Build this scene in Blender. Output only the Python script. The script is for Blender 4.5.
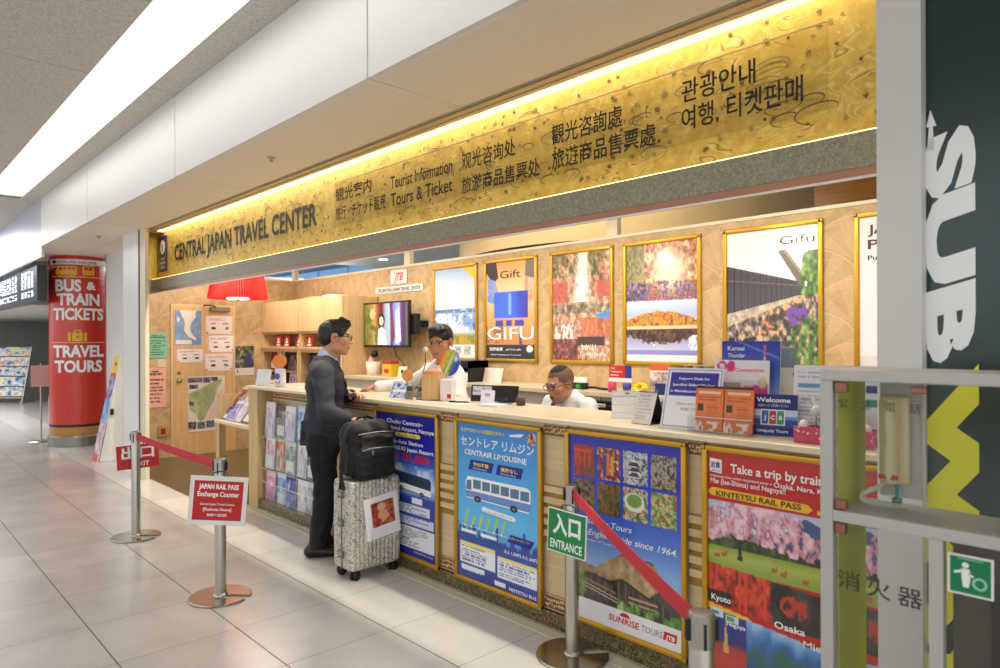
import bpy, bmesh, math, random
import numpy as np
from mathutils import Vector, Matrix

for o in list(bpy.data.objects):
    bpy.data.objects.remove(o, do_unlink=True)
SC = bpy.context.scene
COL = SC.collection
PI = math.pi
random.seed(7)

# ------------------------------------------------------------------ camera
cam_d = bpy.data.cameras.new('camera')
cam_d.sensor_width = 36
cam_d.lens = 24.62
cam_d.shift_y = 0.006
cam_d.clip_start = 0.05
cam_d.clip_end = 200
cam_d.dof.use_dof = True
cam_d.dof.focus_distance = 4.6
cam_d.dof.aperture_fstop = 3.5
cam = bpy.data.objects.new('camera', cam_d)
COL.objects.link(cam)
cam.matrix_world = (Matrix.Translation((0, 0, 1.6)) @ Matrix.Rotation(math.radians(46.64), 4, 'Z')
                    @ Matrix.Rotation(PI / 2, 4, 'X') @ Matrix.Rotation(-0.0035, 4, 'Z'))
SC.camera = cam

# ------------------------------------------------------------------ world, exposure
world = bpy.data.worlds.new('hall_daylight')
SC.world = world
world.use_nodes = True
bg = world.node_tree.nodes['Background']
bg.inputs['Color'].default_value = (0.93, 0.96, 1.0, 1)
bg.inputs['Strength'].default_value = 1.5
SC.view_settings.view_transform = 'Standard'
SC.view_settings.look = 'None'
SC.view_settings.exposure = 0.0
SC.view_settings.gamma = 1.0
SC.view_settings.use_curve_mapping = False
try:
    SC.cycles.max_bounces = 7
    SC.cycles.diffuse_bounces = 4
    SC.cycles.glossy_bounces = 3
    SC.cycles.transmission_bounces = 6
    SC.cycles.transparent_max_bounces = 12
    SC.cycles.caustics_reflective = False
    SC.cycles.caustics_refractive = False
    SC.cycles.sample_clamp_indirect = 4
except Exception:
    pass


def light(name, kind, loc, energy, color=(1, 1, 1), target=None, **kw):
    d = bpy.data.lights.new(name, kind)
    d.energy = energy
    d.color = color
    for k, v in kw.items():
        setattr(d, k, v)
    o = bpy.data.objects.new(name, d)
    COL.objects.link(o)
    o.location = loc
    t = Vector(target) if target else Vector(loc) + Vector((0, 0, -1))
    o.rotation_euler = (t - Vector(loc)).to_track_quat('-Z', 'Y').to_euler()
    return o


WARM = (1.0, 0.90, 0.77)
WARM2 = (1.0, 0.92, 0.82)
# shop interior ceiling panels (hidden behind the lintel)
for x in (-8.6, -6.4, -4.2, -2.2):
    light('shop_ceiling_lamp', 'AREA', (x, 3.9, 2.84), 29, WARM2, shape='RECTANGLE', size=1.6, size_y=0.5)
# spotlights on the back of the lintel washing the poster wall
SPOT_X = (-8.6, -7.3, -5.95, -4.45, -2.9, -1.5)
for x in SPOT_X:
    light('poster_spot', 'SPOT', (x, 3.13, 2.55), 34, WARM, (x + 0.15, 5.0, 1.9), spot_size=math.radians(75), spot_blend=0.7, shadow_soft_size=0.05)
# cabinet and door wall spots
for x in (-9.4, -8.7, -8.05):
    light('cabinet_spot', 'SPOT', (x, 4.18, 2.8), 16, WARM, (x, 4.47, 1.95), spot_size=math.radians(70), spot_blend=0.6, shadow_soft_size=0.04)
light('door_spot', 'SPOT', (-8.3, 3.3, 2.8), 60, WARM2, (-9.97, 3.5, 1.4), spot_size=math.radians(90), spot_blend=0.8, shadow_soft_size=0.1)
# the linear lamp in the slot above the sign: grazes the gold board and lays a bright band on the floor
for x in (-7.88, -5.86, -3.84, -1.82):
    light('sign_slot_lamp', 'AREA', (x, 2.642, 3.15), 36, (1.0, 0.92, 0.76), shape='RECTANGLE', size=2.02, size_y=0.014)
# shop downlights just behind the lintel
for x in (-7.6, -6.0, -4.4, -2.8, -1.2):
    light('counter_downlight', 'SPOT', (x, 3.28, 2.88), 26, WARM2, (x, 3.0, 0), spot_size=math.radians(80), spot_blend=0.4, shadow_soft_size=0.03)
# corridor ceiling lamp, then added fill lights
light('corridor_lamp', 'AREA', (-5.2, 1.45, 3.60), 8, (1, 0.98, 0.95), shape='RECTANGLE', size=9.5, size_y=0.34)
light('far_hall_fill', 'AREA', (-17, 0.5, 3.5), 320, (0.96, 0.98, 1), shape='RECTANGLE', size=5, size_y=2)  # added fill brightening the far hall, no fixture
light('back_hall_fill', 'AREA', (-5.6, 5.35, 3.2), 36, (1.0, 0.9, 0.74), (-6.1, 7.5, 3.0), shape='RECTANGLE', size=5, size_y=0.4)  # added fill aimed at the drum face, no fixture
light('back_hall_fill', 'AREA', (-14, 7.0, 3.2), 260, (0.9, 0.95, 1), shape='RECTANGLE', size=5, size_y=1.0)  # added fill for the left of the hall behind, no fixture


# ------------------------------------------------------------------ colours and materials
def lin(c):
    c = np.asarray(c, dtype=float)
    return np.where(c <= 0.04045, c / 12.92, ((c + 0.055) / 1.055) ** 2.4)


def hexc(h):
    return tuple(int(h[i:i + 2], 16) / 255 for i in (0, 2, 4))


def rgba(c):
    if isinstance(c, str):
        c = hexc(c)
    return tuple(float(x) for x in lin(c[:3])) + (1.0,)


MATS = {}


class NT:
    """small node-tree helper"""

    def __init__(self, name):
        self.m = bpy.data.materials.new(name)
        self.m.use_nodes = True
        self.t = self.m.node_tree
        self.b = self.t.nodes['Principled BSDF']
        MATS[name] = self.m

    def n(self, kind, ins=None, **props):
        nd = self.t.nodes.new(kind)
        for k, v in props.items():
            setattr(nd, k, v)
        for k, v in (ins or {}).items():
            self.put(nd, k, v)
        return nd

    def put(self, nd, k, v):
        s = nd.inputs[k]
        if isinstance(v, bpy.types.NodeSocket):
            self.t.links.new(v, s)
        elif isinstance(v, bpy.types.Node):
            self.t.links.new(v.outputs[0], s)
        else:
            s.default_value = v

    def math(self, op, a, b=0.0, c=0.0):
        return self.n('ShaderNodeMath', {0: a, 1: b, 2: c}, operation=op).outputs[0]

    def mix(self, f, a, b):
        nd = self.n('ShaderNodeMix', data_type='RGBA')
        self.put(nd, 0, f)
        self.put(nd, 6, a if not isinstance(a, str) else rgba(a))
        self.put(nd, 7, b if not isinstance(b, str) else rgba(b))
        return nd.outputs[2]

    def pos(self, obj=False):
        if obj:
            return self.n('ShaderNodeTexCoord').outputs['Object']
        return self.n('ShaderNodeNewGeometry').outputs['Position']

    def xyz(self, v):
        s = self.n('ShaderNodeSeparateXYZ', {0: v})
        return s.outputs[0], s.outputs[1], s.outputs[2]

    def noise(self, v, scale, detail=3, rough=0.5):
        return self.n('ShaderNodeTexNoise', {'Vector': v, 'Scale': scale, 'Detail': detail, 'Roughness': rough}).outputs[0]

    def ramp(self, f, stops):
        nd = self.n('ShaderNodeValToRGB', {0: f})
        e = nd.color_ramp.elements
        while len(e) < len(stops):
            e.new(0.5)
        for k, (p, c) in zip(e, stops):
            k.position = p
            k.color = rgba(c)
        return nd.outputs[0]

    def bump(self, h, strength=0.2, dist=0.01):
        nd = self.n('ShaderNodeBump', {'Height': h, 'Strength': strength, 'Distance': dist})
        self.put(self.b, 'Normal', nd.outputs[0])

    def base(self, c):
        self.put(self.b, 'Base Color', rgba(c) if isinstance(c, (str, tuple)) and not isinstance(c, bpy.types.NodeSocket) else c)

    def set(self, **kw):
        names = {'rough': 'Roughness', 'metal': 'Metallic', 'spec': 'Specular IOR Level', 'coat': 'Coat Weight',
                 'coatr': 'Coat Roughness', 'trans': 'Transmission Weight', 'alpha': 'Alpha', 'ior': 'IOR', 'sheen': 'Sheen Weight'}
        for k, v in kw.items():
            self.put(self.b, names[k], v)
        return self


def M(name, color=None, rough=0.5, metal=0.0, spec=0.4, emit=None, strength=1.0, var=0.06, scale=14.0, **kw):
    """plain painted / plastic / metal surface with a slight procedural variation"""
    if name in MATS:
        return MATS[name]
    t = NT(name)
    c = rgba(color)
    if var > 0:
        nz = t.noise(t.pos(True), scale, 3)
        d = tuple(x * (1 - var) for x in c[:3]) + (1,)
        l = tuple(min(1, x * (1 + var)) for x in c[:3]) + (1,)
        t.put(t.b, 'Base Color', t.mix(nz, d, l))
    else:
        t.put(t.b, 'Base Color', c)
    t.set(rough=rough, metal=metal, spec=spec, **kw)
    if emit:
        t.put(t.b, 'Emission Color', rgba(emit))
        t.put(t.b, 'Emission Strength', strength)
    return t.m


def Mglass(name, color='ffffff', fac=0.12, rough=0.03, tint=0.94):
    """thin clear sheet: mostly transparent with a weak reflection"""
    if name in MATS:
        return MATS[name]
    t = NT(name)
    out = [n for n in t.t.nodes if n.type == 'OUTPUT_MATERIAL'][0]
    c = rgba(color)
    tr = t.n('ShaderNodeBsdfTransparent', {'Color': tuple(x * tint for x in c[:3]) + (1,)})
    gl = t.n('ShaderNodeBsdfGlossy', {'Color': (1, 1, 1, 1), 'Roughness': rough})
    lw = t.n('ShaderNodeLayerWeight', {'Blend': 0.25})
    f = t.math('MULTIPLY_ADD', lw.outputs['Fresnel'], fac * 0.4, fac * 0.12)
    mx = t.n('ShaderNodeMixShader', {0: f, 1: tr.outputs[0], 2: gl.outputs[0]})
    t.t.links.new(mx.outputs[0], out.inputs['Surface'])
    return t.m


def Mwood(name, a, b, axis='x', rough=0.42, scale=1.0, coat=0.0):
    if name in MATS:
        return MATS[name]
    t = NT(name)
    mp = t.n('ShaderNodeMapping', {'Vector': t.pos()})
    s = {'x': (0.8, 14, 14), 'y': (14, 0.8, 14), 'z': (14, 14, 0.8)}[axis]
    mp.inputs['Scale'].default_value = tuple(q * scale for q in s)
    n1 = t.noise(mp.outputs[0], 2.2, 5, 0.6)
    n2 = t.noise(mp.outputs[0], 11.0, 3, 0.6)
    f = t.math('ADD', t.math('MULTIPLY', n1, 0.7), t.math('MULTIPLY', n2, 0.3))
    t.base(t.ramp(f, [(0.3, a), (0.68, b)]))
    t.set(rough=rough, spec=0.4, coat=coat)
    return t.m


def Mart(name, rough=0.3, coat=0.0, coatr=0.2, spec=0.4, attr='col', emit=0.0):
    if name in MATS:
        return MATS[name]
    t = NT(name)
    a = t.n('ShaderNodeAttribute', attribute_name=attr)
    t.put(t.b, 'Base Color', a.outputs['Color'])
    t.set(rough=rough, coat=coat, coatr=coatr, spec=spec)
    if emit:
        t.put(t.b, 'Emission Color', a.outputs['Color'])
        t.put(t.b, 'Emission Strength', emit)
    return t.m


# ------------------------------------------------------------------ mesh builder
def rotmat(axis, ang):
    return Matrix.Rotation(ang, 3, axis)


class MB:
    """collects shapes and links them as ONE mesh object"""

    def __init__(self):
        self.v = []
        self.f = []
        self.m = []
        self.s = []
        self.n = 0
        self.mats = []
        self.grid_cols = []

    def mi(self, mat):
        if mat not in self.mats:
            self.mats.append(mat)
        return self.mats.index(mat)

    def add(self, verts, faces, mat, smooth=False, T=None):
        vs = [Vector(p) for p in verts]
        if T is not None:
            vs = [T @ p for p in vs]
        self.v.extend([tuple(p) for p in vs])
        i = self.mi(mat)
        for f in faces:
            self.f.append([q + self.n for q in f])
            self.m.append(i)
            self.s.append(smooth)
        self.n += len(vs)
        return self

    def box(self, x0, x1, y0, y1, z0, z1, mat, bevel=0.0, seg=2, T=None):
        if bevel <= 0:
            v = [(x0, y0, z0), (x1, y0, z0), (x1, y1, z0), (x0, y1, z0), (x0, y0, z1), (x1, y0, z1), (x1, y1, z1), (x0, y1, z1)]
            f = [(0, 3, 2, 1), (4, 5, 6, 7), (0, 1, 5, 4), (1, 2, 6, 5), (2, 3, 7, 6), (3, 0, 4, 7)]
            return self.add(v, f, mat, False, T)
        bm = bmesh.new()
        bmesh.ops.create_cube(bm, size=1.0)
        for p in bm.verts:
            p.co = Vector(((x0 + x1) / 2 + p.co.x * (x1 - x0), (y0 + y1) / 2 + p.co.y * (y1 - y0), (z0 + z1) / 2 + p.co.z * (z1 - z0)))
        bmesh.ops.bevel(bm, geom=bm.edges[:], offset=bevel, segments=seg, profile=0.5, affect='EDGES')
        self.bm(bm, mat, seg > 2, T)
        bm.free()
        return self

    def bm(self, bm, mat, smooth=False, T=None):
        bm.verts.index_update()
        return self.add([v.co.copy() for v in bm.verts], [[v.index for v in f.verts] for f in bm.faces], mat, smooth, T)

    def tube(self, pts, rad, mat, n=10, caps=True, T=None, flat=None, closed=False):
        """round bar along a path; rad one number or one per point; flat=(a,b) makes an elliptic section"""
        P = [Vector(p) for p in pts]
        R = rad if isinstance(rad, (list, tuple)) else [rad] * len(P)
        L = len(P)
        tang = []
        for i in range(L):
            a = P[(i - 1) % L] if (closed or i > 0) else P[i]
            b = P[(i + 1) % L] if (closed or i < L - 1) else P[i]
            t = (b - a)
            tang.append(t.normalized() if t.length > 1e-9 else Vector((0, 0, 1)))
        ref = Vector((0, 0, 1)) if abs(tang[0].z) < 0.9 else Vector((1, 0, 0))
        u = tang[0].cross(ref).normalized()
        vs, fs = [], []
        for i in range(L):
            if i:
                u = (u - tang[i] * u.dot(tang[i]))
                u = u.normalized() if u.length > 1e-6 else tang[i].orthogonal().normalized()
            w = tang[i].cross(u)
            for k in range(n):
                a = 2 * PI * k / n
                fa, fb = flat or (1, 1)
                vs.append(P[i] + u * (math.cos(a) * R[i] * fa) + w * (math.sin(a) * R[i] * fb))
        rng = L if closed else L - 1
        for i in range(rng):
            j = (i + 1) % L
            for k in range(n):
                k2 = (k + 1) % n
                fs.append((i * n + k, i * n + k2, j * n + k2, j * n + k))
        self.add(vs, fs, mat, True, T)
        if caps and not closed:
            self.add(vs[:n], [tuple(range(n))[::-1]], mat, False, T)
            self.add(vs[-n:], [tuple(range(n))], mat, False, T)
        return self

    def cyl(self, c, r, h, mat, n=24, r2=None, T=None):
        c = Vector(c)
        return self.tube([c, c + Vector((0, 0, h))], [r, r if r2 is None else r2], mat, n, True, T)

    def lathe(self, prof, mat, n=28, c=(0, 0, 0), T=None, smooth=True):
        vs, fs = [], []
        for r, z in prof:
            for k in range(n):
                a = 2 * PI * k / n
                vs.append((c[0] + r * math.cos(a), c[1] + r * math.sin(a), c[2] + z))
        for i in range(len(prof) - 1):
            for k in range(n):
                k2 = (k + 1) % n
                fs.append((i * n + k, i * n + k2, (i + 1) * n + k2, (i + 1) * n + k))
        return self.add(vs, fs, mat, smooth, T)

    def prism(self, poly, depth, mat, T=None, y0=0.0):
        """polygon in x-z extruded along +y from y0"""
        n = len(poly)
        v = [(p[0], y0, p[1]) for p in poly] + [(p[0], y0 + depth, p[1]) for p in poly]
        ar = sum(poly[i][0] * poly[(i + 1) % n][1] - poly[(i + 1) % n][0] * poly[i][1] for i in range(n))
        fr = tuple(range(n)) if ar > 0 else tuple(range(n))[::-1]
        f = [fr, tuple(q + n for q in fr[::-1])]
        for i in range(n):
            j = (i + 1) % n
            f.append((i, i + n, j + n, j) if ar > 0 else (j, j + n, i + n, i))
        return self.add(v, f, mat, False, T)

    def poly(self, poly, y, mat, T=None):
        """flat polygon in x-z at depth y, facing -y"""
        n = len(poly)
        ar = sum(poly[i][0] * poly[(i + 1) % n][1] - poly[(i + 1) % n][0] * poly[i][1] for i in range(n))
        fr = tuple(range(n)) if ar > 0 else tuple(range(n))[::-1]
        return self.add([(p[0], y, p[1]) for p in poly], [fr], mat, False, T)

    def rect(self, x0, x1, z0, z1, y, mat, T=None):
        return self.poly([(x0, z0), (x1, z0), (x1, z1), (x0, z1)], y, mat, T)

    def disc(self, x, z, r, y, mat, n=20, rz=None, T=None):
        return self.poly([(x + r * math.cos(2 * PI * k / n), z + (rz or r) * math.sin(2 * PI * k / n)) for k in range(n)], y, mat, T)

    def text(self, s, x, z, h, y, mat, w=None, align='l', bold=0.0, shear=0.0, T=None, vert=False):
        """lettering in the x-z plane facing -y; x,z = left(or centre) and baseline; h = cap height; w = fit width"""
        vs, fs = glyphs(s, bold, shear)
        if not vs:
            return self
        xs = [p[0] for p in vs]
        x0, x1 = min(xs), max(xs)
        k = h / 0.727
        kx = k if w is None else w / max(1e-6, x1 - x0)
        off = {'l': 0.0, 'c': -(x1 - x0) * kx / 2, 'r': -(x1 - x0) * kx}[align]
        V = [(x + off + (p[0] - x0) * kx, y, z + p[1] * k) for p in vs]
        return self.add(V, fs, mat, False, T)

    def art(self, w, h, nx, ny, fn, mat, x0=None, z0=0.0, y=0.0, T=None):
        """printed sheet: a fine grid in x-z facing -y, coloured per point by fn(u, v) with v downward"""
        if x0 is None:
            x0 = -w / 2
        u, v = np.meshgrid(np.linspace(0, 1, nx), np.linspace(0, 1, ny))
        c = np.clip(fn(u, v), 0, 1)
        vs = [(x0 + uu * w, y, z0 + (1 - vv) * h) for uu, vv in zip(u.ravel(), v.ravel())]
        fs = []
        for j in range(ny - 1):
            for i in range(nx - 1):
                a = j * nx + i
                fs.append((a, a + nx, a + nx + 1, a + 1))
        self.grid_cols.append((self.n, lin(c.reshape(-1, 3))))
        return self.add(vs, fs, mat, False, T)

    def build(self, name, parent=None, loc=(0, 0, 0), rot=(0, 0, 0)):
        me = bpy.data.meshes.new(name)
        me.from_pydata(self.v, [], self.f)
        for m in self.mats:
            me.materials.append(m)
        me.polygons.foreach_set('material_index', self.m)
        me.polygons.foreach_set('use_smooth', self.s)
        if self.grid_cols:
            ca = me.color_attributes.new('col', 'FLOAT_COLOR', 'POINT')
            buf = np.ones((self.n, 4), dtype=np.float32)
            for s, c in self.grid_cols:
                buf[s:s + len(c), :3] = c
            ca.data.foreach_set('color', buf.ravel())
        me.update()
        o = bpy.data.objects.new(name, me)
        COL.objects.link(o)
        o.location = loc
        o.rotation_euler = rot
        if parent is not None:
            o.parent = parent
        return o


_GL = {}


def glyphs(s, bold=0.0, shear=0.0):
    key = (s, bold, shear)
    if key in _GL:
        return _GL[key]
    cu = bpy.data.curves.new('glyph', 'FONT')
    cu.body = s
    cu.size = 1.0
    cu.resolution_u = 3
    cu.offset = bold
    cu.shear = shear
    cu.fill_mode = 'FRONT'
    o = bpy.data.objects.new('glyph', cu)
    COL.objects.link(o)
    dg = bpy.context.evaluated_depsgraph_get()
    ev = o.evaluated_get(dg)
    me = ev.to_mesh()
    vs = [(v.co.x, v.co.y) for v in me.vertices]
    fs = []
    for p in me.polygons:
        q = list(p.vertices)
        if p.normal.z < 0:
            q = q[::-1]
        fs.append(q)
    ev.to_mesh_clear()
    bpy.data.objects.remove(o, do_unlink=True)
    bpy.data.curves.remove(cu)
    _GL[key] = (vs, fs)
    return _GL[key]


def tag(o, label=None, cat=None, group=None, kind=None):
    if label:
        o['label'] = label
    if cat:
        o['category'] = cat
    if group:
        o['group'] = group
    if kind:
        o['kind'] = kind
    return o


def thing(name, label, cat, loc=(0, 0, 0), rz=0.0, group=None, rot=None):
    o = bpy.data.objects.new(name, None)
    o.empty_display_size = 0.1
    COL.objects.link(o)
    o.location = loc
    o.rotation_euler = rot if rot else (0, 0, rz)
    return tag(o, label, cat, group)


def struct(mb, name, loc=(0, 0, 0), rot=(0, 0, 0)):
    return tag(mb.build(name, None, loc, rot), kind='structure')


def copy_thing(root, loc=None, rz=None, label=None):
    """a copy of a thing with copies of its parts and sub-parts"""
    r = root.copy()
    COL.objects.link(r)
    if loc:
        r.location = loc
    if rz is not None:
        r.rotation_euler = (0, 0, rz)
    if label:
        r['label'] = label
    for ch in list(root.children):
        c = ch.copy()
        COL.objects.link(c)
        c.parent = r
        for g in list(ch.children):
            d = g.copy()
            COL.objects.link(d)
            d.parent = c
    return r


# ------------------------------------------------------------------ painting helpers (printed pictures)
def fbm(u, v, s, seed=0, oct=4):
    rs = np.random.RandomState(seed)
    out = np.zeros_like(u)
    amp, tot = 1.0, 0.0
    for o in range(oct):
        n = int(s * 2 ** o) + 2
        g = rs.rand(n + 2, n + 2)
        x = u * n
        y = v * n
        xi = np.clip(x.astype(int), 0, n)
        yi = np.clip(y.astype(int), 0, n)
        fx = x - xi
        fy = y - yi
        fx = fx * fx * (3 - 2 * fx)
        fy = fy * fy * (3 - 2 * fy)
        out += amp * ((g[yi, xi] * (1 - fx) + g[yi, xi + 1] * fx) * (1 - fy) + (g[yi + 1, xi] * (1 - fx) + g[yi + 1, xi + 1] * fx) * fy)
        tot += amp
        amp *= 0.55
    return out / tot


def solid(u, c):
    return np.ones(u.shape + (3,)) * np.array(hexc(c) if isinstance(c, str) else c)


def over(img, mask, c):
    m = np.clip(mask.astype(float), 0, 1)[..., None]
    cc = np.array(hexc(c)) if isinstance(c, str) else c
    return img * (1 - m) + cc * m


def gradv(v, stops):
    ps = [p for p, _ in stops]
    cs = np.array([hexc(c) for _, c in stops])
    return np.stack([np.interp(v, ps, cs[:, k]) for k in range(3)], -1)


def box_(u, v, a, b, c, d):
    return (u >= a) & (u <= b) & (v >= c) & (v <= d)


def inpoly(u, v, pts):
    r = np.zeros(u.shape, bool)
    n = len(pts)
    for i in range(n):
        x0, y0 = pts[i]
        x1, y1 = pts[(i + 1) % n]
        if y0 == y1:
            continue
        c = ((y0 > v) != (y1 > v)) & (u < (x1 - x0) * (v - y0) / (y1 - y0) + x0)
        r ^= c
    return r


def photo(u, v, cols, s=5, seed=0):
    """a small abstract snapshot: noise-mixed colours"""
    n = fbm(u, v, s, seed, 3)
    n = np.clip((n - n.min()) / (np.ptp(n) + 1e-6) * 1.35 - .18, 0, 1)
    return gradv(n, [(i / (len(cols) - 1), c) for i, c in enumerate(cols)])


def inset(img, u, v, a, b, c, d, fn):
    m = box_(u, v, a, b, c, d)
    uu = np.clip((u - a) / (b - a), 0, 1)
    vv = np.clip((v - c) / (d - c), 0, 1)
    sub = fn(uu, vv)
    img[m] = sub[m]
    return img


def lines(img, u, v, a, b, c, d, rows, col, seed=0, fill=0.5):
    """rows of fine print"""
    rs = np.random.RandomState(seed)
    rr = (v - c) / (d - c) * rows
    k = np.clip(rr.astype(int), 0, rows - 1)
    fr = rr - k
    ends = rs.uniform(0.6, 1.0, rows)[k]
    uu = (u - a) / (b - a)
    bits = rs.rand(rows, 60)[k, np.clip((uu * 60).astype(int), 0, 59)] > 0.22
    m = box_(u, v, a, b, c, d) & (fr < fill) & (uu < ends) & bits
    return over(img, m, col)

# ================================================================== SETTING
def tile_floor():
    t = NT('terrazzo_tile')
    p = t.pos()
    x, y, z = t.xyz(p)
    fx = t.math('FRACT', t.math('DIVIDE', t.math('ADD', x, 63.18), 0.6))
    fy = t.math('FRACT', t.math('DIVIDE', t.math('ADD', y, 58.453), 0.6))
    ix = t.math('FLOOR', t.math('DIVIDE', t.math('ADD', x, 63.18), 0.6))
    iy = t.math('FLOOR', t.math('DIVIDE', t.math('ADD', y, 58.453), 0.6))
    dx = t.math('MINIMUM', fx, t.math('SUBTRACT', 1.0, fx))
    dy = t.math('MINIMUM', fy, t.math('SUBTRACT', 1.0, fy))
    lx = t.math('LESS_THAN', dx, 0.0042)
    ly = t.math('LESS_THAN', dy, 0.0058)
    fl = t.noise(p, 120, 3, 0.7)
    big = t.noise(p, 3.0, 3)
    cv = t.n('ShaderNodeCombineXYZ', {0: ix, 1: iy, 2: 0.0})
    wn = t.n('ShaderNodeTexWhiteNoise', {'Vector': cv.outputs[0]})
    base = t.ramp(t.math('ADD', t.math('MULTIPLY', fl, 0.5), t.math('MULTIPLY', big, 0.5)), [(0.3, 'b2aea9'), (0.5, 'c2beb9'), (0.7, 'cecac6')])
    row = t.math('COMPARE', iy, 101.0, 0.2)
    base = t.mix(t.math('MULTIPLY', row, 0.5), base, 'ded9d2')
    hsv = t.n('ShaderNodeHueSaturation', {'Color': base, 'Value': t.math('MULTIPLY_ADD', wn.outputs[0], 0.10, 0.95)})
    c1 = t.mix(t.math('MULTIPLY', lx, 0.75), hsv.outputs[0], '5a5047')
    c2 = t.mix(t.math('MULTIPLY', ly, 0.92), c1, '3b332c')
    t.base(c2)
    line = t.math('MAXIMUM', lx, ly)
    t.set(rough=t.math('MULTIPLY_ADD', line, 0.4, t.math('MULTIPLY_ADD', fl, 0.10, 0.17)), spec=0.55)
    return t.m


def granite(name, a, b, c, scale=160, rough=0.25):
    t = NT(name)
    p = t.pos()
    n = t.noise(p, scale, 4, 0.75)
    t.base(t.ramp(n, [(0.34, a), (0.52, b), (0.66, c)]))
    t.set(rough=rough, spec=0.5)
    return t.m


def wallpaper(name, axis):
    t = NT(name)
    p = t.pos()
    x, y, z = t.xyz(p)
    a = x if axis == 'x' else y
    base = t.ramp(t.noise(p, 5, 3), [(0.35, 'b99c6e'), (0.65, 'c8ac80')])
    R, W, Hh = 0.30, 0.5, 0.44
    col = base
    for off_a, off_z in ((0.0, 0.05), (0.25, 0.27)):
        fa = t.math('MULTIPLY', t.math('SUBTRACT', t.math('FRACT', t.math('DIVIDE', t.math('ADD', a, 40 * W + off_a), W)), 0.5), W)
        fz = t.math('MULTIPLY', t.math('FRACT', t.math('DIVIDE', t.math('ADD', z, off_z), Hh)), Hh)
        r = t.math('SQRT', t.math('ADD', t.math('MULTIPLY', fa, fa), t.math('MULTIPLY', fz, fz)))
        ins = t.math('LESS_THAN', r, R)
        ang = t.math('ARCTAN2', fa, t.math('MAXIMUM', fz, 0.001))
        sec = t.math('FRACT', t.math('MULTIPLY', ang, 1.35))
        wed = t.math('MULTIPLY', t.math('GREATER_THAN', sec, 0.55), ins)
        tone = t.mix(t.noise(p, 9, 2), 'd6b98a', 'd9b184')
        col = t.mix(t.math('MULTIPLY', wed, 0.45), col, tone)
        ring = t.math('LESS_THAN', t.math('ABSOLUTE', t.math('SUBTRACT', r, R)), 0.0028)
        ring2 = t.math('LESS_THAN', t.math('ABSOLUTE', t.math('SUBTRACT', r, R * 0.72)), 0.002)
        rays = t.math('MULTIPLY', ins, t.math('LESS_THAN', t.math('ABSOLUTE', t.math('SUBTRACT', sec, 0.55)), 0.008))
        ln = t.math('MAXIMUM', ring, t.math('MAXIMUM', t.math('MULTIPLY', ring2, 0.6), rays))
        col = t.mix(t.math('MULTIPLY', ln, 0.6), col, 'e6d2a6')
    t.base(col)
    t.set(rough=0.55, spec=0.3)
    return t.m


FLOOR = tile_floor()
GRAN = granite('brown_granite', '352b1a', '6a5b3c', 'a8966a', 95)
GRANF = granite('brown_granite_floor', '4c3f29', '6b5b3d', '85744f', 140, 0.3)
STONE = granite('grey_green_stone', '7d7860', '98927a', 'b3ac92', 110, 0.4)
WALLX = wallpaper('fan_wallpaper', 'x')
WALLY = wallpaper('fan_wallpaper_side', 'y')
WHITE_PANEL = M('white_panel', 'e9e8e6', 0.35, var=0.02)
SOFFIT = M('soffit_beige', 'f2e8d8', 0.45, var=0.02)
CREAM = M('cream_trim', 'e8dcc0', 0.4, var=0.03)
DARK = M('dark_trim', '2b2621', 0.4)
BLACK = M('black_plastic', '151515', 0.4)
WHITE = M('white_plastic', 'ecebe8', 0.4, var=0.02)
GOLD = M('gold_frame', 'c9992e', 0.32, metal=0.55, var=0.06, scale=30)
STEEL = M('brushed_steel', 'b9b3a8', 0.3, metal=0.95, var=0.05, scale=60)
CHROME = M('chrome', 'd8d8d8', 0.12, metal=1.0, var=0.0)
MAPLE = Mwood('maple_x', 'c9ae7e', 'e0cba0', 'x')
MAPLEZ = Mwood('maple_z', 'bf9f68', 'd8bb88', 'z')
COUNTER_TOP = Mwood('counter_top_maple', 'd3c2a0', 'e6d8bb', 'x', 0.35)
BEECHZ = Mwood('beech_z', 'd9ad74', 'ecc892', 'z')


def ceiling_mat():
    t = NT('acoustic_ceiling')
    p = t.pos()
    n = t.noise(p, 55, 4, 0.75)
    t.base(t.ramp(n, [(0.32, 'b6b0a7'), (0.48, 'd2ccc2'), (0.62, 'ded8ce')]))
    t.bump(n, 0.4, 0.01)
    t.set(rough=0.9, spec=0.1)
    return t.m


CEIL = ceiling_mat()

# floor
b = MB()
b.box(-34, 6, -12, 14, -0.2, 0.0, FLOOR)
struct(b, 'floor')
b = MB()
b.box(-9.95, 1.5, 2.93, 4.95, 0.0005, 0.006, GRANF)
b.box(-9.96, -6.6, 2.50, 2.93, 0.0005, 0.006, GRANF)
struct(b, 'trim_1')
b = MB()
b.box(-8.70, 1.5, 2.715, 2.785, 0.0, 0.004, M('cream_stone', 'd8cfb6', 0.35))
struct(b, 'trim_2')

# corridor ceiling with the long lamp recess, panels with open joints
b = MB()
ZC = 3.55
xs = [-34, -22.53, -19.71, -16.9, -14.1, -11.3, -8.48, -5.66, -2.85, -0.03, 2.8, 6]
for i in range(len(xs) - 1):
    a, c = xs[i] + 0.006, xs[i + 1] - 0.006
    b.box(a, c, -3.0, 1.245, ZC, ZC + 0.3, CEIL)
    if c > -11:
        b.box(a, c, 1.655, 1.9, ZC, ZC + 0.3, CEIL)
    else:
        b.box(a, c, 1.245, 2.2, ZC, ZC + 0.3, CEIL)
b.box(-34, 6, -3.0, 2.2, ZC + 0.3, ZC + 0.34, DARK)
struct(b, 'ceiling')

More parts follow.
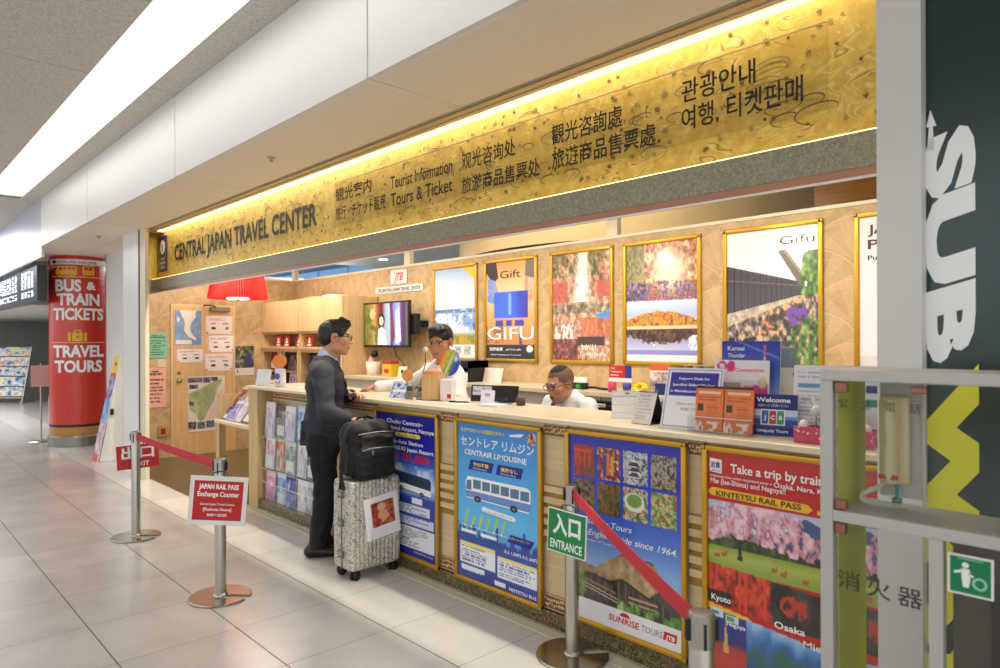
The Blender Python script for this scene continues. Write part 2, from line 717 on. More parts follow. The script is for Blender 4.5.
LAMPW = M('lamp_diffuser', 'ffffff', 0.5, emit='fffdf8', strength=1.75, var=0)
root = thing('ceiling_light', 'long recessed white ceiling light running above the corridor', 'ceiling light', (-4.6, 1.45, 3.55))
b = MB()
b.box(-6.5, 10.5, -0.20, 0.20, 0.09, 0.10, LAMPW)
b.build('diffuser', root)
b = MB()
b.box(-6.5, 10.5, -0.205, -0.2, 0.0, 0.1, WHITE_PANEL)
b.box(-6.5, 10.5, 0.2, 0.205, 0.0, 0.1, M('lamp_side', 'f4f4f2', 0.4, var=0))
b.box(-6.505, -6.5, -0.205, 0.205, 0.0, 0.1, WHITE_PANEL)
b.box(10.5, 10.505, -0.205, 0.205, 0.0, 0.1, WHITE_PANEL)
b.build('housing', root)

# white fascia, beige soffit, metal edge
seams = [-11.116, -8.55, -5.737, -2.926, -0.115, 2.7]
b = MB()
for i in range(len(seams) - 1):
    b.box(seams[i] + 0.007, seams[i + 1] - 0.007, 1.862, 1.90, 2.907, ZC, WHITE_PANEL)
b.box(-11.116, 2.7, 1.90, 1.92, 2.92, ZC, DARK)
struct(b, 'trim_3')
b = MB()
for i in range(len(seams) - 1):
    a = seams[i] if i else -14.0
    b.box(a + 0.007, seams[i + 1] - 0.007, 1.90, 2.478, 2.905, 2.93, SOFFIT)
b.box(-14, -8.7, 2.47, 3.4, 2.905, 2.93, SOFFIT)
b.box(-8.7, 2.7, 2.478, 2.494, 2.902, 2.95, M('rail_grey', 'a39c90', 0.4))
b.box(-8.7, 2.7, 2.494, 2.512, 2.94, 2.95, DARK)
b.box(-8.7, 2.7, 2.512, 2.556, 2.9, 2.95, M('rail_tan', 'cbb28c', 0.4))
b.box(-8.7, 2.7, 2.556, 2.572, 2.94, 2.95, DARK)
b.box(-8.7, 2.7, 2.572, 2.602, 2.897, 2.95, M('rail_cream', 'dcc8a6', 0.4))
struct(b, 'ceiling_front_soffit')
b = MB()
b.box(-34, -11.12, 1.866, 1.9, 2.8, ZC, M('bluish_panel', 'c9cbdf', 0.35, spec=0.4))
b.box(-34, -11.12, 1.862, 1.9, 2.76, 2.8, WHITE_PANEL)
struct(b, 'trim_4')

# white pillar left of the shop, jamb
b = MB()
b.box(-9.35, -8.735, 2.42, 2.52, 0.0, 2.905, WHITE_PANEL)
b.box(-11.55, -10.04, 2.76, 2.84, 0.0, 2.905, WHITE_PANEL)
b.box(-9.37, -9.33, 2.421, 2.52, 0.0, 2.905, M('pillar_edge_grey', 'c4c2bf', .4))
b.box(-8.735, -8.705, 2.425, 2.5, 0.0, 2.905, DARK)
b.box(-8.705, -8.50, 2.43, 2.47, 0.0, 2.905, CREAM)
struct(b, 'wall_front_left')
b = MB()
b.box(-11.57, -11.55, 2.755, 2.84, 0.0, 2.905, M('pillar_gap_grey', '8a8a88', .5))
struct(b, 'trim_5')

# right pillar
b = MB()
b.box(-0.785, -0.655, 2.45, 2.6, 0.0, 2.905, M('grey_white_panel', 'd9d6d2', 0.4, var=0.02))
struct(b, 'wall_front_right')

# shop walls
b = MB()
b.box(-10.05, -9.97, 2.80, 5.08, 0.0, 2.515, WALLY)
b.box(-10.06, -9.965, 2.80, 5.08, 2.515, 2.54, CREAM)
struct(b, 'wall_left')
b = MB()
b.box(-9.97, 1.6, 5.0, 5.08, 0.0, 2.515, WALLX)
b.box(-9.97, 1.6, 4.992, 5.085, 2.515, 2.54, CREAM)
struct(b, 'wall_back')
b = MB()
for x in (-10.02, -6.99, -3.82, -0.8):
    b.box(x - 0.06, x + 0.06, 5.01, 5.07, 2.54, 3.6, CREAM)
struct(b, 'trim_6')
b = MB()
b.box(-9.97, 1.6, 2.95, 5.0, 2.9, 2.96, WHITE_PANEL)
struct(b, 'ceiling_shop')

# lintel under the sign: stone face, glossy brown underside, white rear edge
b = MB()
b.box(-8.95, -0.79, 2.606, 2.69, 2.212, 2.338, STONE)
b.add([(-8.72, 2.50, 2.212), (-8.955, 2.67, 2.212), (-8.955, 2.67, 2.338), (-8.72, 2.50, 2.338)], [(0, 1, 2, 3)], STONE)
b.box(-8.95, -0.79, 2.732, 2.9, 2.24, 2.9, M('lintel_back', 'd8cbb0', 0.5))
b.box(-8.95, -0.79, 2.61, 2.65, 2.178, 2.212, M('copper_brown_laminate', 'a87258', 0.28, spec=0.7, metal=.5))
b.box(-8.95, -0.79, 2.603, 2.609, 2.170, 2.179, M('white_edge', 'f2ece0', 0.4, var=0))
struct(b, 'trim_7')


# sign board: gold leaf paper with flowing water lines and sprigs
def gold_paper():
    t = NT('gold_leaf_paper')
    p = t.pos()
    base = t.ramp(t.noise(p, 14, 5, 0.7), [(0.3, 'a88a36'), (0.5, 'ba9d45'), (0.7, 'ccb25c')])
    wp = t.n('ShaderNodeMapping', {'Vector': p})
    wp.inputs['Scale'].default_value = (1.0, 1.0, 2.2)
    nz = t.noise(wp.outputs[0], 2.6, 2, 0.45)
    band = t.math('ABSOLUTE', t.math('SUBTRACT', t.math('FRACT', t.math('MULTIPLY', nz, 13.0)), 0.5))
    ln = t.math('LESS_THAN', band, 0.045)
    mask = t.math('GREATER_THAN', t.noise(p, 7, 2), 0.54)
    lt = t.math('LESS_THAN', t.math('ABSOLUTE', t.math('SUBTRACT', band, 0.16)), 0.045)
    mask2 = t.math('GREATER_THAN', t.noise(p, 5.5, 2), 0.5)
    c = t.mix(t.math('MULTIPLY', t.math('MULTIPLY', lt, mask2), 0.32), base, 'e6cf93')
    c = t.mix(t.math('MULTIPLY', t.math('MULTIPLY', ln, mask), 0.6), c, '5d451c')
    t.base(c)
    t.set(rough=0.42, spec=0.4, metal=0.15)
    return t.m


GP = gold_paper()
SPRIG = M('sprig_brown', '6a5226', 0.5)
SPRIG2 = M('sprig_grey', '8a7748', 0.5)
INK = M('sign_ink', '1c1810', 0.5)
root = thing('sign_board', 'long gold sign with flowing water pattern and black lettering over the shop opening', 'sign', (-4.87, 2.70, 2.36))
b = MB()
b.box(-4.09, 4.08, 0.0, 0.03, 0.0, 0.545, GP)
b.add([(-3.85, -0.20, 0), (-4.09, 0.0, 0), (-4.09, 0.0, .545), (-3.85, -0.20, .545)], [(0, 1, 2, 3)], GP)
rs = random.Random(4)
for k in range(420):
    x = rs.uniform(-3.95, 4.05)
    z = rs.uniform(0.03, 0.52)
    a0 = rs.uniform(-0.7, 0.7) + PI / 2
    m = SPRIG if rs.random() < 0.6 else SPRIG2
    nl = rs.choice((3, 4, 5, 6))
    L = rs.uniform(0.016, 0.036)
    star = rs.random() < 0.3
    for j in range(nl):
        a = a0 + ((j - (nl - 1) / 2) * (0.42 if not star else 1.1))
        q = L * (1 - 0.12 * abs(j - (nl - 1) / 2)) * (0.7 if star else 1)
        dx, dz = math.cos(a), math.sin(a)
        w = 0.0035
        b.poly([(x, z), (x + dx * q * .5 - dz * w, z + dz * q * .5 + dx * w), (x + dx * q, z + dz * q), (x + dx * q * .5 + dz * w, z + dz * q * .5 - dx * w)], -0.0015, m)
for k in range(130):   # curling water lines
    x = rs.uniform(-3.8, 3.9)
    z = rs.uniform(0.06, 0.48)
    s = rs.uniform(0.035, 0.10)
    fl = rs.choice((-1, 1))
    pts = []
    for i in range(22):
        a = i / 21 * 4.4
        rr = s * (0.25 + 0.75 * i / 21)
        pts.append((x + fl * rr * math.cos(a) * 1.5, z + rr * math.sin(a) * 0.55))
    m = SPRIG if k % 2 else SPRIG2
    for i in range(21):
        w = 0.0012 + 0.0020 * math.sin(PI * i / 21)
        (xa, za), (xb, zb) = pts[i], pts[i + 1]
        if min(za, zb) < 0.01 or max(za, zb) > 0.535:
            continue
        l = math.hypot(xb - xa, zb - za) + 1e-6
        nx_, nz_ = -(zb - za) / l * w, (xb - xa) / l * w
        b.poly([(xa - nx_, za - nz_), (xb - nx_, zb - nz_), (xb + nx_, zb + nz_), (xa + nx_, za + nz_)], -0.0022, m)
b.text('CENTRAL JAPAN TRAVEL CENTER', -8.33 + 4.87, 0.172, 0.185, -0.003, INK, w=3.34, bold=0.022)
b.build('gold_panel', root)
b = MB()
NAVY = M('navy_plate', '26215a', 0.35)
PALE = M('plate_white', 'efeee8', 0.4, var=0)
b.box(-3.99, -3.72, -0.012, 0.0, 0.075, 0.50, NAVY, 0.008)
b.disc(-3.855, 0.365, 0.085, -0.0135, PALE, 28)
b.text('i', -3.855, 0.315, 0.105, -0.015, NAVY, align='c', bold=0.03)
b.text('Tourist', -3.855, 0.215, 0.03, -0.0135, PALE, w=0.13, align='c', bold=.02)
b.text('Information', -3.855, 0.165, 0.03, -0.0135, PALE, w=0.2, align='c', bold=.02)
b.text('案内所', -3.855, 0.108, 0.035, -0.0135, PALE, w=0.15, align='c')
b.build('information_plate', root)
b = MB()
b.box(0.26, 3.86, -0.062, -0.057, 0.095, 0.425, Mglass('sign_acrylic', 'fbf9f3', 0.1, 0.1, 0.96))
b.box(0.26, 3.86, -0.0625, -0.0565, 0.422, 0.426, M('acrylic_edge', 'f0dfa8', 0.3, var=0))
TX = -4.87
yt = -0.0635
for s, x, z, h, w in (
        ('観光案内', -4.588, 2.650, .078, .49), ('旅行・チケット販売', -4.588, 2.510, .078, .665),
        ('Tourist Information', -3.862, 2.622, .085, .655), ('Tours & Ticket', -3.862, 2.505, .088, .655),
        ('观光咨询处', -3.12, 2.622, .076, .455), ('旅游商品售票处', -3.12, 2.478, .076, .64),
        ('觀光咨詢處', -2.396, 2.618, .079, .45), ('旅遊商品售票處', -2.396, 2.490, .079, .635),
        ('관광안내', -1.629, 2.640, .079, .338), ('여행, 티켓판매', -1.629, 2.520, .079, .527)):
    b.text(s, x - TX, z - 2.36, h, yt, INK, w=w, bold=0.012)
b.build('lettered_acrylic', root)

b = MB()
b.box(-8.95, -0.79, 2.70, 2.72, 2.906, 3.2, M('slot_cream', 'd2b88e', 0.6, var=0))
b.box(-8.95, -0.79, 2.59, 2.602, 2.95, 3.2, M('slot_dark', '6a5c48', 0.6, var=0))
b.box(-8.95, -0.79, 2.59, 2.72, 3.2, 3.22, DARK)
struct(b, 'trim_8')
b = MB()
b.box(-8.9, -0.8, 2.62, 2.635, 2.339, 2.345, M('led_strip', 'ffffff', 0.5, emit='ffcf80', strength=4, var=0))
tag(b.build('led_strip'), 'warm light line glowing along the bottom edge of the gold sign', 'strip light')

# beyond the shop's back wall
b = MB()
b.box(-34, 6, 5.1, 14, 5.7, 5.75, M('far_ceiling', '8b8f92', 0.7))
b.box(-13.6, 6, 5.1, 12.5, 3.3, 3.4, M('far_ceiling_low', 'e4e4e2', 0.7))
struct(b, 'ceiling_hall_behind')
BLUEW = M('blue_glazing', '6d97c0', 0.25, emit='5f92c4', strength=0.7, var=0.05)
b = MB()
b.box(-34, 6, 12.5, 12.6, 0.0, 5.7, M('far_wall_grey', '7d8b98', 0.6))
struct(b, 'wall_hall_behind')
b = MB()
x = -33.0
while x < -12.0:
    b.box(x, x + 1.9, 12.4, 12.5, 2.9, 4.15, BLUEW)
    b.box(x, x + 1.9, 12.4, 12.5, 4.3, 5.6, BLUEW)
    x += 2.05
struct(b, 'window_1')
b = MB()
b.lathe([(2.9, 2.76), (2.9, 3.66)], M('drum_beige', 'd8bb86', 0.5), 72, (-6.1, 8.9, 0))
b.lathe([(2.9, 2.76), (2.84, 2.76), (2.78, 2.84), (0.01, 2.84)], M('drum_under', '8a6a3c', 0.5), 72, (-6.1, 8.9, 0))
struct(b, 'ceiling_drum')
b = MB()
b.box(-2.9, 4.0, 7.2, 7.3, 0.0, 3.65, Mwood('brown_wall', '9a661e', 'c08438', 'x', 0.3))
struct(b, 'wall_hall_brown')
b = MB()
b.lathe([(0.0, 0.0), (0.075, 0.0), (0.09, -0.012), (0.09, 0.0)], M('downlight_glow', 'ffffff', 0.5, emit='fff4dc', strength=4, var=0), 20, (-12.1, 8.07, 3.298))
tag(b.build('downlight'), 'small lit downlight in the grey ceiling beyond the back wall', 'ceiling light')

# far end of the corridor
b = MB()
b.box(-26.2, -26, -6, 9, 0.0, 3.6, M('far_grey_wall', 'a3a5a0', 0.6))
b.box(-26.0, -25.9, 4.6, 9, 0.0, 2.3, M('far_dark_wall', '6f736f', 0.6))
struct(b, 'wall_far')
b = MB()
b.box(-26, -13.3, 2.09, 9, 2.2, 2.9, M('low_soffit', 'b9b7b0', 0.6))
struct(b, 'ceiling_low')
b = MB()
b.box(-14.2, -14.1, 3.0, 8.6, 0.0, 2.2, M('side_grey_wall', '8d908c', 0.6))
struct(b, 'wall_far_side')
for X, Y, lab in ((-9.64 + 0.1, 2.20, 'small round sprinkler in the soffit above the white pillar'), (-4.65, 2.16, 'small round sprinkler in the beige soffit above the gold sign')):
    b = MB()
    b.lathe([(0.0, -0.03), (0.012, -0.03), (0.014, -0.01), (0.03, -0.008), (0.032, 0.0)], STEEL, 16)
    tag(b.build('sprinkler', None, (X, Y, 2.905)), lab, 'sprinkler')
# rear of the hall behind the viewer
b = MB()
b.box(-34, 6, -12.2, -12, 0.0, 1.2, M('rear_wall', 'b9b4aa', 0.6))
struct(b, 'wall_rear')

# ================================================================== COUNTER
CX0, CX1, CY0 = -6.55, -0.70, 2.815      # left end, right end, front plane
CT = 1.165                               # top surface height
SLOT = M('slot_gold', 'a8863a', 0.45, metal=0.2)
CARV = M('carved_dark', '84552f', 0.5)
CARVL = M('carved_light', 'dcbc8e', 0.45)
root = thing('service_counter', 'long pale wood service counter with louvred slots and granite plinth', 'counter', (-3.7, 2.815, 0))
ox, oy = -3.7, 2.815
b = MB()
b.box(-4.9 - ox, CX1 - ox, 0.02, 0.06, 0.095, 1.135, MAPLE)
b.box(-6.35 - ox, -4.9 - ox, 0.14, 0.18, 0.095, 1.135, MAPLE)      # recessed bay of the leaflet rack
b.box(-4.9 - ox, -4.86 - ox, 0.0, 0.16, 0.095, 1.135, MAPLEZ)
b.box(CX0 - ox, -6.35 - ox, -0.015, 0.16, 0.0, 1.135, MAPLEZ, 0.004)   # end panel
b.box(CX0 - ox, CX0 + 0.05 - ox, 0.0, 0.50, 0.02, 1.135, MAPLEZ)
b.box(CX1 - 0.05 - ox, CX1 - ox, 0.06, 0.50, 0.02, 1.135, MAPLEZ)
b.build('counter_body', root)
b = MB()
b.box(-6.35 - ox, CX1 - ox, 0.0, 0.05, 0.0, 0.088, GRAN)
b.build('plinth', root)
b = MB()
b.box(CX0 - 0.01 - ox, CX1 - ox, -0.03, 0.54, 1.137, CT, COUNTER_TOP, 0.004)
b.build('countertop', root)
for (a, c) in ((-4.9, -4.33), (-3.57, -3.395), (-2.635, -2.455), (-1.715, -1.63), (-0.865, -0.70)):
    b = MB()
    b.box(a - ox, c - ox, 0.014, 0.021, 0.46, 0.79, SLOT)
    for k in range(5):
        z = 0.50 + k * 0.062
        b.box(a - ox, c - ox, 0.004, 0.02, z, z + 0.036, MAPLE, 0.003)
        pass
    b.build('louvre_panel', root)


def carved(b, x0, x1, z0, z1, y, T=None):
    b.box(x0, x1, y + 0.004, y + 0.012, z0, z1, CARV, T=T)
    b.box(x0, x1, y - 0.001, y + 0.006, z1 - 0.004, z1, MAPLE, T=T)
    b.box(x0, x1, y - 0.001, y + 0.006, z0, z0 + 0.004, MAPLE, T=T)
    rs = random.Random(int(abs(x0) * 100 + z0 * 10))
    n = max(3, int((x1 - x0) / 0.016))
    for i in range(n):
        cx = x0 + (i + 0.5) * (x1 - x0) / n
        for j in range(2):
            cz = z0 + 0.012 + (z1 - z0 - 0.024) * (j + rs.uniform(-.25, .25) + 0.5) / 2
            r = rs.uniform(0.006, 0.0095)
            b.lathe([(0.0, 0.004), (r * .6, 0.003), (r, 0.0)], CARVL, 8, T=Matrix.Translation((cx + rs.uniform(-.004, .004), y + 0.004, cz)) @ Matrix.Rotation(PI / 2, 4, 'X'))


for (a, c) in ((-4.9, -4.33), (-3.57, -3.395), (-2.635, -2.455), (-1.715, -1.63), (-0.865, -0.70)):
    for (e, g) in ((1.062, 1.128), (0.096, 0.175)):
        b = MB()
        carved(b, a - ox, c - ox, e, g, 0.008)
        b.build('carved_panel', root)
b = MB()
carved(b, -6.33 - ox, -4.9 - ox, 1.045, 1.125, 0.125)
b.build('carved_panel', root)

# lower writing desk on the left with a sloped leaflet display
root = thing('side_desk', 'low pale wood desk with an open kneehole left of the counter end', 'desk', (-7.0, 2.83, 0))
b = MB()
b.box(-0.46, 0.44, -0.02, 0.46, 0.725, 0.76, COUNTER_TOP, 0.004)
b.build('desktop', root)
b = MB()
b.box(-0.46, -0.37, 0.0, 0.07, 0.0, 0.725, MAPLEZ)
b.build('leg', root)
b = MB()
b.box(-0.37, 0.44, 0.40, 0.43, 0.0, 0.725, Mwood('maple_shade', 'b4935c', 'c9a873', 'x'))
b.build('modesty_panel', root)
b = MB()
b.box(-0.46, -0.43, 0.02, 0.30, 0.76, 1.02, MAPLEZ)
b.add([(-0.43, 0.05, .765), (0.44, 0.05, .765), (0.44, 0.30, 1.10), (-0.43, 0.30, 1.10), (-0.43, 0.08, .765), (0.44, 0.08, .765), (0.44, 0.33, 1.10), (-0.43, 0.33, 1.10)],
      [(0, 1, 2, 3), (7, 6, 5, 4), (0, 4, 5, 1), (3, 2, 6, 7), (0, 3, 7, 4), (1, 5, 6, 2)], MAPLE)
b.build('display_slope', root)

ARTP = Mart('printed_paper', 0.45)
ARTG = Mart('printed_gloss', 0.35, coat=0.5, coatr=0.12)
PAPER = M('white_paper', 'f1efec', 0.6, var=0.02)
rs = random.Random(21)
PAL = {'w': ['f0eef2', 'e6dde6', 'c9a3b8'], 'v': ['efeaf6', 'b9aee0', '6a62b8'], 'r': ['c03a34', '7a2a2c', 'd9c9c0'], 'b': ['2c3a86', '6c7cc0', 'e9e9f2'],
       'k': ['3a3440', '6f6570', 'b9aeb4'], 'g': ['d9dcda', 'a8b3ac', '6d7a76'], 's': ['cfe1f2', '8fb3dc', '5d84bd'], 'm': ['f0c8dc', 'd86fae', 'f7efe9'], 'n': ['5c4a42', '8c7a70', 'cfc4bb'],
       'y': ['f5dd52', 'e9a53a', 'fff2b0'], 't': ['8fc0bc', '3f7f86', 'e4efec'], 'o': ['f1e6dc', 'd98b5a', 'a85c3c'], 'p': ['f7f2ee', 'eac9cf', 'e0506e']}


def leaflet_art(kind, seed, head=True):
    def fn(u, v):
        img = photo(u, v, PAL[kind], 4, seed)
        if head:
            img = over(img, v < 0.17, PAL[kind][0])
            img = lines(img, u, v, .1, .04, .9, .15, 2, '444450', seed + 3, .55)
        img = over(img, box_(u, v, .12, .88, .62, .9), 'f4f1ee') if seed % 2 else img
        img = lines(img, u, v, .16, .64, .84, .88, 5, '8a8690', seed, .45)
        return img
    return fn


def leaflet(name, label, kind, seed, w, h, loc, rot, group=None, cat='leaflet', th=0.006):
    b = MB()
    b.box(-w / 2, w / 2, 0.0012, th, 0, h, PAPER)
    b.art(w, h, 22, 30, leaflet_art(kind, seed), ARTP, y=0.0)
    return tag(b.build(name, None, loc, rot), label, cat, group)


sl = -math.atan2(0.25, 0.335)
G = 'leaflets on the sloped desk display'
for (x, t, k, w, h, lab) in (
        (-7.34, 0.00, 'b', .10, .15, 'dark blue leaflet at the left foot of the sloped desk display'),
        (-7.20, 0.00, 'v', .17, .24, 'lilac printed leaflet in the lower row of the sloped desk display'),
        (-7.01, 0.00, 'w', .17, .24, 'mostly white leaflet in the lower row of the sloped desk display'),
        (-6.81, 0.00, 'k', .16, .24, 'dark grey leaflet in the lower row beside the counter end'),
        (-7.30, 0.16, 'r', .16, .22, 'red and brown booklet high at the left of the sloped desk display'),
        (-7.05, 0.25, 'p', .20, .24, 'pink patterned leaflet in the upper row of the sloped desk display'),
        (-6.80, 0.27, 'm', .18, .26, 'pink and magenta leaflet in the upper row by the counter end')):
    leaflet('leaflet', lab, k, int(-x * 100) % 17, w, h, (x, 2.83 + 0.035 + t * .598, 0.768 + t * .80), (sl, 0, 0), G)

# acrylic rack with leaflets on the counter front
ACR = Mglass('clear_acrylic', 'fafcfd', 0.14, 0.04, 0.985)
AEDGE = M('acrylic_rim', 'dfe6ea', 0.2, var=0)
root = thing('leaflet_rack', 'clear acrylic three-tier leaflet rack on the counter front', 'rack', (-5.6, 2.90, 0.10))
ncol, cw = 7, 0.205
X0 = -6.325
tiers = (0.055, 0.385, 0.69)
b = MB()
b.box(X0 + 5.6, X0 + 5.6 + ncol * cw, 0.035, 0.04, 0.0, 0.93, ACR)
b.build('back_sheet', root)
for ti, z in enumerate(tiers):
    b = MB()
    zz = z - 0.10
    b.box(X0 + 5.6, X0 + 5.6 + ncol * cw, -0.062, -0.059, zz, zz + 0.20, ACR)
    b.box(X0 + 5.6, X0 + 5.6 + ncol * cw, -0.062, 0.04, zz - 0.004, zz, ACR)
    b.box(X0 + 5.6, X0 + 5.6 + ncol * cw, -0.064, -0.058, zz + 0.1985, zz + 0.2005, AEDGE)
    b.box(X0 + 5.6, X0 + 5.6 + ncol * cw, -0.064, -0.058, zz - 0.003, zz, AEDGE)
    for k in range(ncol + 1):
        b.box(X0 + 5.6 + k * cw - 0.0015, X0 + 5.6 + k * cw + 0.0015, -0.06, 0.036, zz, zz + 0.20, ACR)
    b.build('pocket_row', root)
kinds = [['m', 's', 'b', 'w', 'g', 'v', 's'], ['p', 'o', 'g', 'w', 'k', 'w', 'g'], ['w', 'n', 'w', 's', 'n', 'p', 'w']]
words = {'m': 'magenta and white', 's': 'pale blue', 'b': 'deep blue', 'w': 'white', 'g': 'grey', 'v': 'lilac', 'p': 'pink and white', 'o': 'cream and orange', 'k': 'dark grey', 'n': 'brown'}
ords = ['first', 'second', 'third', 'fourth', 'fifth', 'sixth', 'seventh']
rows = ['bottom', 'middle', 'top']
for ti, z in enumerate(tiers):
    for k in range(ncol):
        kd = kinds[ti][k]
        leaflet('leaflet', '%s leaflet in the %s tier of the acrylic rack, %s from the left' % (words[kd], rows[ti], ords[k]),
                kd, ti * 7 + k, 0.182 if k % 2 else 0.192, 0.300 + 0.012 * ((k * 7 + ti) % 3), (X0 + (k + .5) * cw, 2.86 + 0.012 * (k % 2), z + 0.004), (-0.06, 0, 0), 'leaflets in the acrylic rack', th=0.012)


# ------------------------------------------------------------------ framed posters
def framed(label, x0, x1, z0, z1, y, fn, extra=None, fw=0.028, nx=104, ny=148, mat=None, depth=0.022, group='posters on the counter front'):
    """gold snap frame with printed sheet; local origin at the lower left corner of the frame, front at y=-depth"""
    w, h = x1 - x0, z1 - z0
    root = thing('framed_poster', label, 'poster', (x0, y, z0), group=group)
    b = MB()
    for (a, c, e, f) in ((0, w, 0, fw), (0, w, h - fw, h), (0, fw, 0, h), (w - fw, w, 0, h)):
        b.box(a, c, -depth, 0, e, f, GOLD, 0.006, 3)
    for (cx, cz) in ((0, 0), (w, 0), (0, h), (w, h)):
        s = 0.019
        b.box(cx - (s if cx else -0.0), cx + (0 if cx else s), -depth - 0.003, -depth + 0.004, cz - (s if cz else 0), cz + (0 if cz else s), GOLD, 0.003)
    b.build('frame', root)
    b = MB()
    b.box(fw * .6, w - fw * .6, -0.006, -0.001, fw * .6, h - fw * .6, PAPER)
    b.art(w - fw * 1.8, h - fw * 1.8, nx, ny, fn, mat or ARTG, x0=fw * .9, z0=fw * .9, y=-0.008)
    if extra:
        W, H = w - fw * 1.8, h - fw * 1.8

        def P(u, v):
            return fw * .9 + u * W, fw * .9 + (1 - v) * H

        class K:
            pass
        k = K()
        k.b, k.W, k.H, k.P = b, W, H, P

        def txt(s, u, v, hh, m, w=None, align='l', bold=0.0, shear=0.0, lift=0.0):
            x, z = P(u, v)
            b.text(s, x, z, hh * H, -0.0095 - lift, m, None if w is None else w * W, align, bold, shear)

        def pl(pts, m, lift=0.0):
            b.poly([P(*q) for q in pts], -0.0088 - lift, m)
        k.t, k.p = txt, pl
        extra(k)
    b.build('poster_sheet', root)
    return root


TW = M('print_white', 'f6f6f4', 0.4, var=0)
TK = M('print_black', '17161a', 0.4, var=0)
TY = M('print_yellow', 'f6e04a', 0.4, var=0)
TR = M('print_red', 'd0262a', 0.4, var=0)
TB = M('print_blue', '1f2a8c', 0.4, var=0)
TBR = M('print_brown', '5a3020', 0.4, var=0)
TGOLD = M('print_gold', 'f3c53a', 0.4, var=0)
TSKY = M('print_sky', '7db9ea', 0.4, var=0)
TGREY = M('print_grey', '77757a', 0.4, var=0)


def bus_shape(k, u0, v0, w, h, body, win, stripe, persp=0.0):
    q = lambda a, c: (u0 + a * w, v0 + c * h + persp * a)
    k.p([q(0.02, .95), q(0, .3), q(.04, .06), q(.96, 0), q(1, .12), q(1, .88), q(.97, .95)], body)
    k.p([q(.01, .92), q(.01, .66), q(1, .58), q(1, .9)], stripe, .0002)
    for i in range(6):
        a = .13 + i * .145
        k.p([q(a, .52), q(a, .16), q(a + .125, .14), q(a + .125, .5)], win, .0003)
    k.p([q(.015, .62), q(.02, .24), q(.10, .2), q(.10, .62)], win, .0003)
    for a in (.2, .76):
        k.p([(u0 + a * w + .055 * w * math.cos(t * PI / 7), v0 + .93 * h + persp * a + .13 * h * math.sin(t * PI / 7)) for t in range(14)], TK, .0004)
        k.p([(u0 + a * w + .028 * w * math.cos(t * PI / 5), v0 + .93 * h + persp * a + .065 * h * math.sin(t * PI / 5)) for t in range(10)], TGREY, .0005)


# --- F1: airport bus
def f1(u, v):
    img = gradv(v, [(0, '1b1b8e'), (.22, '2024a8'), (.4, '4a7fcf'), (.5, 'bcd9ee'), (.56, '6f9ad6'), (.58, '2a46a6'), (1, '26269a')])
    n = fbm(u, v, 5, 3)
    img = over(img, ((v > .36) & (v < .55)) * np.clip((n - .5) * 3, 0, .7), 'ffffff')
    img = over(img, box_(u, v, .04, .9, .635, .70), 'e2e8f2')
    img = over(img, box_(u, v, .04, .96, .715, .78), 'd3ddee')
    img = over(img, box_(u, v, .03, .97, .795, .945), 'efeff4')
    img = over(img, box_(u, v, .04, .6, .60, .63), '1c2f86')
    img = lines(img, u, v, .06, .88, .64, .695, 4, '4b5fa8', 5)
    img = lines(img, u, v, .06, .94, .72, .775, 4, '4b5fa8', 6)
    img = lines(img, u, v, .06, .92, .805, .935, 9, '7c7c8e', 8)
    img = over(img, box_(u, v, .62, .78, .585, .62), 'f4f4f4')
    return img


def f1x(k):
    k.t('Chubu Centrair-', .5, .075, .030, TW, .60, 'c', .02)
    k.t('International Airport, Nagoya', .5, .120, .028, TW, .94, 'c', .02)
    k.p([(.36, .135), (.74, .135), (.76, .15), (.74, .165), (.36, .165), (.34, .15)], TY)
    k.t('Express Liner', .55, .158, .013, TB, .3, 'c', lift=.001)
    k.t('Kinjo-futo Station', .5, .215, .028, TW, .6, 'c', .02)
    k.t('LEGOLAND® Japan Resort', .5, .262, .028, TW, .92, 'c', .02)
    k.t('ONE WAY', .10, .325, .030, TR, .32, 'l', .03, .15)
    k.t('¥1,000', .46, .33, .052, TR, .44, 'l', .035)
    bus_shape(k, .32, .40, .60, .135, M('print_bus_navy', '2b3f7a', .4, var=0), M('print_glass', '27303c', .3, var=0), TW, .03)
    k.t('MEITETSU BUS', .8, .968, .012, TW, .3, 'c')


framed('blue airport bus poster behind the suitcase, leftmost on the counter front', -4.335, -3.568, .078, 1.108, 2.815, f1, f1x)


# --- F2: limousine
def f2(u, v):
    img = gradv(v, [(0, '2f7fd2'), (.12, '3d97e2'), (.45, '4fb0ee'), (.62, '62bdf2'), (.72, '4f9fe0'), (.735, '2b4fae'), (1, '2a3f9c')])
    rs_ = np.random.RandomState(5)
    hts = rs_.uniform(.0, .075, 40)
    hts[[8, 9, 20, 33, 34]] += .06
    k = np.clip((u * 40).astype(int), 0, 39)
    img = over(img, (v > .735 - hts[k]) & (v < .76), '2746a0')
    img = over(img, box_(u, v, .03, .49, .775, .905), 'eef1f6')
    img = over(img, box_(u, v, .52, .98, .80, .93), 'eef1f6')
    img = over(img, box_(u, v, .03, .49, .775, .797), 'f2e37a')
    img = over(img, box_(u, v, .52, .98, .80, .822), 'f2e37a')
    img = lines(img, u, v, .05, .47, .80, .90, 6, '5a62a8', 2)
    img = lines(img, u, v, .54, .96, .826, .925, 6, '5a62a8', 4)
    img = lines(img, u, v, .04, .4, .92, .965, 3, 'dfe4f2', 9)
    img = over(img, box_(u, v, .05, .35, .925, .95), 'f0f0f4')
    img = over(img, box_(u, v, .48, .62, .955, .985), 'f0f0f4')
    img = inset(img, u, v, .87, .97, .02, .085, lambda a, c: photo(a, c, ['d9a04a', 'f4e6d2', 'b0402c', '4a2a20'], 5, 4))
    return img


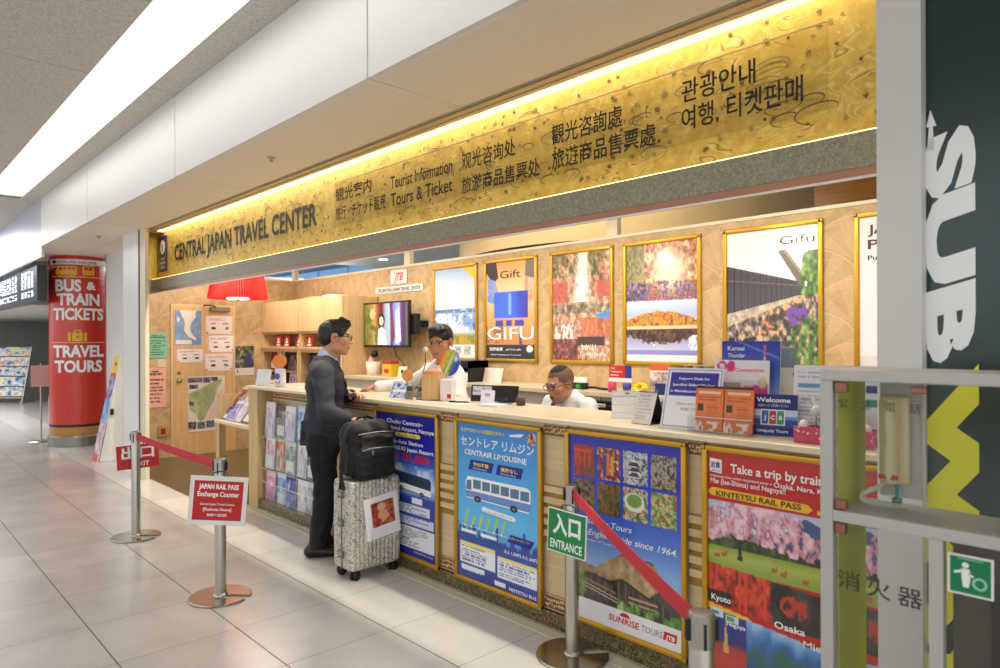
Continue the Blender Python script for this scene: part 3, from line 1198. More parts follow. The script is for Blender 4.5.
def f2x(k):
    k.t('名古屋市内から中部国際空港まで', .05, .058, .020, TY, .56, 'l', .01)
    k.p([(.66, .045), (.80, .03), (.84, .032), (.8, .05), (.68, .055)], TW)
    k.t('セントレア リムジン', .05, .145, .050, TW, .90, 'l', .015)
    k.t('CENTRAIR LIMOUSINE', .10, .205, .034, TW, .77, 'l', .02, .12)
    for u0, s, s2 in ((.18, '予約不要', 'No Reservation'), (.53, '乗換なし', 'Direct Bus')):
        k.p([(u0, .235), (u0 + .30, .235), (u0 + .27, .30), (u0 - .03, .30)], TB)
        k.t(s, u0 + .135, .272, .020, TY, .2, 'c', .02, lift=.001)
        k.t(s2, u0 + .125, .292, .010, TW, .18, 'c', lift=.001)
    bus_shape(k, .11, .335, .80, .155, TW, M('print_glass2', '5b7c9c', .3, var=0), M('print_bus_stripe', '6f8fcf', .4, var=0), .01)
    k.p([(.34, .52), (.72, .535), (.74, .55), (.72, .565), (.34, .55), (.32, .535)], TW)
    k.t('セントレア リムジンバス', .53, .553, .012, TB, .34, 'c', lift=.001)
    for i in range(6):
        u0 = .09 + i * .095
        L = (.10, .06, .075, .07, .085, .08)[i]
        k.p([(u0, .655), (u0 + .025, .655), (u0 + .065, .655 - L), (u0 + .04, .655 - L)], M('print_lime', 'b8d84a', .4, var=0))
        k.p([(u0 + .005 + .012 * math.cos(t), .665 + .008 * math.sin(t)) for t in [q * PI / 4 for q in range(8)]], TW)
    k.p([(.06, .662), (.68, .668), (.68, .671), (.06, .665)], TW)
    k.p([(.68, .645), (.95, .65), (.91, .70), (.64, .695)], TB)
    k.t('お問い合わせはこちら', .79, .672, .013, TY, .22, 'c', lift=.001)
    for u0 in (.05, .31):
        k.p([(u0, .69), (u0 + .2, .69), (u0 + .2, .71), (u0, .71)], TW)
    k.t('大人 1,300円 小人 650円', .60, .765, .018, TW, .38, 'l', .02)
    k.t('MEITETSU BUS', .66, .985, .020, TW, .31, 'l', .02)


framed('light blue airport limousine bus poster, second on the counter front', -3.398, -2.632, .082, 1.108, 2.815, f2, f2x)


# --- F3: temple tours
def f3(u, v):
    img = gradv(v, [(0, '1f2aa8'), (.12, '2733bd'), (.34, '2f4fcf'), (.5, '4a78d8'), (.66, '8ab2e8'), (1, '9fc2ee')])
    n = fbm(u, v, 22, 8)
    n3 = fbm(u, v, 7, 5)
    body = (v > .715) & (v < .93) & (u > .02)
    img = over(img, body, gradv(n, [(.2, '241d1a'), (.55, '40352e'), (.9, '65564a')]))
    for k in range(14):
        img = over(img, body & (abs(u - (.10 + k * .062)) < .005) & (v < .86), '6e5a48')
    img = over(img, inpoly(u, v, [(.10, .765), (.44, .80), (.44, .815), (.10, .782)]), '8a6c4c')
    for j in range(2):
        img = over(img, inpoly(u, v, [(.10, .79 + j * .018), (.46, .833 + j * .018), (.46, .839 + j * .018), (.10, .796 + j * .018)]), 'c8b8a0')
    img = over(img, box_(u, v, .56, .80, .80, .812) | box_(u, v, .56, .80, .83, .838), 'c09a70')
    roofcol = gradv(n + .3 * (u - .5), [(.2, '86684a'), (.5, 'aa8a60'), (.8, 'caac7e')])
    roof = inpoly(u, v, [(-.02, .75), (.06, .665), (.10, .66), (.17, .695), (.26, .70), (.46, .61), (.50, .60), (.74, .60), (.78, .615), (.86, .68), (1.01, .76), (1.01, .785), (.86, .76), (.72, .775), (.5, .72), (.4, .75), (.2, .735), (.06, .755)])
    img = over(img, roof, roofcol)
    img = over(img, inpoly(u, v, [(.46, .605), (.5, .596), (.75, .596), (.78, .612), (.74, .608), (.5, .608)]), '5a4434')
    img = over(img, inpoly(u, v, [(.06, .755), (.2, .735), (.4, .75), (.5, .72), (.72, .775), (.86, .76), (1.01, .785), (1.01, .80), (.86, .775), (.72, .79), (.5, .735), (.4, .765), (.2, .75), (.06, .77)]), '2a2220')
    img = over(img, inpoly(u, v, [(.74, .77), (.84, .715), (.9, .735), (.99, .79), (.99, .83), (.84, .79)]), '4a423c')
    tr = ((u < .15 + .06 * (n3 - .5)) & (v > .72) & (v < .885)) | ((u > .46) & (v > .835 + .05 * (n3 - .5)) & (v < .93))
    img = over(img, tr & (n > .38), gradv(n, [(.3, '2c4a1c'), (.55, '63903a'), (.8, 'a4c868')]))
    img = over(img, v > .845 + .085 * 0 + (.02 * np.sin(u * 3)), img)
    img = over(img, v > .885, 'eeecef')
    ph = [(['c8401c', '8a3a1c', '5a5a54'], 1), (['f2e8e0', 'd8702c', '3a2a58', 'c03a2a'], 2), (['2f4a8c', 'e8e6e0', '2a3a2a'], 3), (['2a2420', '6a5a4c', 'c8b8a8', '3f6a3a'], 4),
          (['2c241c', '6c5844', 'a87850'], 5), (['2c3a24', '6a6a40', 'c05a30'], 6), (['b03020', 'e8dcc8', '3a7a3a', '8a4a20'], 7), (['6a4020', 'e8d8a0', '4a8a3a', 'c0502a'], 8)]
    for i, (cs, sd) in enumerate(ph):
        c, r = i % 4, i // 4
        a, d = .045 + c * .235, .055 + r * .185
        img = inset(img, u, v, a, a + .205, d, d + .168, lambda x, y, cs=cs, sd=sd: photo(x, y, cs, 8, sd))
    for a in (.06, .1, .15, .2):
        img = over(img, box_(u, v, a, a + .012, .08, .17), 'd8441c')
    img = over(img, box_(u, v, .05, .23, .075, .09), 'd8441c')
    for a in (.33, .36, .40):
        img = over(img, box_(u, v, a, a + .03, .10, .20), ['5a3a80', 'e0702a', 'd9a23a'][int(round((a - .33) / .035))])
    cc = inpoly(u, v, [(.555, .19), (.565, .15), (.58, .14), (.585, .115), (.61, .085), (.635, .115), (.64, .14), (.655, .15), (.665, .19)])
    img = over(img, cc, 'e4e2dc')
    for d in (.115, .142, .168):
        img = over(img, inpoly(u, v, [(.56, d + .012), (.585, d - .005), (.635, d - .005), (.66, d + .012)]), '2a3038')
    img = over(img, ((u - .61) / .085) ** 2 + ((v - .315) / .05) ** 2 < 1, 'f0ece0')
    img = over(img, ((u - .61) / .065) ** 2 + ((v - .305) / .035) ** 2 < 1, '7aa04a')
    return img


def f3x(k):
    k.t('Sightseeing Tours', .03, .475, .034, TW, .56, 'l', .005, .25)
    k.t('with English guide since 1964.', .03, .535, .034, TW, .93, 'l', .005, .25)
    k.t('A member of Tours & Activities', .1, .568, .014, TW, .5, 'l', 0, .2)
    k.t('SUNRISE', .38, .955, .034, TR, .27, 'l', .015, .12)
    k.p([(.525 + .045 * math.cos(t * PI / 12), .917 - .022 * math.sin(t * PI / 12)) for t in range(13)], TR, .0005)
    k.t('TOURS', .67, .955, .034, TGREY, .17, 'l', -.005, .12)
    k.p([(.855, .915), (.96, .915), (.95, .958), (.845, .958)], TR)
    k.t('JTB', .903, .95, .022, TW, .075, 'c', .03, .2, lift=.001)


framed('blue poster of a temple hall and eight small photos, third on the counter front', -2.457, -1.712, .100, 1.122, 2.815, f3, f3x, nx=140, ny=190)


# --- F4: rail pass
def f4(u, v):
    u = np.clip(u * 1.28, 0, 1.28)
    u = np.where(u > .999, 1.998 - u, u)
    v = np.clip(v * 1.05, 0, 1)
    img = solid(u, 'c4261c')
    n = fbm(u, v, 26, 4)
    n2 = fbm(u, v, 6, 9)
    reg = (v > .235) & (v < .56)
    img = over(img, reg, gradv(v, [(.23, 'b9c9e2'), (.36, 'dfe3ea'), (.42, '4a5634'), (.47, '6a8a34'), (.50, '97b04a'), (.56, '86a23e')]))
    img = over(img, inpoly(u, v, [(.55, .38), (.78, .25), (1, .30), (1, .42), (.55, .42)]), '4a5a8c')
    hedge = reg & (v > .405 + .02 * (n2 - .5)) & (v < .455 + .012 * (n - .5))
    img = over(img, hedge, gradv(n, [(.3, '28341e'), (.6, '3f5230'), (.8, '66783e')]))
    img = over(img, reg & (v >= .455), gradv(v + .03 * (n2 - .5), [(.45, '8aa03a'), (.49, 'b4c058'), (.54, '93ab46')]))
    img = over(img, inpoly(u, v, [(.255, .505), (.272, .38), (.286, .38), (.297, .505)]) | inpoly(u, v, [(.27, .43), (.16, .375), (.17, .37), (.28, .415), (.38, .365), (.39, .372), (.285, .43)]), '3a2a26')
    can = np.zeros(u.shape, bool)
    for (cx, cy, rx, ry) in ((.1, .33, .16, .075), (.28, .31, .2, .095), (.48, .33, .18, .085), (.68, .36, .17, .075), (.86, .385, .16, .06), (.98, .40, .12, .05), (.04, .38, .1, .05), (.5, .285, .3, .05)):
        can |= (((u - cx) / rx) ** 2 + ((v - cy) / ry) ** 2) < .75 + .8 * (n - .35)
    bl = reg & can & (n > .36)
    img = over(img, bl, gradv(n + .25 * (n2 - .5), [(.3, '9a5266'), (.42, 'c87e94'), (.55, 'e2a6b6'), (.7, 'f6d6de')]))
    for (a, c) in ((.08, .50), (.14, .49), (.55, .51), (.62, .52), (.78, .53)):
        img = over(img, (((u - a) / .025) ** 2 + ((v - c) / .011) ** 2 < 1) | box_(u, v, a + .015, a + .03, c - .022, c), 'b4683c')
    reg = (v >= .54 + .04 * u) & (v < .73 + .035 * u)
    img = over(img, reg & (u < .52), gradv(n, [(.2, '6a1c10'), (.5, 'c8371c'), (.8, 'e86a3c')]))
    for a in (.02, .08, .27, .32, .48):
        img = over(img, reg & (abs(u - a) < .012), 'e0482a')
    img = over(img, reg & (u >= .52), gradv(n2, [(.25, '2a2622'), (.5, '4a4038'), (.8, '8a7a70')]))
    img = over(img, reg & (((u - .7) / .11) ** 2 + ((v - .655) / .05) ** 2 < 1) & (n > .42), 'c8402c')
    img = over(img, reg & box_(u, v, .90, .945, .60, .74), 'e8e2dc')
    img = over(img, reg & (u < .2) & (v > .67) & (n > .3), '2a1c18')
    img = over(img, inpoly(u, v, [(0, .735), (.34, .76), (.42, .79), (.34, .80), (0, .77)]), 'f2c43a')
    img = over(img, (v > .765 + .03 * u) & (u < .33), gradv(v, [(.76, '2a3c9c'), (.9, '26307c'), (.93, 'b03a34'), (1, 'c8443c')]))
    for a, c in ((.02, .76), (.15, .775)):
        img = over(img, box_(u, v, a, a + .11, c, c + .035), 'cfe0ea')
        img = over(img, box_(u, v, a + .01, a + .08, c + .008, c + .028), '5a8aa8' if a < .1 else '6aa05a')
    img = over(img, inpoly(u, v, [(.13, .96), (.145, .86), (.155, .79), (.165, .86), (.18, .96)]), 'd8a85a')
    img = over(img, (v > .75 + .06 * u) & (u >= .33), gradv(np.clip(v + .25 * (n2 - .5), 0, 1), [(.75, 'a8c8ec'), (.82, '5a94d0'), (.87, '3a6ab0'), (.92, '3c6a5a'), (1, '2c5a8c')]))
    return img


def f4x(k):
    q, r = .78, .952
    P = lambda pts: [(a * q, c * r) for a, c in pts]
    k.p(P([(.02, .035), (.125, .04), (.125, .105), (.02, .10)]), TW)
    k.t('近鉄', .072 * q, .078 * r, .022, TB, .085 * q, 'c', .02, lift=.001)
    k.t('KINTETSU', .072 * q, .097 * r, .008, TB, .085 * q, 'c', lift=.001)
    k.t('Take a trip by train!', .20 * q, .088, .040, TW, .58, 'l', .02)
    k.t('Unlimited rides within designated zones in', .02, .118, .011, TW, .40, 'l', .01)
    k.t('Osaka, Nara, Kyoto', .43, .124, .022, TW, .36, 'l', .015)
    k.t('Mie (Ise-Shima) and Nagoya!!', .02, .147, .024, TW, .48, 'l', .015)
    k.p(P([(.01, .19), (.04, .175), (.80, .185), (.84, .205), (.80, .225), (.04, .215), (.01, .205)]), TGOLD)
    k.t('KINTETSU RAIL PASS', .06, .203, .025, TBR, .53, 'l', .02, lift=.001)
    k.p(P([(.87, .205), (1.26, .207), (1.26, .225), (.87, .222)]), TGOLD)
    k.t('Kyoto', .025, .685, .028, TW, .13, 'l', .02)
    k.t('Osaka', .43, .728, .030, TW, .18, 'l', .02)
    k.t('Mie', .60, .775, .030, TW, .10, 'l', .01)
    k.t('Nagoya', .13, .785, .020, TW, .12, 'l', .015)


framed('red railway pass poster with cherry tree, rightmost on the counter front', -1.632, -.868, .100, 1.124, 2.815, f4, f4x, nx=140, ny=190)

# ================================================================== BACK WALL
LGHT = M('print_cream', 'f6efdc', 0.4, var=0)


def b1(u, v):
    img = gradv(v, [(0, '9fbfe6'), (.12, 'c4d8f2'), (.3, 'f4eef2'), (.42, 'e8eef6'), (.5, '9fc0e6'), (.62, '7fa9dc'), (.72, 'c8d8e6'), (.76, '8a9a4a'), (.84, '7a8a3e'), (.86, 'f1f0ec'), (1, 'f6f4f0')])
    n = fbm(u, v, 7, 3)
    img = over(img, (v > .44) & (v < .72) & (n > .52), 'eef3f8')
    img = over(img, (v > .5) & (v < .70) & (n < .36), '3f6fc0')
    img = over(img, (v > .46) & (v < .5) & (n > .4), '6a86b8')
    img = over(img, (v > .74) & (v < .85) & (n > .5), 'c9a33a')
    img = over(img, inpoly(u, v, [(.68, 0), (.92, 0), (1, .05), (1, .16)]), 'e8c93a')
    for i, a in enumerate((.5, .72)):
        img = inset(img, u, v, a, a + .16, .87, .96, lambda x, y, i=i: photo(x, y, ['5a7a4a', 'e8e4d8', '6a86b0'], 4, i))
    return img


def b2(u, v):
    n = fbm(u, v, 8, 6)
    img = gradv(v, [(0, 'e9a356'), (.2, 'f2c48e'), (.34, 'f2d6b6'), (.6, 'e8a866'), (.8, 'd98f4a'), (1, 'c88040')])
    img = over(img, inpoly(u, v, [(0, 0), (.22, 0), (.26, .16), (.16, .22), (0, .1)]), '3c2a3e')
    img = over(img, inpoly(u, v, [(.82, 0), (1, 0), (1, .2), (.8, .17)]), '7a6a66')
    img = over(img, inpoly(u, v, [(.04, .16), (.2, .19), (.28, .36), (.16, .44), (.02, .4)]), gradv(n, [(.3, 'b8a8d8'), (.6, '6f9ad8'), (.8, 'e0d8e8')]))
    img = over(img, inpoly(u, v, [(.80, .16), (1, .2), (.96, .42), (.78, .46)]), gradv(n, [(.3, 'c88a70'), (.6, 'e8c0a0'), (.8, 'd0a0b0')]))
    img = over(img, box_(u, v, .17, .86, .31, .585), gradv(u + .2 * (n - .5), [(.1, '4a6ae8'), (.5, '3f74f0'), (.75, '3a44c8'), (.9, '3a2ab0')]))
    img = over(img, box_(u, v, .47, .53, .33, .55), '7ab4f8')
    for a, c in ((.2, .36), (.42, .54), (.60, .78)):
        img = over(img, box_(u, v, a, c, .60, .66), '4a3aa8')
    img = over(img, (v > .66) & (v < .84) & (u < .35) & (n > .5), 'a86a3a')
    img = over(img, v > .855, '2e2a30')
    img = over(img, inpoly(u, v, [(.68, .74), (.72, .74), (.75, .86), (.69, .87)]), '5a4a6a')
    img = over(img, ((u - .89) ** 2 / .004 + (v - .895) ** 2 / .0012) < 1, 'f0eee8')
    return img


def b2x(k):
    k.t('Gift', .30, .17, .080, TBR, .42, 'l', .01)
    k.t('GIFU', .03, .80, .135, TW, .94, 'l', .0)
    k.t('飛騨美濃', .07, .915, .028, TW, .28, 'l', .02)
    k.t('gift from gifu', .42, .91, .018, TW, .3, 'l', .01)
    k.t('Gifu Prefecture Tourism', .1, .965, .016, TW, .62, 'l', .005)


def b3(u, v):
    n = fbm(u, v, 28, 6)
    n2 = fbm(u, v, 5, 2)
    img = gradv(np.clip(n * .7 + n2 * .3, 0, 1), [(.25, '7a5440'), (.42, 'b07c64'), (.55, 'd0a284'), (.7, 'ecd4b8')])
    img = over(img, (v < .22) & (n2 < .5), gradv(n, [(.3, '5a5a3a'), (.6, '9a8a62'), (.8, 'c8b48c')]))
    w = np.clip(1 - abs(u - .52 + .1 * (v - .2)) / (.12 + .25 * v), 0, 1) * (v < .46)
    img = over(img, np.clip(w * 1.3 * (.5 + n), 0, .92), 'fff6f0')
    img = over(img, box_(u, v, 0, .28, .27, .46) & (n > .48), 'd0605a')
    img = over(img, box_(u, v, .78, 1, .27, .42) & (n > .48), 'd0605a')
    img = over(img, (v > .48) & (v < .56), gradv(n, [(.3, '6a5a44'), (.6, 'a89a78'), (.8, 'd8ceb0')]))
    img = over(img, inpoly(u, v, [(.72, .58), (1, .55), (1, .66)]), '4a9ad8')
    img = over(img, (v > .6) & (v < .78) & (u > .5) & (n > .42), gradv(n, [(.4, 'c85a3a'), (.7, 'e89060')]))
    img = over(img, box_(u, v, .03, .36, .66, .8) & (n > .45), 'e8e0dc')
    img = over(img, box_(u, v, .45, .9, .78, .86), '4a362c')
    img = over(img, (v > .8) & (u < .45), gradv(n, [(.3, '5a3034'), (.6, '9a5a54'), (.8, 'b88078')]))
    return img


def b3x(k):
    k.t('たかはし', .5, .90, .05, LGHT, .3, 'l', .005)
    k.t('Takahashi', .48, .955, .04, LGHT, .46, 'l', .0, .3)


def b4(u, v):
    n = fbm(u, v, 30, 6)
    n2 = fbm(u, v, 5, 12)
    img = gradv(n, [(.28, '6a3a34'), (.42, 'a8584a'), (.55, 'd88a5a'), (.7, 'f4d0a0')])
    img = over(img, (v < .36) & (u < .28), gradv(n, [(.3, '6a6440'), (.7, 'a89c70')]))
    g = np.exp(-(((u - .62) / .26) ** 2 + ((v - .24) / .2) ** 2))  # spotlight reflection painted into the print as a bright patch
    img = over(img, np.clip(g * 1.1, 0, .97) * (v < .52), 'fff3d2')
    m = (v > .33 + .05 * (n2 - .5)) & (v < .5) & ((u < .3) | (n > .5))
    img = over(img, m, gradv(n, [(.3, '4a3a5a'), (.6, '7a6484'), (.8, 'b8a0b4')]))
    img = over(img, (v > .485 + .03 * (n - .5)) & (v < .76), gradv(v, [(.48, 'dde6f2'), (.6, 'b4c8e4'), (.7, 'd8d4d0')]))
    isl = (v > .60 + .075 * np.abs(2 * u - 1) ** 2.2 - .045 * n) & (v < .715)
    img = over(img, isl, gradv(n + .3 * (v - .64), [(.3, '8a4a2a'), (.45, 'd0702c'), (.58, 'e8a83a'), (.7, '9a8a3a')]))
    img = over(img, (v > .70) & (v < .725), 'ecd29a')
    rf = (v > .725) & (v < .90)
    img = over(img, rf, gradv(v, [(.72, '8a7a94'), (.82, 'a6a6d0'), (.9, 'c8cce8')]))
    img = over(img, rf & (v < .845 - .07 * np.abs(2 * u - 1) ** 2.2 + .07 * (n - .5)), gradv(n, [(.3, '3a2a28'), (.6, '6a4a3c'), (.8, '8a6a50')]))
    img = over(img, (v > .78) & (v < .92) & (n2 > .6) & rf, 'eef0fa')
    img = over(img, v > .945, 'f2efec')
    img = over(img, (v > .90) & (v < .945), '8f96d0')
    return img


def b5(u, v):
    n = fbm(u, v, 24, 6)
    n2 = fbm(u, v, 7, 2)
    img = gradv(v, [(0, 'f2ece8'), (.3, 'f7f3ef'), (.6, 'efe8e2')])
    # plastered wall, black boarding and the stone edge running back to the right
    vp = (.86, .47)
    top = .25 + (vp[1] - .06 - .25) * np.clip(u / .86, 0, 1)
    bot = .62 + (vp[1] + .02 - .62) * np.clip(u / .86, 0, 1)
    wall = (v > top) & (v < bot) & (u < .86)
    per = np.floor(14 * (1 - np.sqrt(np.clip(1 - u / .95, 0, 1))) * 1.6)
    img = over(img, wall, '4a454c')
    img = over(img, wall & (np.mod((1 - np.sqrt(np.clip(1 - u / .95, 0, 1))) * 22, 1) < .14), '2c2830')
    img = over(img, (abs(v - (top + .3 * (bot - top))) < .004) & wall, '6a646c')
    img = over(img, inpoly(u, v, [(.58, .17), (.63, .165), (.86, .39), (.86, .45), (.80, .42)]), '6e665e')
    img = over(img, inpoly(u, v, [(.63, .165), (.86, .39), (.88, .38), (.66, .16)]), '9a8a74')
    b2_ = .72 + (vp[1] + .03 - .72) * np.clip(u / .86, 0, 1)
    img = over(img, (v >= bot) & (v < b2_) & (u < .88), gradv(n, [(.3, 'a89880'), (.6, 'd0c0a8'), (.8, 'e8dccb')]))
    rv = (v >= b2_) & (v > .47)
    img = over(img, rv, gradv(n, [(.3, '40362e'), (.48, '6e5e50'), (.58, '9a8878'), (.72, 'd0c0b4')]))
    img = over(img, rv & (u < .35) & (v > .8) & (n2 < .55), '2c2822')
    img = over(img, rv & (n > .62) & (n2 > .45), 'e8b080')
    gr = (u > .80 - .1 * (v - .6)) & (v > .18) & (n2 + .4 * (u - .8) > .36)
    img = over(img, gr & (v < .5), gradv(n, [(.3, '3a5a2a'), (.6, '6a9a48'), (.8, 'b0cc80')]))
    img = over(img, (u > .72) & (v > .62 + .5 * (.95 - u)) & (np.sin((u * 60 + v * 25)) + 2 * n > .6), gradv(n, [(.3, '2c4a22'), (.6, '5a8a3a'), (.8, 'a0c46a')]))
    ir = (((u - .78) / .12) ** 2 + ((v - .63) / .06) ** 2 < 1) | (((u - .74) / .05) ** 2 + ((v - .68) / .04) ** 2 < 1)
    img = over(img, ir & (n > .46), '7a48b8')
    for (a, c) in ((.42, .76), (.5, .72), (.36, .83), (.28, .88), (.44, .69), (.22, .93)):
        img = over(img, (((u - a - (v - c)) / .035) ** 2 + ((v - c) / .012) ** 2) < 1, 'f0843c')
    return img


def b5x(k):
    k.t('Gifu', .60, .125, .062, M('print_olive', '57523f', .4, var=0), .36, 'l', -.004)


def b6(u, v):
    img = solid(u, 'f1edf0')
    img = over(img, (v > .93), 'e4dfe2')
    return img


def b6x(k):
    k.t('JAPAN RAIL', .08, .115, .062, TBR, .86, 'l', .02)
    k.t('PASS', .08, .215, .062, TBR, .42, 'l', .02)
    k.t('Purchase here', .08, .29, .032, TK, .5, 'l', .015)


BY = 4.998
framed('poster of blue pools under a pale sky, leftmost of the six behind the desk', -6.43, -5.645, 1.368, 2.455, BY, b1, fw=.034, group='posters on the back wall')
framed('orange poster of hands giving a blue box, second from left on the back wall', -5.53, -4.735, 1.37, 2.456, BY, b2, b2x, fw=.034, group='posters on the back wall')
framed('pale autumn waterfall poster, third from left on the back wall', -4.56, -3.79, 1.372, 2.457, BY, b3, b3x, fw=.034, group='posters on the back wall')
framed('autumn island and lake reflection poster, fourth from left on the back wall', -3.68, -2.906, 1.378, 2.456, BY, b4, fw=.034, group='posters on the back wall')
framed('poster of a lane with black wall, stream and irises on the back wall', -2.715, -1.948, 1.378, 2.456, BY, b5, b5x, fw=.034, group='posters on the back wall', nx=130, ny=180)
framed('plain white lettered poster beside the grey pillar on the back wall', -1.742, -.97, 1.378, 2.456, BY, b6, b6x, fw=.034, group='posters on the back wall')

# company sign and banner
root = thing('company_sign', 'small white square wall sign with red italic letters above the television', 'sign', (-7.14, 4.998, 2.31))
b = MB()
b.box(-.175, .175, -.012, 0, 0, .18, WHITE, .003)
b.text('JTB', 0, .045, .10, -.0135, TR, w=.20, align='c', bold=.02, shear=.35)
b.build('sign_plate', root)
b = MB()
b.box(-.52, .50, -.01, 0, -.105, -.02, WHITE, .002)
b.text('JTB CENTRAL JAPAN TRAVEL CENTER', -.01, -.084, .042, -.0112, TK, w=.94, align='c', bold=.02)
b.build('name_strip', root)


# wood wall cabinets at the back left
CABW = Mwood('cabinet_wood', 'd6ad76', 'e8c795', 'z', .4)


def cabinet(label, x0, x1, ndoor):
    w = x1 - x0
    root = thing('wall_cabinet', label, 'cabinet', (x0, 4.47, 0), group='wood wall cabinets')
    b = MB()
    b.box(0, .02, .015, .52, 0, 2.17, CABW)
    b.box(w - .02, w, .015, .52, 0, 2.17, CABW)
    b.box(0.02, w - .02, .5, .52, 0, 2.17, CABW)
    b.box(0.02, w - .02, .015, .5, 2.15, 2.17, CABW)
    b.box(0.02, w - .02, .015, .5, 1.70, 1.72, CABW)
    b.box(0.02, w - .02, -.03, .5, 1.485, 1.515, CABW)
    b.box(0.02, w - .02, .015, .5, .82, .86, CABW)
    b.box(0.02, w - .02, .015, .5, .02, .82, CABW)
    b.build('carcass', root)
    dw = (w - .004) / ndoor
    for i in range(ndoor):
        b = MB()
        b.box(.002 + i * dw + .002, .002 + (i + 1) * dw - .002, -.006, .012, 1.725, 2.165, CABW, .002)
        b.build('door', root)
    # glazed leaflet bays
    n2 = ndoor
    for i in range(n2):
        a, c = i * w / n2, (i + 1) * w / n2
        f = MB()
        f.box(a + .01, a + .05, -.004, .012, .86, 1.485, CABW)
        f.box(c - .05, c - .01, -.004, .012, .86, 1.485, CABW)
        f.box(a + .05, c - .05, -.004, .012, 1.44, 1.485, CABW)
        f.box(a + .05, c - .05, -.004, .012, .86, .90, CABW)
        fr = f.build('bay_frame', root)
        s = MB()
        s.box(a + .05, c - .05, .05, .47, 1.15, 1.165, CABW)
        s.build('shelf', fr)
    return root


cabinet('tall wood cabinet with glazed leaflet bays, next to the door wall', -9.96, -8.785, 2)
cabinet('tall wood cabinet with leaflet bays, the one beside the television', -8.78, -7.62, 2)
rs = random.Random(3)
cols = ['k', 'n', 'v', 'b', 'k', 'r', 'v', 'k']
nm = {'k': 'dark grey', 'n': 'brown', 'v': 'violet', 'b': 'blue', 'r': 'red'}
for ci, (x0, w) in enumerate(((-9.96, 1.175), (-8.78, 1.16))):
    for bay in range(2):
        for lvl, z in enumerate((.865, 1.168)):
            for k in range(2):
                xx = x0 + bay * w / 2 + .18 + k * .225
                kd = cols[(ci * 3 + bay * 2 + lvl * 5 + k) % 8]
                leaflet('leaflet', '%s leaflet on the %s shelf of the %s cabinet, %s bay, %s' % (nm[kd], ('lower', 'upper')[lvl], ('door-side', 'television-side')[ci], ('left', 'right')[bay], ('left', 'right')[k]),
                        kd, ci * 20 + bay * 7 + lvl * 3 + k, .212, .268, (xx, 4.56, z), (-.12, 0, 0), 'leaflets in the wood cabinets')
for i, x in enumerate((-9.48, -9.22, -8.85, -8.55)):
    b = MB()
    b.box(-.085, .085, 0, .006, 0, .15, M('card_red', 'b8201e', .4))
    b.disc(0, .105, .022, -.001, TW, 14)
    b.poly([(-.035, .05), (.035, .05), (.025, .09), (-.025, .09)], -.001, TW)
    b.rect(-.055, .055, .015, .035, -.001, TW)
    tag(b.build('sign_card', None, (x, 4.50, 1.516), (-.08, 0, 0)), 'red card with white figure on the cabinet ledge, %s from the left' % ords[i], 'sign', 'red cards on the cabinet ledge')
b = MB()
pts = [(-.36, 0), (.34, 0), (.36, .02), (.1, .045), (-.1, .03), (-.38, .015)]
b.prism(pts, .28, M('tan_paper', 'c4a87e', .6))
tag(b.build('paper_bundle', None, (-8.75, 4.60, 2.171)), 'flat tan paper bundle lying on top of the wood cabinets', 'paper')
b = MB()
b.prism([(-.22, 0), (.2, 0), (.23, .02), (0, .05), (-.2, .04)], .22, PAPER)
tag(b.build('paper_bundle', None, (-8.2, 4.62, 2.171)), 'white paper bundle lying on top of the television-side cabinet', 'paper')

# television on an arm
root = thing('television', 'flat television on a wall arm showing a bright programme', 'television', (-7.055, 4.75, 1.515))
b = MB()
b.box(-.49, .49, -.02, .02, 0, .56, BLACK, .006)
b.build('casing', root)


def tvart(u, v):
    n = fbm(u, v, 8, 2)
    img = gradv(u, [(0, '6a6a30'), (.18, '8a7a3a'), (.25, 'b08a50'), (.36, '7a2a22'), (.42, '5a1a1c'), (.5, '8aa0a8'), (.6, 'a8b4c8'), (.64, '5a3048'), (.7, '6a7ae0'), (.82, '9aa4f0'), (.85, '5a4060'), (.92, '3a2a50'), (1, '6a5a40')])
    img = over(img, (u < .34) & (n > .55) & (v > .1), '556a28')
    img = over(img, ((u - .2) / .07) ** 2 + ((v - .24) / .13) ** 2 < 1, 'd8a878')
    img = over(img, ((u - .41) / .08) ** 2 + ((v - .40) / .17) ** 2 < 1, '2a1a18')
    img = over(img, ((u - .41) / .05) ** 2 + ((v - .42) / .11) ** 2 < 1, 'e8c0a0')
    img = over(img, inpoly(u, v, [(.32, 1), (.34, .62), (.42, .56), (.5, .64), (.54, 1)]), 'dfe6ee')
    img = over(img, inpoly(u, v, [(.74, .2), (.82, .1), (.86, .9), (.74, .98)]), 'c8ccff')
    img = over(img, inpoly(u, v, [(.60, 0), (.66, 0), (.72, .8), (.66, 1)]), '6a3044')
    return img


b = MB()
b.art(.93, .51, 110, 62, tvart, Mart('tv_picture', .25, emit=.6), z0=.028, y=-.0215)
b.build('screen', root)
b = MB()
b.box(.30, .56, .022, .10, .16, .40, BLACK, .01)
b.box(.40, .52, .10, .246, .24, .32, BLACK)
b.build('wall_arm', root)
b = MB()
b.tube([(.1, .03, .02), (.12, .06, -.1), (.16, .14, -.2), (.2, .16, -.345)], .006, BLACK, 6)
b.build('cable', root)

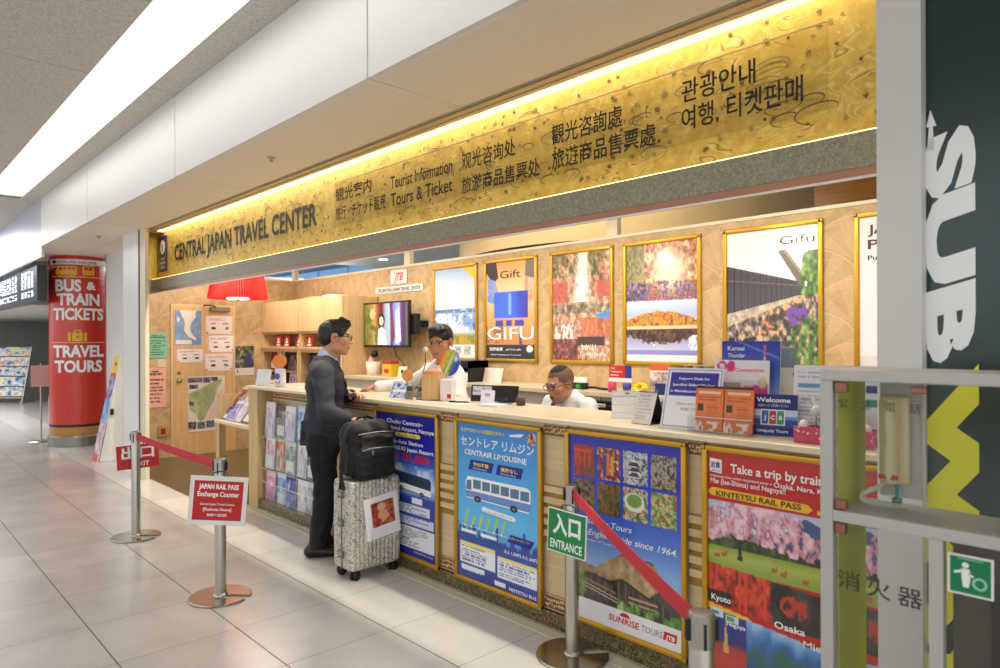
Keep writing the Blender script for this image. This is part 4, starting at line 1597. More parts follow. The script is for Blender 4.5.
# red pleated hanging lamp
root = thing('pendant_lamp', 'large red pleated lampshade hanging near the door at the back left', 'lamp', (-8.9, 3.67, 2.15))
b = MB()
n = 150
vs, fs = [], []
for j, (z, r) in enumerate(((0.0, .37), (.01, .368), (.33, .315))):
    for k in range(n):
        rr = r * (1 + (.022 if k % 2 else -.022))
        a = 2 * PI * k / n
        vs.append((rr * math.cos(a), rr * math.sin(a), z + (0.006 if (k % 2 and j == 0) else 0)))
for j in range(2):
    for k in range(n):
        k2 = (k + 1) % n
        fs.append((j * n + k, j * n + k2, (j + 1) * n + k2, (j + 1) * n + k))
b.add(vs, fs, M('red_shade', 'd8211c', .6, emit='e02018', strength=.35))
b.build('lamp_shade', root)
b = MB()
b.lathe([(0, -.012), (.13, -.008), (.15, .004), (.13, .02), (0, .02)], M('lamp_bowl', 'fff0dc', .4, emit='fff0d8', strength=1.5, var=0), 28)
b.lathe([(0, -.03), (.012, -.028), (.015, -.01)], BLACK, 10)
b.build('diffuser', root)
b = MB()
b.cyl((0, 0, .02), .008, .73, BLACK, 8)
b.build('cord', root)

# ------------------------------------------------------------------ door wall (faces +x): sheets rotated a quarter turn
RZ = PI / 2
XW = -9.966
root = MB()
root.box(0, .89, -.012, 0, 0, 2.11, M('door_edge', 'e3c594', .45))
root.box(.03, .86, -.02, -.004, 0.0, 2.08, BEECHZ)
d1 = struct(root, 'door_1', (XW, 3.17, 0.006), (0, 0, RZ))
b = MB()
b.lathe([(0, .0), (.022, 0), (.026, .012), (.0, .02)], STEEL, 18, T=Matrix.Translation((.10, -.02, 1.16)) @ Matrix.Rotation(PI / 2, 4, 'X'))
b.lathe([(0, .0), (.03, 0), (.032, .03), (.026, .05), (.0, .055)], STEEL, 20, T=Matrix.Translation((.10, -.02, 1.05)) @ Matrix.Rotation(PI / 2, 4, 'X'))
b.build('door_handle', d1)
b = MB()
b.box(.52, .80, -.07, -.02, 2.02, 2.08, M('closer_grey', '8c8478', .4), .006)
b.tube([(.6, -.05, 2.08), (.5, -.14, 2.1), (.44, -.02, 2.1)], .009, DARK, 8)
b.build('door_closer', d1)


def wall_sheet(name, label, cat, y0, y1, z0, z1, fn, extra=None, nx=40, ny=54, rough=.5, group=None, lift=0.0):
    w, h = y1 - y0, z1 - z0
    b = MB()
    b.box(0, w, -.002, 0, 0, h, PAPER)
    b.art(w, h, nx, ny, fn, ARTP, x0=0, z0=0, y=-.003)
    if extra:
        extra(b, w, h)
    return tag(b.build(name, None, (XW + .001 + lift, y0, z0), (0, 0, RZ)), label, cat, group)


def map_blue(u, v):
    img = solid(u, '7fa3cc')
    n = fbm(u, v, 6, 3)
    img = over(img, (n > .5), '8fb0d4')
    img = over(img, inpoly(u, v, [(.18, 0), (.8, 0), (.78, .2), (.62, .35), (.56, .55), (.68, .72), (.82, .82), (.76, .86), (.5, .76), (.34, .58), (.38, .34), (.3, .2)]), 'f3ece0')
    img = over(img, inpoly(u, v, [(.10, .18), (.2, .24), (.16, .36), (.1, .3)]), 'f0e9de')
    img = over(img, box_(u, v, .05, .64, .85, .98), 'f0ece4')
    return img


def sheet_white(seed):
    def fn(u, v):
        img = solid(u, 'f4ece8')
        img = over(img, (u < .03) | (u > .97) | (v < .03) | (v > .97), 'e9d4cf')
        for a in (.28, .74):
            img = over(img, box_(u, v, a - .1, a + .1, .38, .47), '9a948e')
            img = over(img, box_(u, v, a - .05, a + .1, .62, .74) & (fbm(u, v, 8, seed) > .4), '2c2a2a')
        img = over(img, (((u - .06) / .04) ** 2 + ((v - .93) / .05) ** 2 < 1) | (((u - .95) / .03) ** 2 + ((v - .9) / .04) ** 2 < 1), 'd8403a')
        img = lines(img, u, v, .1, .9, .1, .28, 3, 'c2a8a4', seed)
        return img
    return fn


def notice(bg, seed):
    def fn(u, v):
        img = solid(u, bg)
        img = lines(img, u, v, .12, .9, .08, .22, 2, '4a5a50', seed, .6)
        img = lines(img, u, v, .12, .9, .3, .92, 7, '4a4a44', seed + 1, .42)
        return img
    return fn


def green_map(u, v):
    n = fbm(u, v, 7, 3)
    img = solid(u, 'efe6dc')
    img = over(img, inpoly(u, v, [(.0, .3), (.2, .26), (.45, .18), (.75, .08), (.95, .06), (.8, .25), (.7, .45), (.55, .62), (.42, .8), (.3, .82), (.2, .68), (.05, .6)]), gradv(n, [(.3, '9cb07c'), (.6, 'b4c490'), (.8, 'ccd6a8')]))
    img = over(img, inpoly(u, v, [(.8, .3), (1, .2), (1, .78), (.5, .8), (.6, .62)]), 'ecd6cc')
    for i, (a, c, d, e) in enumerate(((0, .38, .02, .11), (.4, .6, .02, .12), (.62, .8, .02, .09), (.02, .26, .15, .22), (.02, .16, .45, .52), (.0, .22, .82, .96), (.25, .45, .83, .95), (.48, .7, .82, .94), (.74, .98, .80, .94))):
        img = inset(img, u, v, a, c, d, e, lambda x, y, i=i: photo(x, y, ['2a2a3a', '5a6a8a', 'a89080'], 4, i))
    return img


def garden_cal(u, v):
    n = fbm(u, v, 8, 5)
    img = gradv(n, [(.3, '2f3a2a'), (.5, '5a6a48'), (.7, 'a8a090')])
    img = over(img, inpoly(u, v, [(.55, .2), (.8, .25), (1, .6), (.95, .72), (.5, .72)]), '4a4a6a')
    img = over(img, v > .74, 'f2e4de')
    img = over(img, box_(u, v, .1, .15, .8, .92), '3a3a3a')
    return img


wall_sheet('wall_map', 'blue and white map at the upper left of the door', 'map', 3.215, 3.575, 1.545, 2.03, map_blue, lift=.021)
wall_sheet('door_sheet', 'white sheet with small pictures, lower left on the door under the blue map', 'notice', 3.24, 3.60, 1.30, 1.49, sheet_white(1), lift=.021, group='white sheets on the door')
wall_sheet('door_sheet', 'white sheet with small pictures, topmost at the right of the door', 'notice', 3.63, 4.02, 1.70, 1.96, sheet_white(2), lift=.021, group='white sheets on the door')
wall_sheet('door_sheet', 'white sheet with small pictures, middle one at the right of the door', 'notice', 3.67, 4.03, 1.44, 1.68, sheet_white(3), lift=.021, group='white sheets on the door')
wall_sheet('door_sheet', 'white sheet with small pictures, lowest at the right of the door', 'notice', 3.62, 4.02, 1.17, 1.42, sheet_white(4), lift=.021, group='white sheets on the door')
wall_sheet('region_map', 'large green and pink illustrated map low on the door', 'map', 3.39, 3.90, .325, 1.10, green_map, nx=60, ny=80, lift=.022)
wall_sheet('picture_calendar', 'garden photo calendar on the wall right of the door', 'calendar', 4.065, 4.345, 1.09, 1.525, garden_cal)
wall_sheet('paper_notice', 'mint green handwritten notice left of the door', 'notice', 2.885, 3.135, 1.37, 1.71, notice('86c9a4', 5))
wall_sheet('paper_notice', 'long salmon pink notice left of the door', 'notice', 2.875, 3.11, .70, 1.245, notice('f3b49c', 9))
wall_sheet('paper_slip', 'small pale blank slip between the green and pink notices', 'notice', 3.00, 3.11, 1.24, 1.355, lambda u, v: solid(u, 'e8d2ae'))
b = MB()
b.box(0, .12, -.03, 0, 0, .14, Mwood('alarm_wood', 'b98a58', 'cfa06a', 'z'), .004)
b.box(.03, .09, -.034, -.028, .03, .11, M('alarm_red', '9a2a22', .4), .003)
tag(b.build('alarm_button', None, (XW + .001, 3.0, .30), (0, 0, RZ)), 'small wooden box with a dark red plate low on the wall left of the door', 'switch')

# ------------------------------------------------------------------ back worktop and what stands on it
WT = 1.165
root = thing('back_worktop', 'pale wood worktop with white base cabinets along the back wall', 'worktop', (-3.0, 4.5, 0))
b = MB()
b.box(-4.6, 4.5, -.02, .498, WT - .04, WT, COUNTER_TOP, .004)
b.build('worktop', root)
b = MB()
for i in range(9):
    a = -4.6 + i * 1.01
    b.box(a, a + 1.0, .02, .49, 0.02, WT - .042, M('offwhite_cabinet', 'd9d2c4', .45))
b.build('base_cabinet', root)
for (a, c) in ((-1.0, -.70), (-.64, -.38)):
    b = MB()
    b.box(a, c, .008, .022, .90, 1.09, M('tray_black', '26262a', .5))
    for k in range(4):
        b.box(a + .01, c - .01, -.004, .012, .915 + k * .045, .92 + k * .045, M('tray_grey', '53555a', .5))
    b.rect(a + .03, a + .14, 1.04, 1.07, -.0005, TW)
    b.build('file_drawer', root)


def card(name, label, cat, w, h, loc, rz, fn, lean=-.2, th=.006, extra=None, nx=36, ny=36, foot=None, backm=None):
    """a leaning printed card / sheet on a foot"""
    root = None
    b = MB()
    b.box(-w / 2, w / 2, .0012, th, 0, h, backm or PAPER)
    b.art(w, h, nx, ny, fn, ARTP, y=0)
    if extra:
        extra(b)
    if foot is None:
        return tag(b.build(name, None, loc, (lean, 0, rz)), label, cat)
    root = thing(name, label, cat, loc, rz)
    b.build('printed_card', root, (0, 0, .004), (lean, 0, 0))
    f = MB()
    f.box(-w / 2, w / 2, -.02, foot, 0, .004, ACR)
    f.box(-w / 2, w / 2, foot - .004, foot, 0.004, h * .75, ACR)
    f.build('stand', root)
    return root


card('clipboard', 'plain pale board leaning on the back worktop under the orange poster', 'board', .29, .15, (-5.22, 4.80, WT), 0, lambda u, v: solid(u, 'f0dfd6'), -.25)
root = thing('file_tray', 'black stacked file tray with papers on the back worktop', 'tray', (-5.55, 4.74, WT))
b = MB()
b.box(-.2, .2, -.14, .14, 0, .008, BLACK)
b.box(-.2, -.192, -.14, .14, 0, .22, BLACK)
b.box(.192, .2, -.14, .14, 0, .22, BLACK)
b.box(-.2, .2, .132, .14, 0, .22, BLACK)
b.box(-.2, .2, -.14, .14, .145, .22, BLACK)
b.build('tray', root)
b = MB()
b.box(-.18, .18, -.12, .12, .009, .1, PAPER)
b.build('paper_stack', root)
root = thing('pen_cup', 'white cup holding a pink and black figure at the left of the back worktop', 'cup', (-7.28, 4.70, WT))
b = MB()
b.lathe([(.0, 0), (.075, 0), (.09, .17), (.084, .17), (.07, .01), (0, .01)], M('cup_cream', 'efe3d0', .5), 20)
b.build('cup', root)
b = MB()
b.lathe([(0, .02), (.04, .05), (.05, .18), (.03, .24), (0, .25)], M('doll_pink', 'd9a898', .6), 14, (-.02, 0, 0))
b.lathe([(0, .22), (.045, .24), (.04, .30), (0, .32)], M('doll_hair', '231c1a', .6), 14, (.03, 0, 0))
b.build('figure', root)
b = MB()
b.box(-.09, .09, -.06, .06, 0, .15, M('box_yellow', 'e8bf2c', .5), .004)
b.box(-.085, .085, -.062, .06, .15, .19, M('box_redlid', 'b4402c', .5), .004)
b.rect(-.05, .05, .04, .09, -.0605, TR)
tag(b.build('tin', None, (-6.93, 4.72, WT)), 'yellow tin with dark red lid under the television', 'tin')
card('price_card', 'small cream card standing right of the yellow tin', 'card', .16, .13, (-6.65, 4.68, WT), 0, lambda u, v: over(solid(u, 'efe2c6'), box_(u, v, .3, .6, .3, .6), '4a4038'), -.2)
b = MB()
b.box(-.55, -.05, -.12, .14, 0, .03, BLACK, .004)
tag(b.build('black_case', None, (-7.35, 4.72, WT)), 'flat black case at the left end of the back worktop', 'case') if False else None
b = MB()
b.box(-.08, .08, -.05, .05, 0, .055, M('box_darkgreen', '2a3a2c', .5), .004)
b.rect(.02, .06, .012, .045, -.0505, M('green_label', '2f9a4a', .4))
tag(b.build('pen_box', None, (-3.93, 4.66, WT)), 'dark box with a green patch behind the seated clerk', 'box')
card('memo_pad', 'white memo pad standing behind the dark green box', 'pad', .2, .1, (-4.05, 4.78, WT), 0, lambda u, v: solid(u, 'f3e9e0'), -.3)
b = MB()
b.tube([(-.2, 0, .012), (-.05, .02, .02), (.06, -.02, .016), (.2, .01, .012)], .011, BLACK, 8)
tag(b.build('phone_cable', None, (-3.72, 4.66, WT)), 'black coiled cable lying on the worktop right of the green box', 'cable')


def redsign(u, v):
    img = solid(u, 'd22a26')
    img = over(img, u > .72, '2f3f8c')
    img = over(img, v > .74, 'f4f2f0')
    return img


root = thing('tax_sign', 'red white and blue sign on a clear post on the back worktop', 'sign', (-3.44, 4.62, WT))
b = MB()
b.box(-.115, .115, 0, .006, .085, .22, PAPER)
b.art(.23, .135, 30, 20, redsign, ARTP, z0=.085, y=-.001)
for i, s in enumerate(('Your', 'Transaction', 'Service')):
    b.text(s, -.10, .19 - i * .028, .016, -.002, TW, w=(.05, .12, .085)[i], bold=.02)
b.build('sign_face', root)
b = MB()
b.box(-.05, .05, -.03, .03, 0, .004, ACR)
b.box(-.006, .006, .006, .010, .004, .09, ACR)
b.build('stand', root)
for nm_, cc, x, h, lab in (('cup', 'd8506a', -3.55, .085, 'pink cup below the red white and blue sign'), ('cup', '3a3f8c', -3.40, .08, 'dark blue cup below the red white and blue sign')):
    b = MB()
    b.lathe([(0, 0), (.032, 0), (.038, h), (.034, h), (.028, .006), (0, .006)], M('cup_' + cc, cc, .4), 18)
    tag(b.build(nm_, None, (x + .07, 4.56, WT)), lab, 'cup')
b = MB()
for k in range(7):
    a = 2 * PI * k / 7
    b.lathe([(0, -.018), (.024, -.012), (.03, 0), (.024, .012), (0, .018)], M('flower_yellow', 'f2cf22', .5), 12, (.045 * math.cos(a), .02 * math.sin(a), .05 + .026 * math.sin(a)))
b.lathe([(0, 0), (.03, .0), (.032, .04), (0, .05)], M('flower_core', 'c9982a', .5), 12)
tag(b.build('yellow_flower', None, (-3.20, 4.56, WT)), 'yellow flower shaped holder on the worktop right of the red sign', 'ornament')
root = thing('leaflet_holder', 'clear holder with an orange topped magazine on the back worktop', 'holder', (-3.17, 4.78, WT))
b = MB()
b.box(-.09, .09, 0, .006, .05, .235, PAPER)
b.art(.18, .185, 30, 30, lambda u, v: over(over(photo(u, v, ['efe2d8', 'c8b0a8', '5a5a7a'], 4, 4), v < .28, 'd9683a'), box_(u, v, 0, 1, .3, .36), 'f2ece6'), ARTP, z0=.05, y=-.001)
b.build('magazine', root)
b = MB()
b.box(-.10, .10, -.05, .06, 0, .004, ACR)
b.box(-.10, .10, -.03, -.027, .004, .10, ACR)
b.box(-.10, .10, .01, .013, .004, .19, ACR)
b.build('stand', root)
b = MB()
b.box(-.09, .09, -.03, .03, 0, .09, M('binder_navy', '27306e', .45), .003)
tag(b.build('navy_box', None, (-2.98, 4.60, WT)), 'small navy box in front of the brown folders', 'box')
root = thing('folder_rack', 'rack of upright brown and grey folders on the back worktop', 'rack', (-2.80, 4.72, WT))
for i, cc in enumerate(('8a7864', 'b9a68c', '6a5a4c', 'cfc2ac', '7d7468', 'a08a6c')):
    b = MB()
    b.box(-.006, .006, -.12, .12, .006, .235, M('folder_' + cc, cc, .55), T=Matrix.Translation((-.10 + i * .042, 0, 0)) @ Matrix.Rotation(.14, 4, 'Y'))
    b.build('folder', root)
b = MB()
b.box(-.15, .17, -.13, .13, 0, .005, DARK)
b.box(-.15, -.146, -.13, .13, 0, .1, DARK)
b.box(.166, .17, -.13, .13, 0, .1, DARK)
b.build('rack_frame', root)

# ================================================================== ON THE COUNTER
def ellipse_paddle(name, label, loc, rz, rx, rzz, zc, col, base=True, fn=None):
    root = thing(name, label, 'paddle', loc, rz)
    b = MB()
    pts = [(rx * math.cos(2 * PI * k / 28), zc + rzz * math.sin(2 * PI * k / 28)) for k in range(28)]
    b.prism(pts, .006, M('paddle_' + col, col, .45))
    b.build('paddle_face', root)
    b = MB()
    b.cyl((0, .003, .004), .006, zc - rzz, M('stick_wood', 'b98f58', .5), 8)
    b.build('stick', root)
    b = MB()
    b.lathe([(0, 0), (.035, 0), (.035, .012), (.01, .02), (0, .02)], M('base_white', 'e9e4da', .4), 18, (0, .003, 0))
    b.build('base', root)
    return root


Z = CT + .0005
card('card_stand', 'blank white card stand on the counter end above the leaflet rack', 'card', .20, .155, (-6.42, 2.88, Z), .25, lambda u, v: solid(u, 'f2f0ee'), -.2, foot=.06)
ellipse_paddle('paddle', 'orange oval paddle standing behind the snack bag at the counter end', (-6.38, 3.04, Z), .45, .085, .062, .235, 'f08a2a')
b = MB()
vs, fs = [], []
for j in range(9):
    t = j / 8
    for k in range(16):
        a = 2 * PI * k / 16
        th = .035 * math.sin(PI * min(1, .15 + t * .85)) + .003
        vs.append((.072 * math.cos(a) * (1 - .12 * math.sin(PI * t)), th * math.sin(a), .17 * t))
for j in range(8):
    for k in range(16):
        k2 = (k + 1) % 16
        fs.append((j * 16 + k, j * 16 + k2, (j + 1) * 16 + k2, (j + 1) * 16 + k))
b.add(vs, fs, M('bag_white', 'eceaf0', .4), True)
b.disc(0, .10, .034, -.040, M('bag_blue', '3a6ac0', .4), 18, .03)
b.rect(-.03, .03, .035, .06, -.034, M('bag_red', 'd86a5a', .4))
tag(b.build('snack_bag', None, (-6.13, 2.93, Z), (0, 0, .3)), 'white snack bag with blue and red print at the counter end', 'bag')
b = MB()
b.box(-.1, .1, -.06, .06, 0, .004, PAPER)
tag(b.build('paper_sheet', None, (-5.80, 3.02, Z), (0, 0, .2)), 'white paper sheet lying right of the snack bag', 'paper')

# items around the standing clerk
card('blue_leaflet', 'tilted blue and white leaflet before the standing clerk', 'leaflet', .15, .14, (-4.30, 2.99, Z), .5, lambda u, v: over(photo(u, v, ['2f56b8', 'e6ecf6', '5a86d8'], 4, 3), box_(u, v, .1, .9, .4, .6), 'f4f6fa'), -.75)
card('clear_calendar', 'small clear desk frame with a grey picture beside the blue leaflet', 'frame', .085, .10, (-4.60, 3.20, Z), .5, lambda u, v: over(solid(u, 'd9d4da'), box_(u, v, .3, .7, .3, .55), '6a5a78'), -.15, foot=.04)
for i, (x, y) in enumerate(((-4.14, 2.98), (-4.03, 3.0))):
    b = MB()
    b.box(-.032, .032, -.012, .012, 0, .105, M('grey_device', '9a968e', .4), .006, 3)
    b.rect(-.022, .022, .06, .092, -.0125, M('lcd_green', '4c544a', .3))
    for q in range(6):
        b.disc(-.016 + (q % 3) * .016, .022 + (q // 3) * .018, .005, -.0125, DARK, 8)
    tag(b.build('handset', None, (x, y, Z), (-.35, 0, .45)), 'grey upright %s behind the blue leaflet' % ('handset with keypad, left of two' if i == 0 else 'handset with keypad, right of two'), 'handset', 'grey handsets')
ellipse_paddle('paddle', 'orange round paddle standing by the grey handsets', (-4.30, 3.08, Z), .6, .045, .046, .165, 'f2a65a')
root = thing('bamboo_box', 'tall bamboo pen box with an orange cloth top before the standing clerk', 'box', (-3.96, 3.06, Z), .55)
b = MB()
BAM = Mwood('bamboo', 'd0a054', 'ecc888', 'z', .4)
for (a, c, e, f) in ((-.062, .062, -.05, -.044), (-.062, .062, .044, .05), (-.062, -.056, -.044, .044), (.056, .062, -.044, .044)):
    b.box(a, c, e, f, 0, .195, BAM)
b.box(-.062, .062, -.05, .05, 0, .006, BAM)
b.build('box_body', root)
b = MB()
b.lathe([(.05, .188), (.066, .194), (.062, .21), (.03, .222), (0, .215)], M('orange_cloth', 'f0925a', .7), 14)
b.build('cloth', root)
b = MB()
b.box(-.045, .045, -.04, .04, 0, .155, M('white_box', 'efe6e2', .45), .004)
b.rect(.01, .04, .02, .05, -.0405, TR)
tag(b.build('white_box', None, (-3.83, 3.10, Z), (0, 0, .5)), 'slim white box with a red mark right of the bamboo box', 'box')


def rainbow(u, v):
    s = u * .9 + v * .25
    img = gradv(s, [(.1, 'e8863a'), (.25, 'f0a83a'), (.38, 'ecd23a'), (.48, '6fae4a'), (.56, 'e8e6dc'), (.62, 'd8c23a'), (.7, '3f9a6a'), (.78, '3a5ac8'), (1, '2f49c0')])
    return over(img, ((u - .8) / .1) ** 2 + ((v - .25) / .12) ** 2 < 1, 'dfe4f2')


root = thing('round_fan', 'rainbow striped paper fan standing before the standing clerk', 'fan', (-3.97, 3.16, Z), .6, rot=(0, .22, .6))
b = MB()
n = 30
pts = [(.075 * math.cos(2 * PI * k / n), .275 + .10 * math.sin(2 * PI * k / n)) for k in range(n)]
b.prism(pts, .004, PAPER, y0=.001)
cu, cv = [], []
vs = [(0, 0, .275)]
cl = [(.5, .5)]
for r in (.33, .66, 1.0):
    for k in range(n):
        a = 2 * PI * k / n
        vs.append((.075 * r * math.cos(a), 0, .275 + .10 * r * math.sin(a)))
        cl.append((.5 + .5 * r * math.cos(a), .5 - .5 * r * math.sin(a)))
fs = [(0, 1 + k, 1 + (k + 1) % n) for k in range(n)]
for j in range(2):
    for k in range(n):
        k2 = (k + 1) % n
        fs.append((1 + j * n + k, 1 + (j + 1) * n + k, 1 + (j + 1) * n + k2, 1 + j * n + k2))
uu = np.array([c[0] for c in cl])
vv = np.array([c[1] for c in cl])
b.grid_cols.append((b.n, lin(np.clip(rainbow(uu, vv), 0, 1))))
b.add(vs, fs, ARTP)
b.build('fan_leaf', root)
b = MB()
b.tube([(0, .003, .004), (0, .003, .2)], .007, M('fan_handle', 'd9c08a', .5), 8)
b.build('handle', root)
root = thing('wire_stand', 'thin black wire stand with a small pale clip left of the bamboo box', 'stand', (-4.27, 3.16, Z))
b = MB()
b.lathe([(0, 0), (.035, 0), (.035, .006), (0, .008)], BLACK, 16)
b.tube([(0, 0, .006), (.012, .02, .12), (.03, .05, .25), (.03, .05, .34)], .0035, BLACK, 6)
b.build('wire', root)
b = MB()
b.lathe([(0, -.02), (.018, -.012), (.022, .004), (.012, .02), (0, .024)], M('clip_pale', 'd8d2c8', .3), 14, (.03, .05, .36))
b.build('clip', root)
for i, (x, y, w, d, rz, c, lab) in enumerate(((-3.86, 2.93, .30, .10, .05, 'f2e2dc', 'pink tinted paper lying before the bamboo box'), (-3.62, 3.02, .22, .16, -.3, 'f4f1ee', 'white paper lying under the black pen'), (-3.30, 3.05, .16, .11, .2, 'f1eef6', 'small stack of white paper before the dark tablet'))):
    b = MB()
    h = .002 if i < 2 else .014
    b.box(-w / 2, w / 2, -d / 2, d / 2, 0, h, M('sheet_' + c, c, .6, var=.02))
    tag(b.build('paper_sheet', None, (x, y, Z), (0, 0, rz)), lab, 'paper')
b = MB()
b.tube([(-.075, 0, .006), (.05, 0, .006), (.07, 0, .006), (.08, 0, .006)], [.0055, .0055, .004, .001], BLACK, 10)
b.box(-.07, -.03, -.002, .002, .011, .013, BLACK)
tag(b.build('pen', None, (-3.62, 3.03, Z + .003), (0, 0, .5)), 'black pen lying on white paper on the counter', 'pen')


def photo_sign(u, v):
    img = solid(u, '1c1c20')
    return over(img, box_(u, v, .06, .94, .06, .62), gradv(fbm(u, v, 6, 3), [(.3, 'd8c8e0'), (.5, 'e8e4ea'), (.7, '8aa08a')]))


card('photo_sign', 'black framed picture sign standing left of the dark tablet', 'sign', .175, .115, (-3.58, 3.20, Z), .35, photo_sign, -.15, foot=.05, backm=BLACK)
root = thing('tablet', 'dark tablet on a stand near the middle of the counter', 'tablet', (-3.40, 3.24, Z), .35)
b = MB()
b.box(-.10, .10, 0, .009, .01, .125, BLACK, .003)
b.rect(-.092, .092, .018, .117, -.0006, M('tablet_glass', '24252a', .1, spec=.7, var=0))
b.build('display', root, (0, 0, 0), (-.3, 0, 0))
b = MB()
b.box(-.05, .05, -.02, .09, 0, .005, BLACK)
b.tube([(0, .03, .06), (0, .08, .005)], .005, BLACK, 6)
b.build('stand', root)
card('white_pouch', 'crumpled white pouch with lilac print leaning on the tablet', 'pouch', .09, .10, (-3.42, 3.10, Z), .5, lambda u, v: over(solid(u, 'efecf2'), box_(u, v, .3, .7, .2, .45), 'b8a8d0'), -.35, th=.025)
b = MB()
b.lathe([(0, 0), (.03, 0), (.032, .05), (.026, .05), (.024, .006), (0, .006)], M('brown_cup', '5c4636', .5), 16)
tag(b.build('clip_holder', None, (-3.21, 3.22, Z)), 'small brown clip holder right of the dark tablet', 'holder')
b = MB()
b.box(-.10, .10, -.04, .04, 0, .008, M('blue_sheet', 'b4bce6', .5))
tag(b.build('blue_pad', None, (-3.36, 3.13, Z), (0, 0, .3)), 'pale blue pad lying before the dark tablet', 'pad')


def cal_page(u, v):
    img = solid(u, 'f5f3f2')
    img = over(img, (abs(v - .2) < .012), '9aa0a8')
    gr = ((np.mod(u * 7, 1) < .05) | (np.mod((v - .22) * 7, 1) < .06)) & (v > .22)
    img = over(img, gr, 'd8d6da')
    img = over(img, box_(u, v, .42, .56, .07, .15), '8a9098')
    return img


def tent(name, label, w, h, d, loc, rz, fn, side):
    root = thing(name, label, 'calendar', loc, rz)
    b = MB()
    a = math.atan2(d / 2, h)
    L = math.hypot(h, d / 2)
    b.box(-w / 2, w / 2, .001, .003, 0, L, side)
    b.art(w, L, 40, 40, fn, ARTP, y=0)
    b.build('front_page', root, (0, -d / 2, 0), (-a, 0, 0))
    b = MB()
    b.box(-w / 2, w / 2, -.003, 0, 0, L, side)
    b.build('back_page', root, (0, d / 2, 0), (a, 0, 0))
    b = MB()
    for k in range(12):
        x = -w / 2 + (k + .5) * w / 12
        b.tube([(x, .007 * math.cos(t * PI / 4), h + .002 + .007 * math.sin(t * PI / 4)) for t in range(8)], .0012, STEEL, 5, closed=True)
    b.build('ring_binding', root)
    b = MB()
    b.box(-w / 2, w / 2, -d / 2, d / 2, 0, .002, side)
    b.build('base', root)
    return root


tent('desk_calendar', 'white desk calendar tent on the counter near the seated clerk', .175, .15, .09, (-2.28, 3.13, Z), .62, cal_page, PAPER)
tent('desk_calendar', 'desk calendar tent with black sides turned end-on to the viewer', .12, .165, .13, (-2.055, 3.0, Z), -.05, lambda u, v: lines(over(solid(u, 'e6dfda'), v < .05, '8a8480'), u, v, .08, .92, .12, .92, 8, 'c4bcb8', 3), M('calendar_black', '191919', .5))


def support(u, v):
    img = solid(u, 'eeedf2')
    img = over(img, box_(u, v, .03, .97, .03, .97), '8a90c8')
    img = over(img, box_(u, v, .04, .96, .04, .96), 'f4f3f5')
    img = over(img, box_(u, v, .07, .93, .07, .46), '3f3aa6')
    img = over(img, box_(u, v, .08, .92, .885, .892), '8a90c8')
    return img


def support_t(b):
    for i, s in enumerate(('Support Desk for', 'Specified Skilled Worker', 'in Manufacturing Industry')):
        b.text(s, 0, .245 - i * .032, .013, -.001, TW, w=(.16, .215, .23)[i], align='c', bold=.02)
    b.text('Open and closed', 0, .118, .014, -.001, TGREY, w=.155, align='c')
    b.text('9:00-17:30', 0, .09, .014, -.001, TGREY, w=.1, align='c')


card('desk_sign', 'white framed sign with a violet panel leaning left of the orange booklets', 'sign', .29, .305, (-1.765, 2.90, Z), .12, support, -.32, extra=support_t, foot=.12, nx=60, ny=60)

# stepped stand with leaflets, orange booklets in front
root = thing('stepped_stand', 'clear stepped leaflet stand behind the orange booklets', 'stand', (-1.58, 2.93, Z), .05)
b = MB()
b.box(-.135, .135, .11, .26, 0, .004, ACR)
for (y, z0, z1) in ((.10, .004, .24), (.18, .004, .34)):
    b.box(-.135, .135, y + .035, y + .038, z0, z1, ACR)
for (y, z) in ((.10, .12), (.18, .22)):
    b.box(-.135, .135, y - .02, y + .035, z - .004, z, ACR)
    b.box(-.135, .135, y - .022, y - .019, z, z + .05, ACR)
b.build('stand_body', root)


def orange_book(u, v):
    img = gradv(v, [(0, 'e8793a'), (.5, 'ee8848'), (1, 'e06a30')])
    img = over(img, v < .05, '3a2a26')
    img = over(img, box_(u, v, .12, .88, .12, .17), 'f8d2b4')
    img = lines(img, u, v, .12, .9, .24, .34, 2, 'a8482a', 4, .5)
    img = lines(img, u, v, .45, .92, .42, .7, 6, 'c86a3a', 7, .5)
    img = over(img, box_(u, v, .08, .30, .40, .56), '4a3a34')
    img = over(img, (v > .78) & (fbm(u, v, 8, 3) > .5), 'f6d8c8')
    return img


for i, x in enumerate((-1.655, -1.515)):
    b = MB()
    b.box(-.068, .068, .001, .012, 0, .21, M('book_orange', 'd9692e', .5))
    b.art(.136, .21, 34, 50, orange_book, ARTP, y=0)
    tag(b.build('booklet', None, (x, 2.895 + .012 * i, Z + .006), (-.12, 0, .06)), 'orange booklet, %s of the pair in the clear holder' % ('left' if i == 0 else 'right'), 'booklet', 'orange booklets')
b = MB()
b.box(-.155, .155, -.03, -.027, .0, .075, ACR)
b.box(-.155, .155, -.03, .035, 0, .004, ACR)
b.box(-.155, -.152, -.03, .035, .004, .075, ACR)
b.box(.152, .155, -.03, .035, .004, .075, ACR)
b.box(-.155, .155, -.031, -.026, .073, .076, AEDGE)
tag(b.build('acrylic_holder', None, (-1.585, 2.893, Z), (0, 0, .06)), 'clear acrylic holder around the two orange booklets', 'holder')


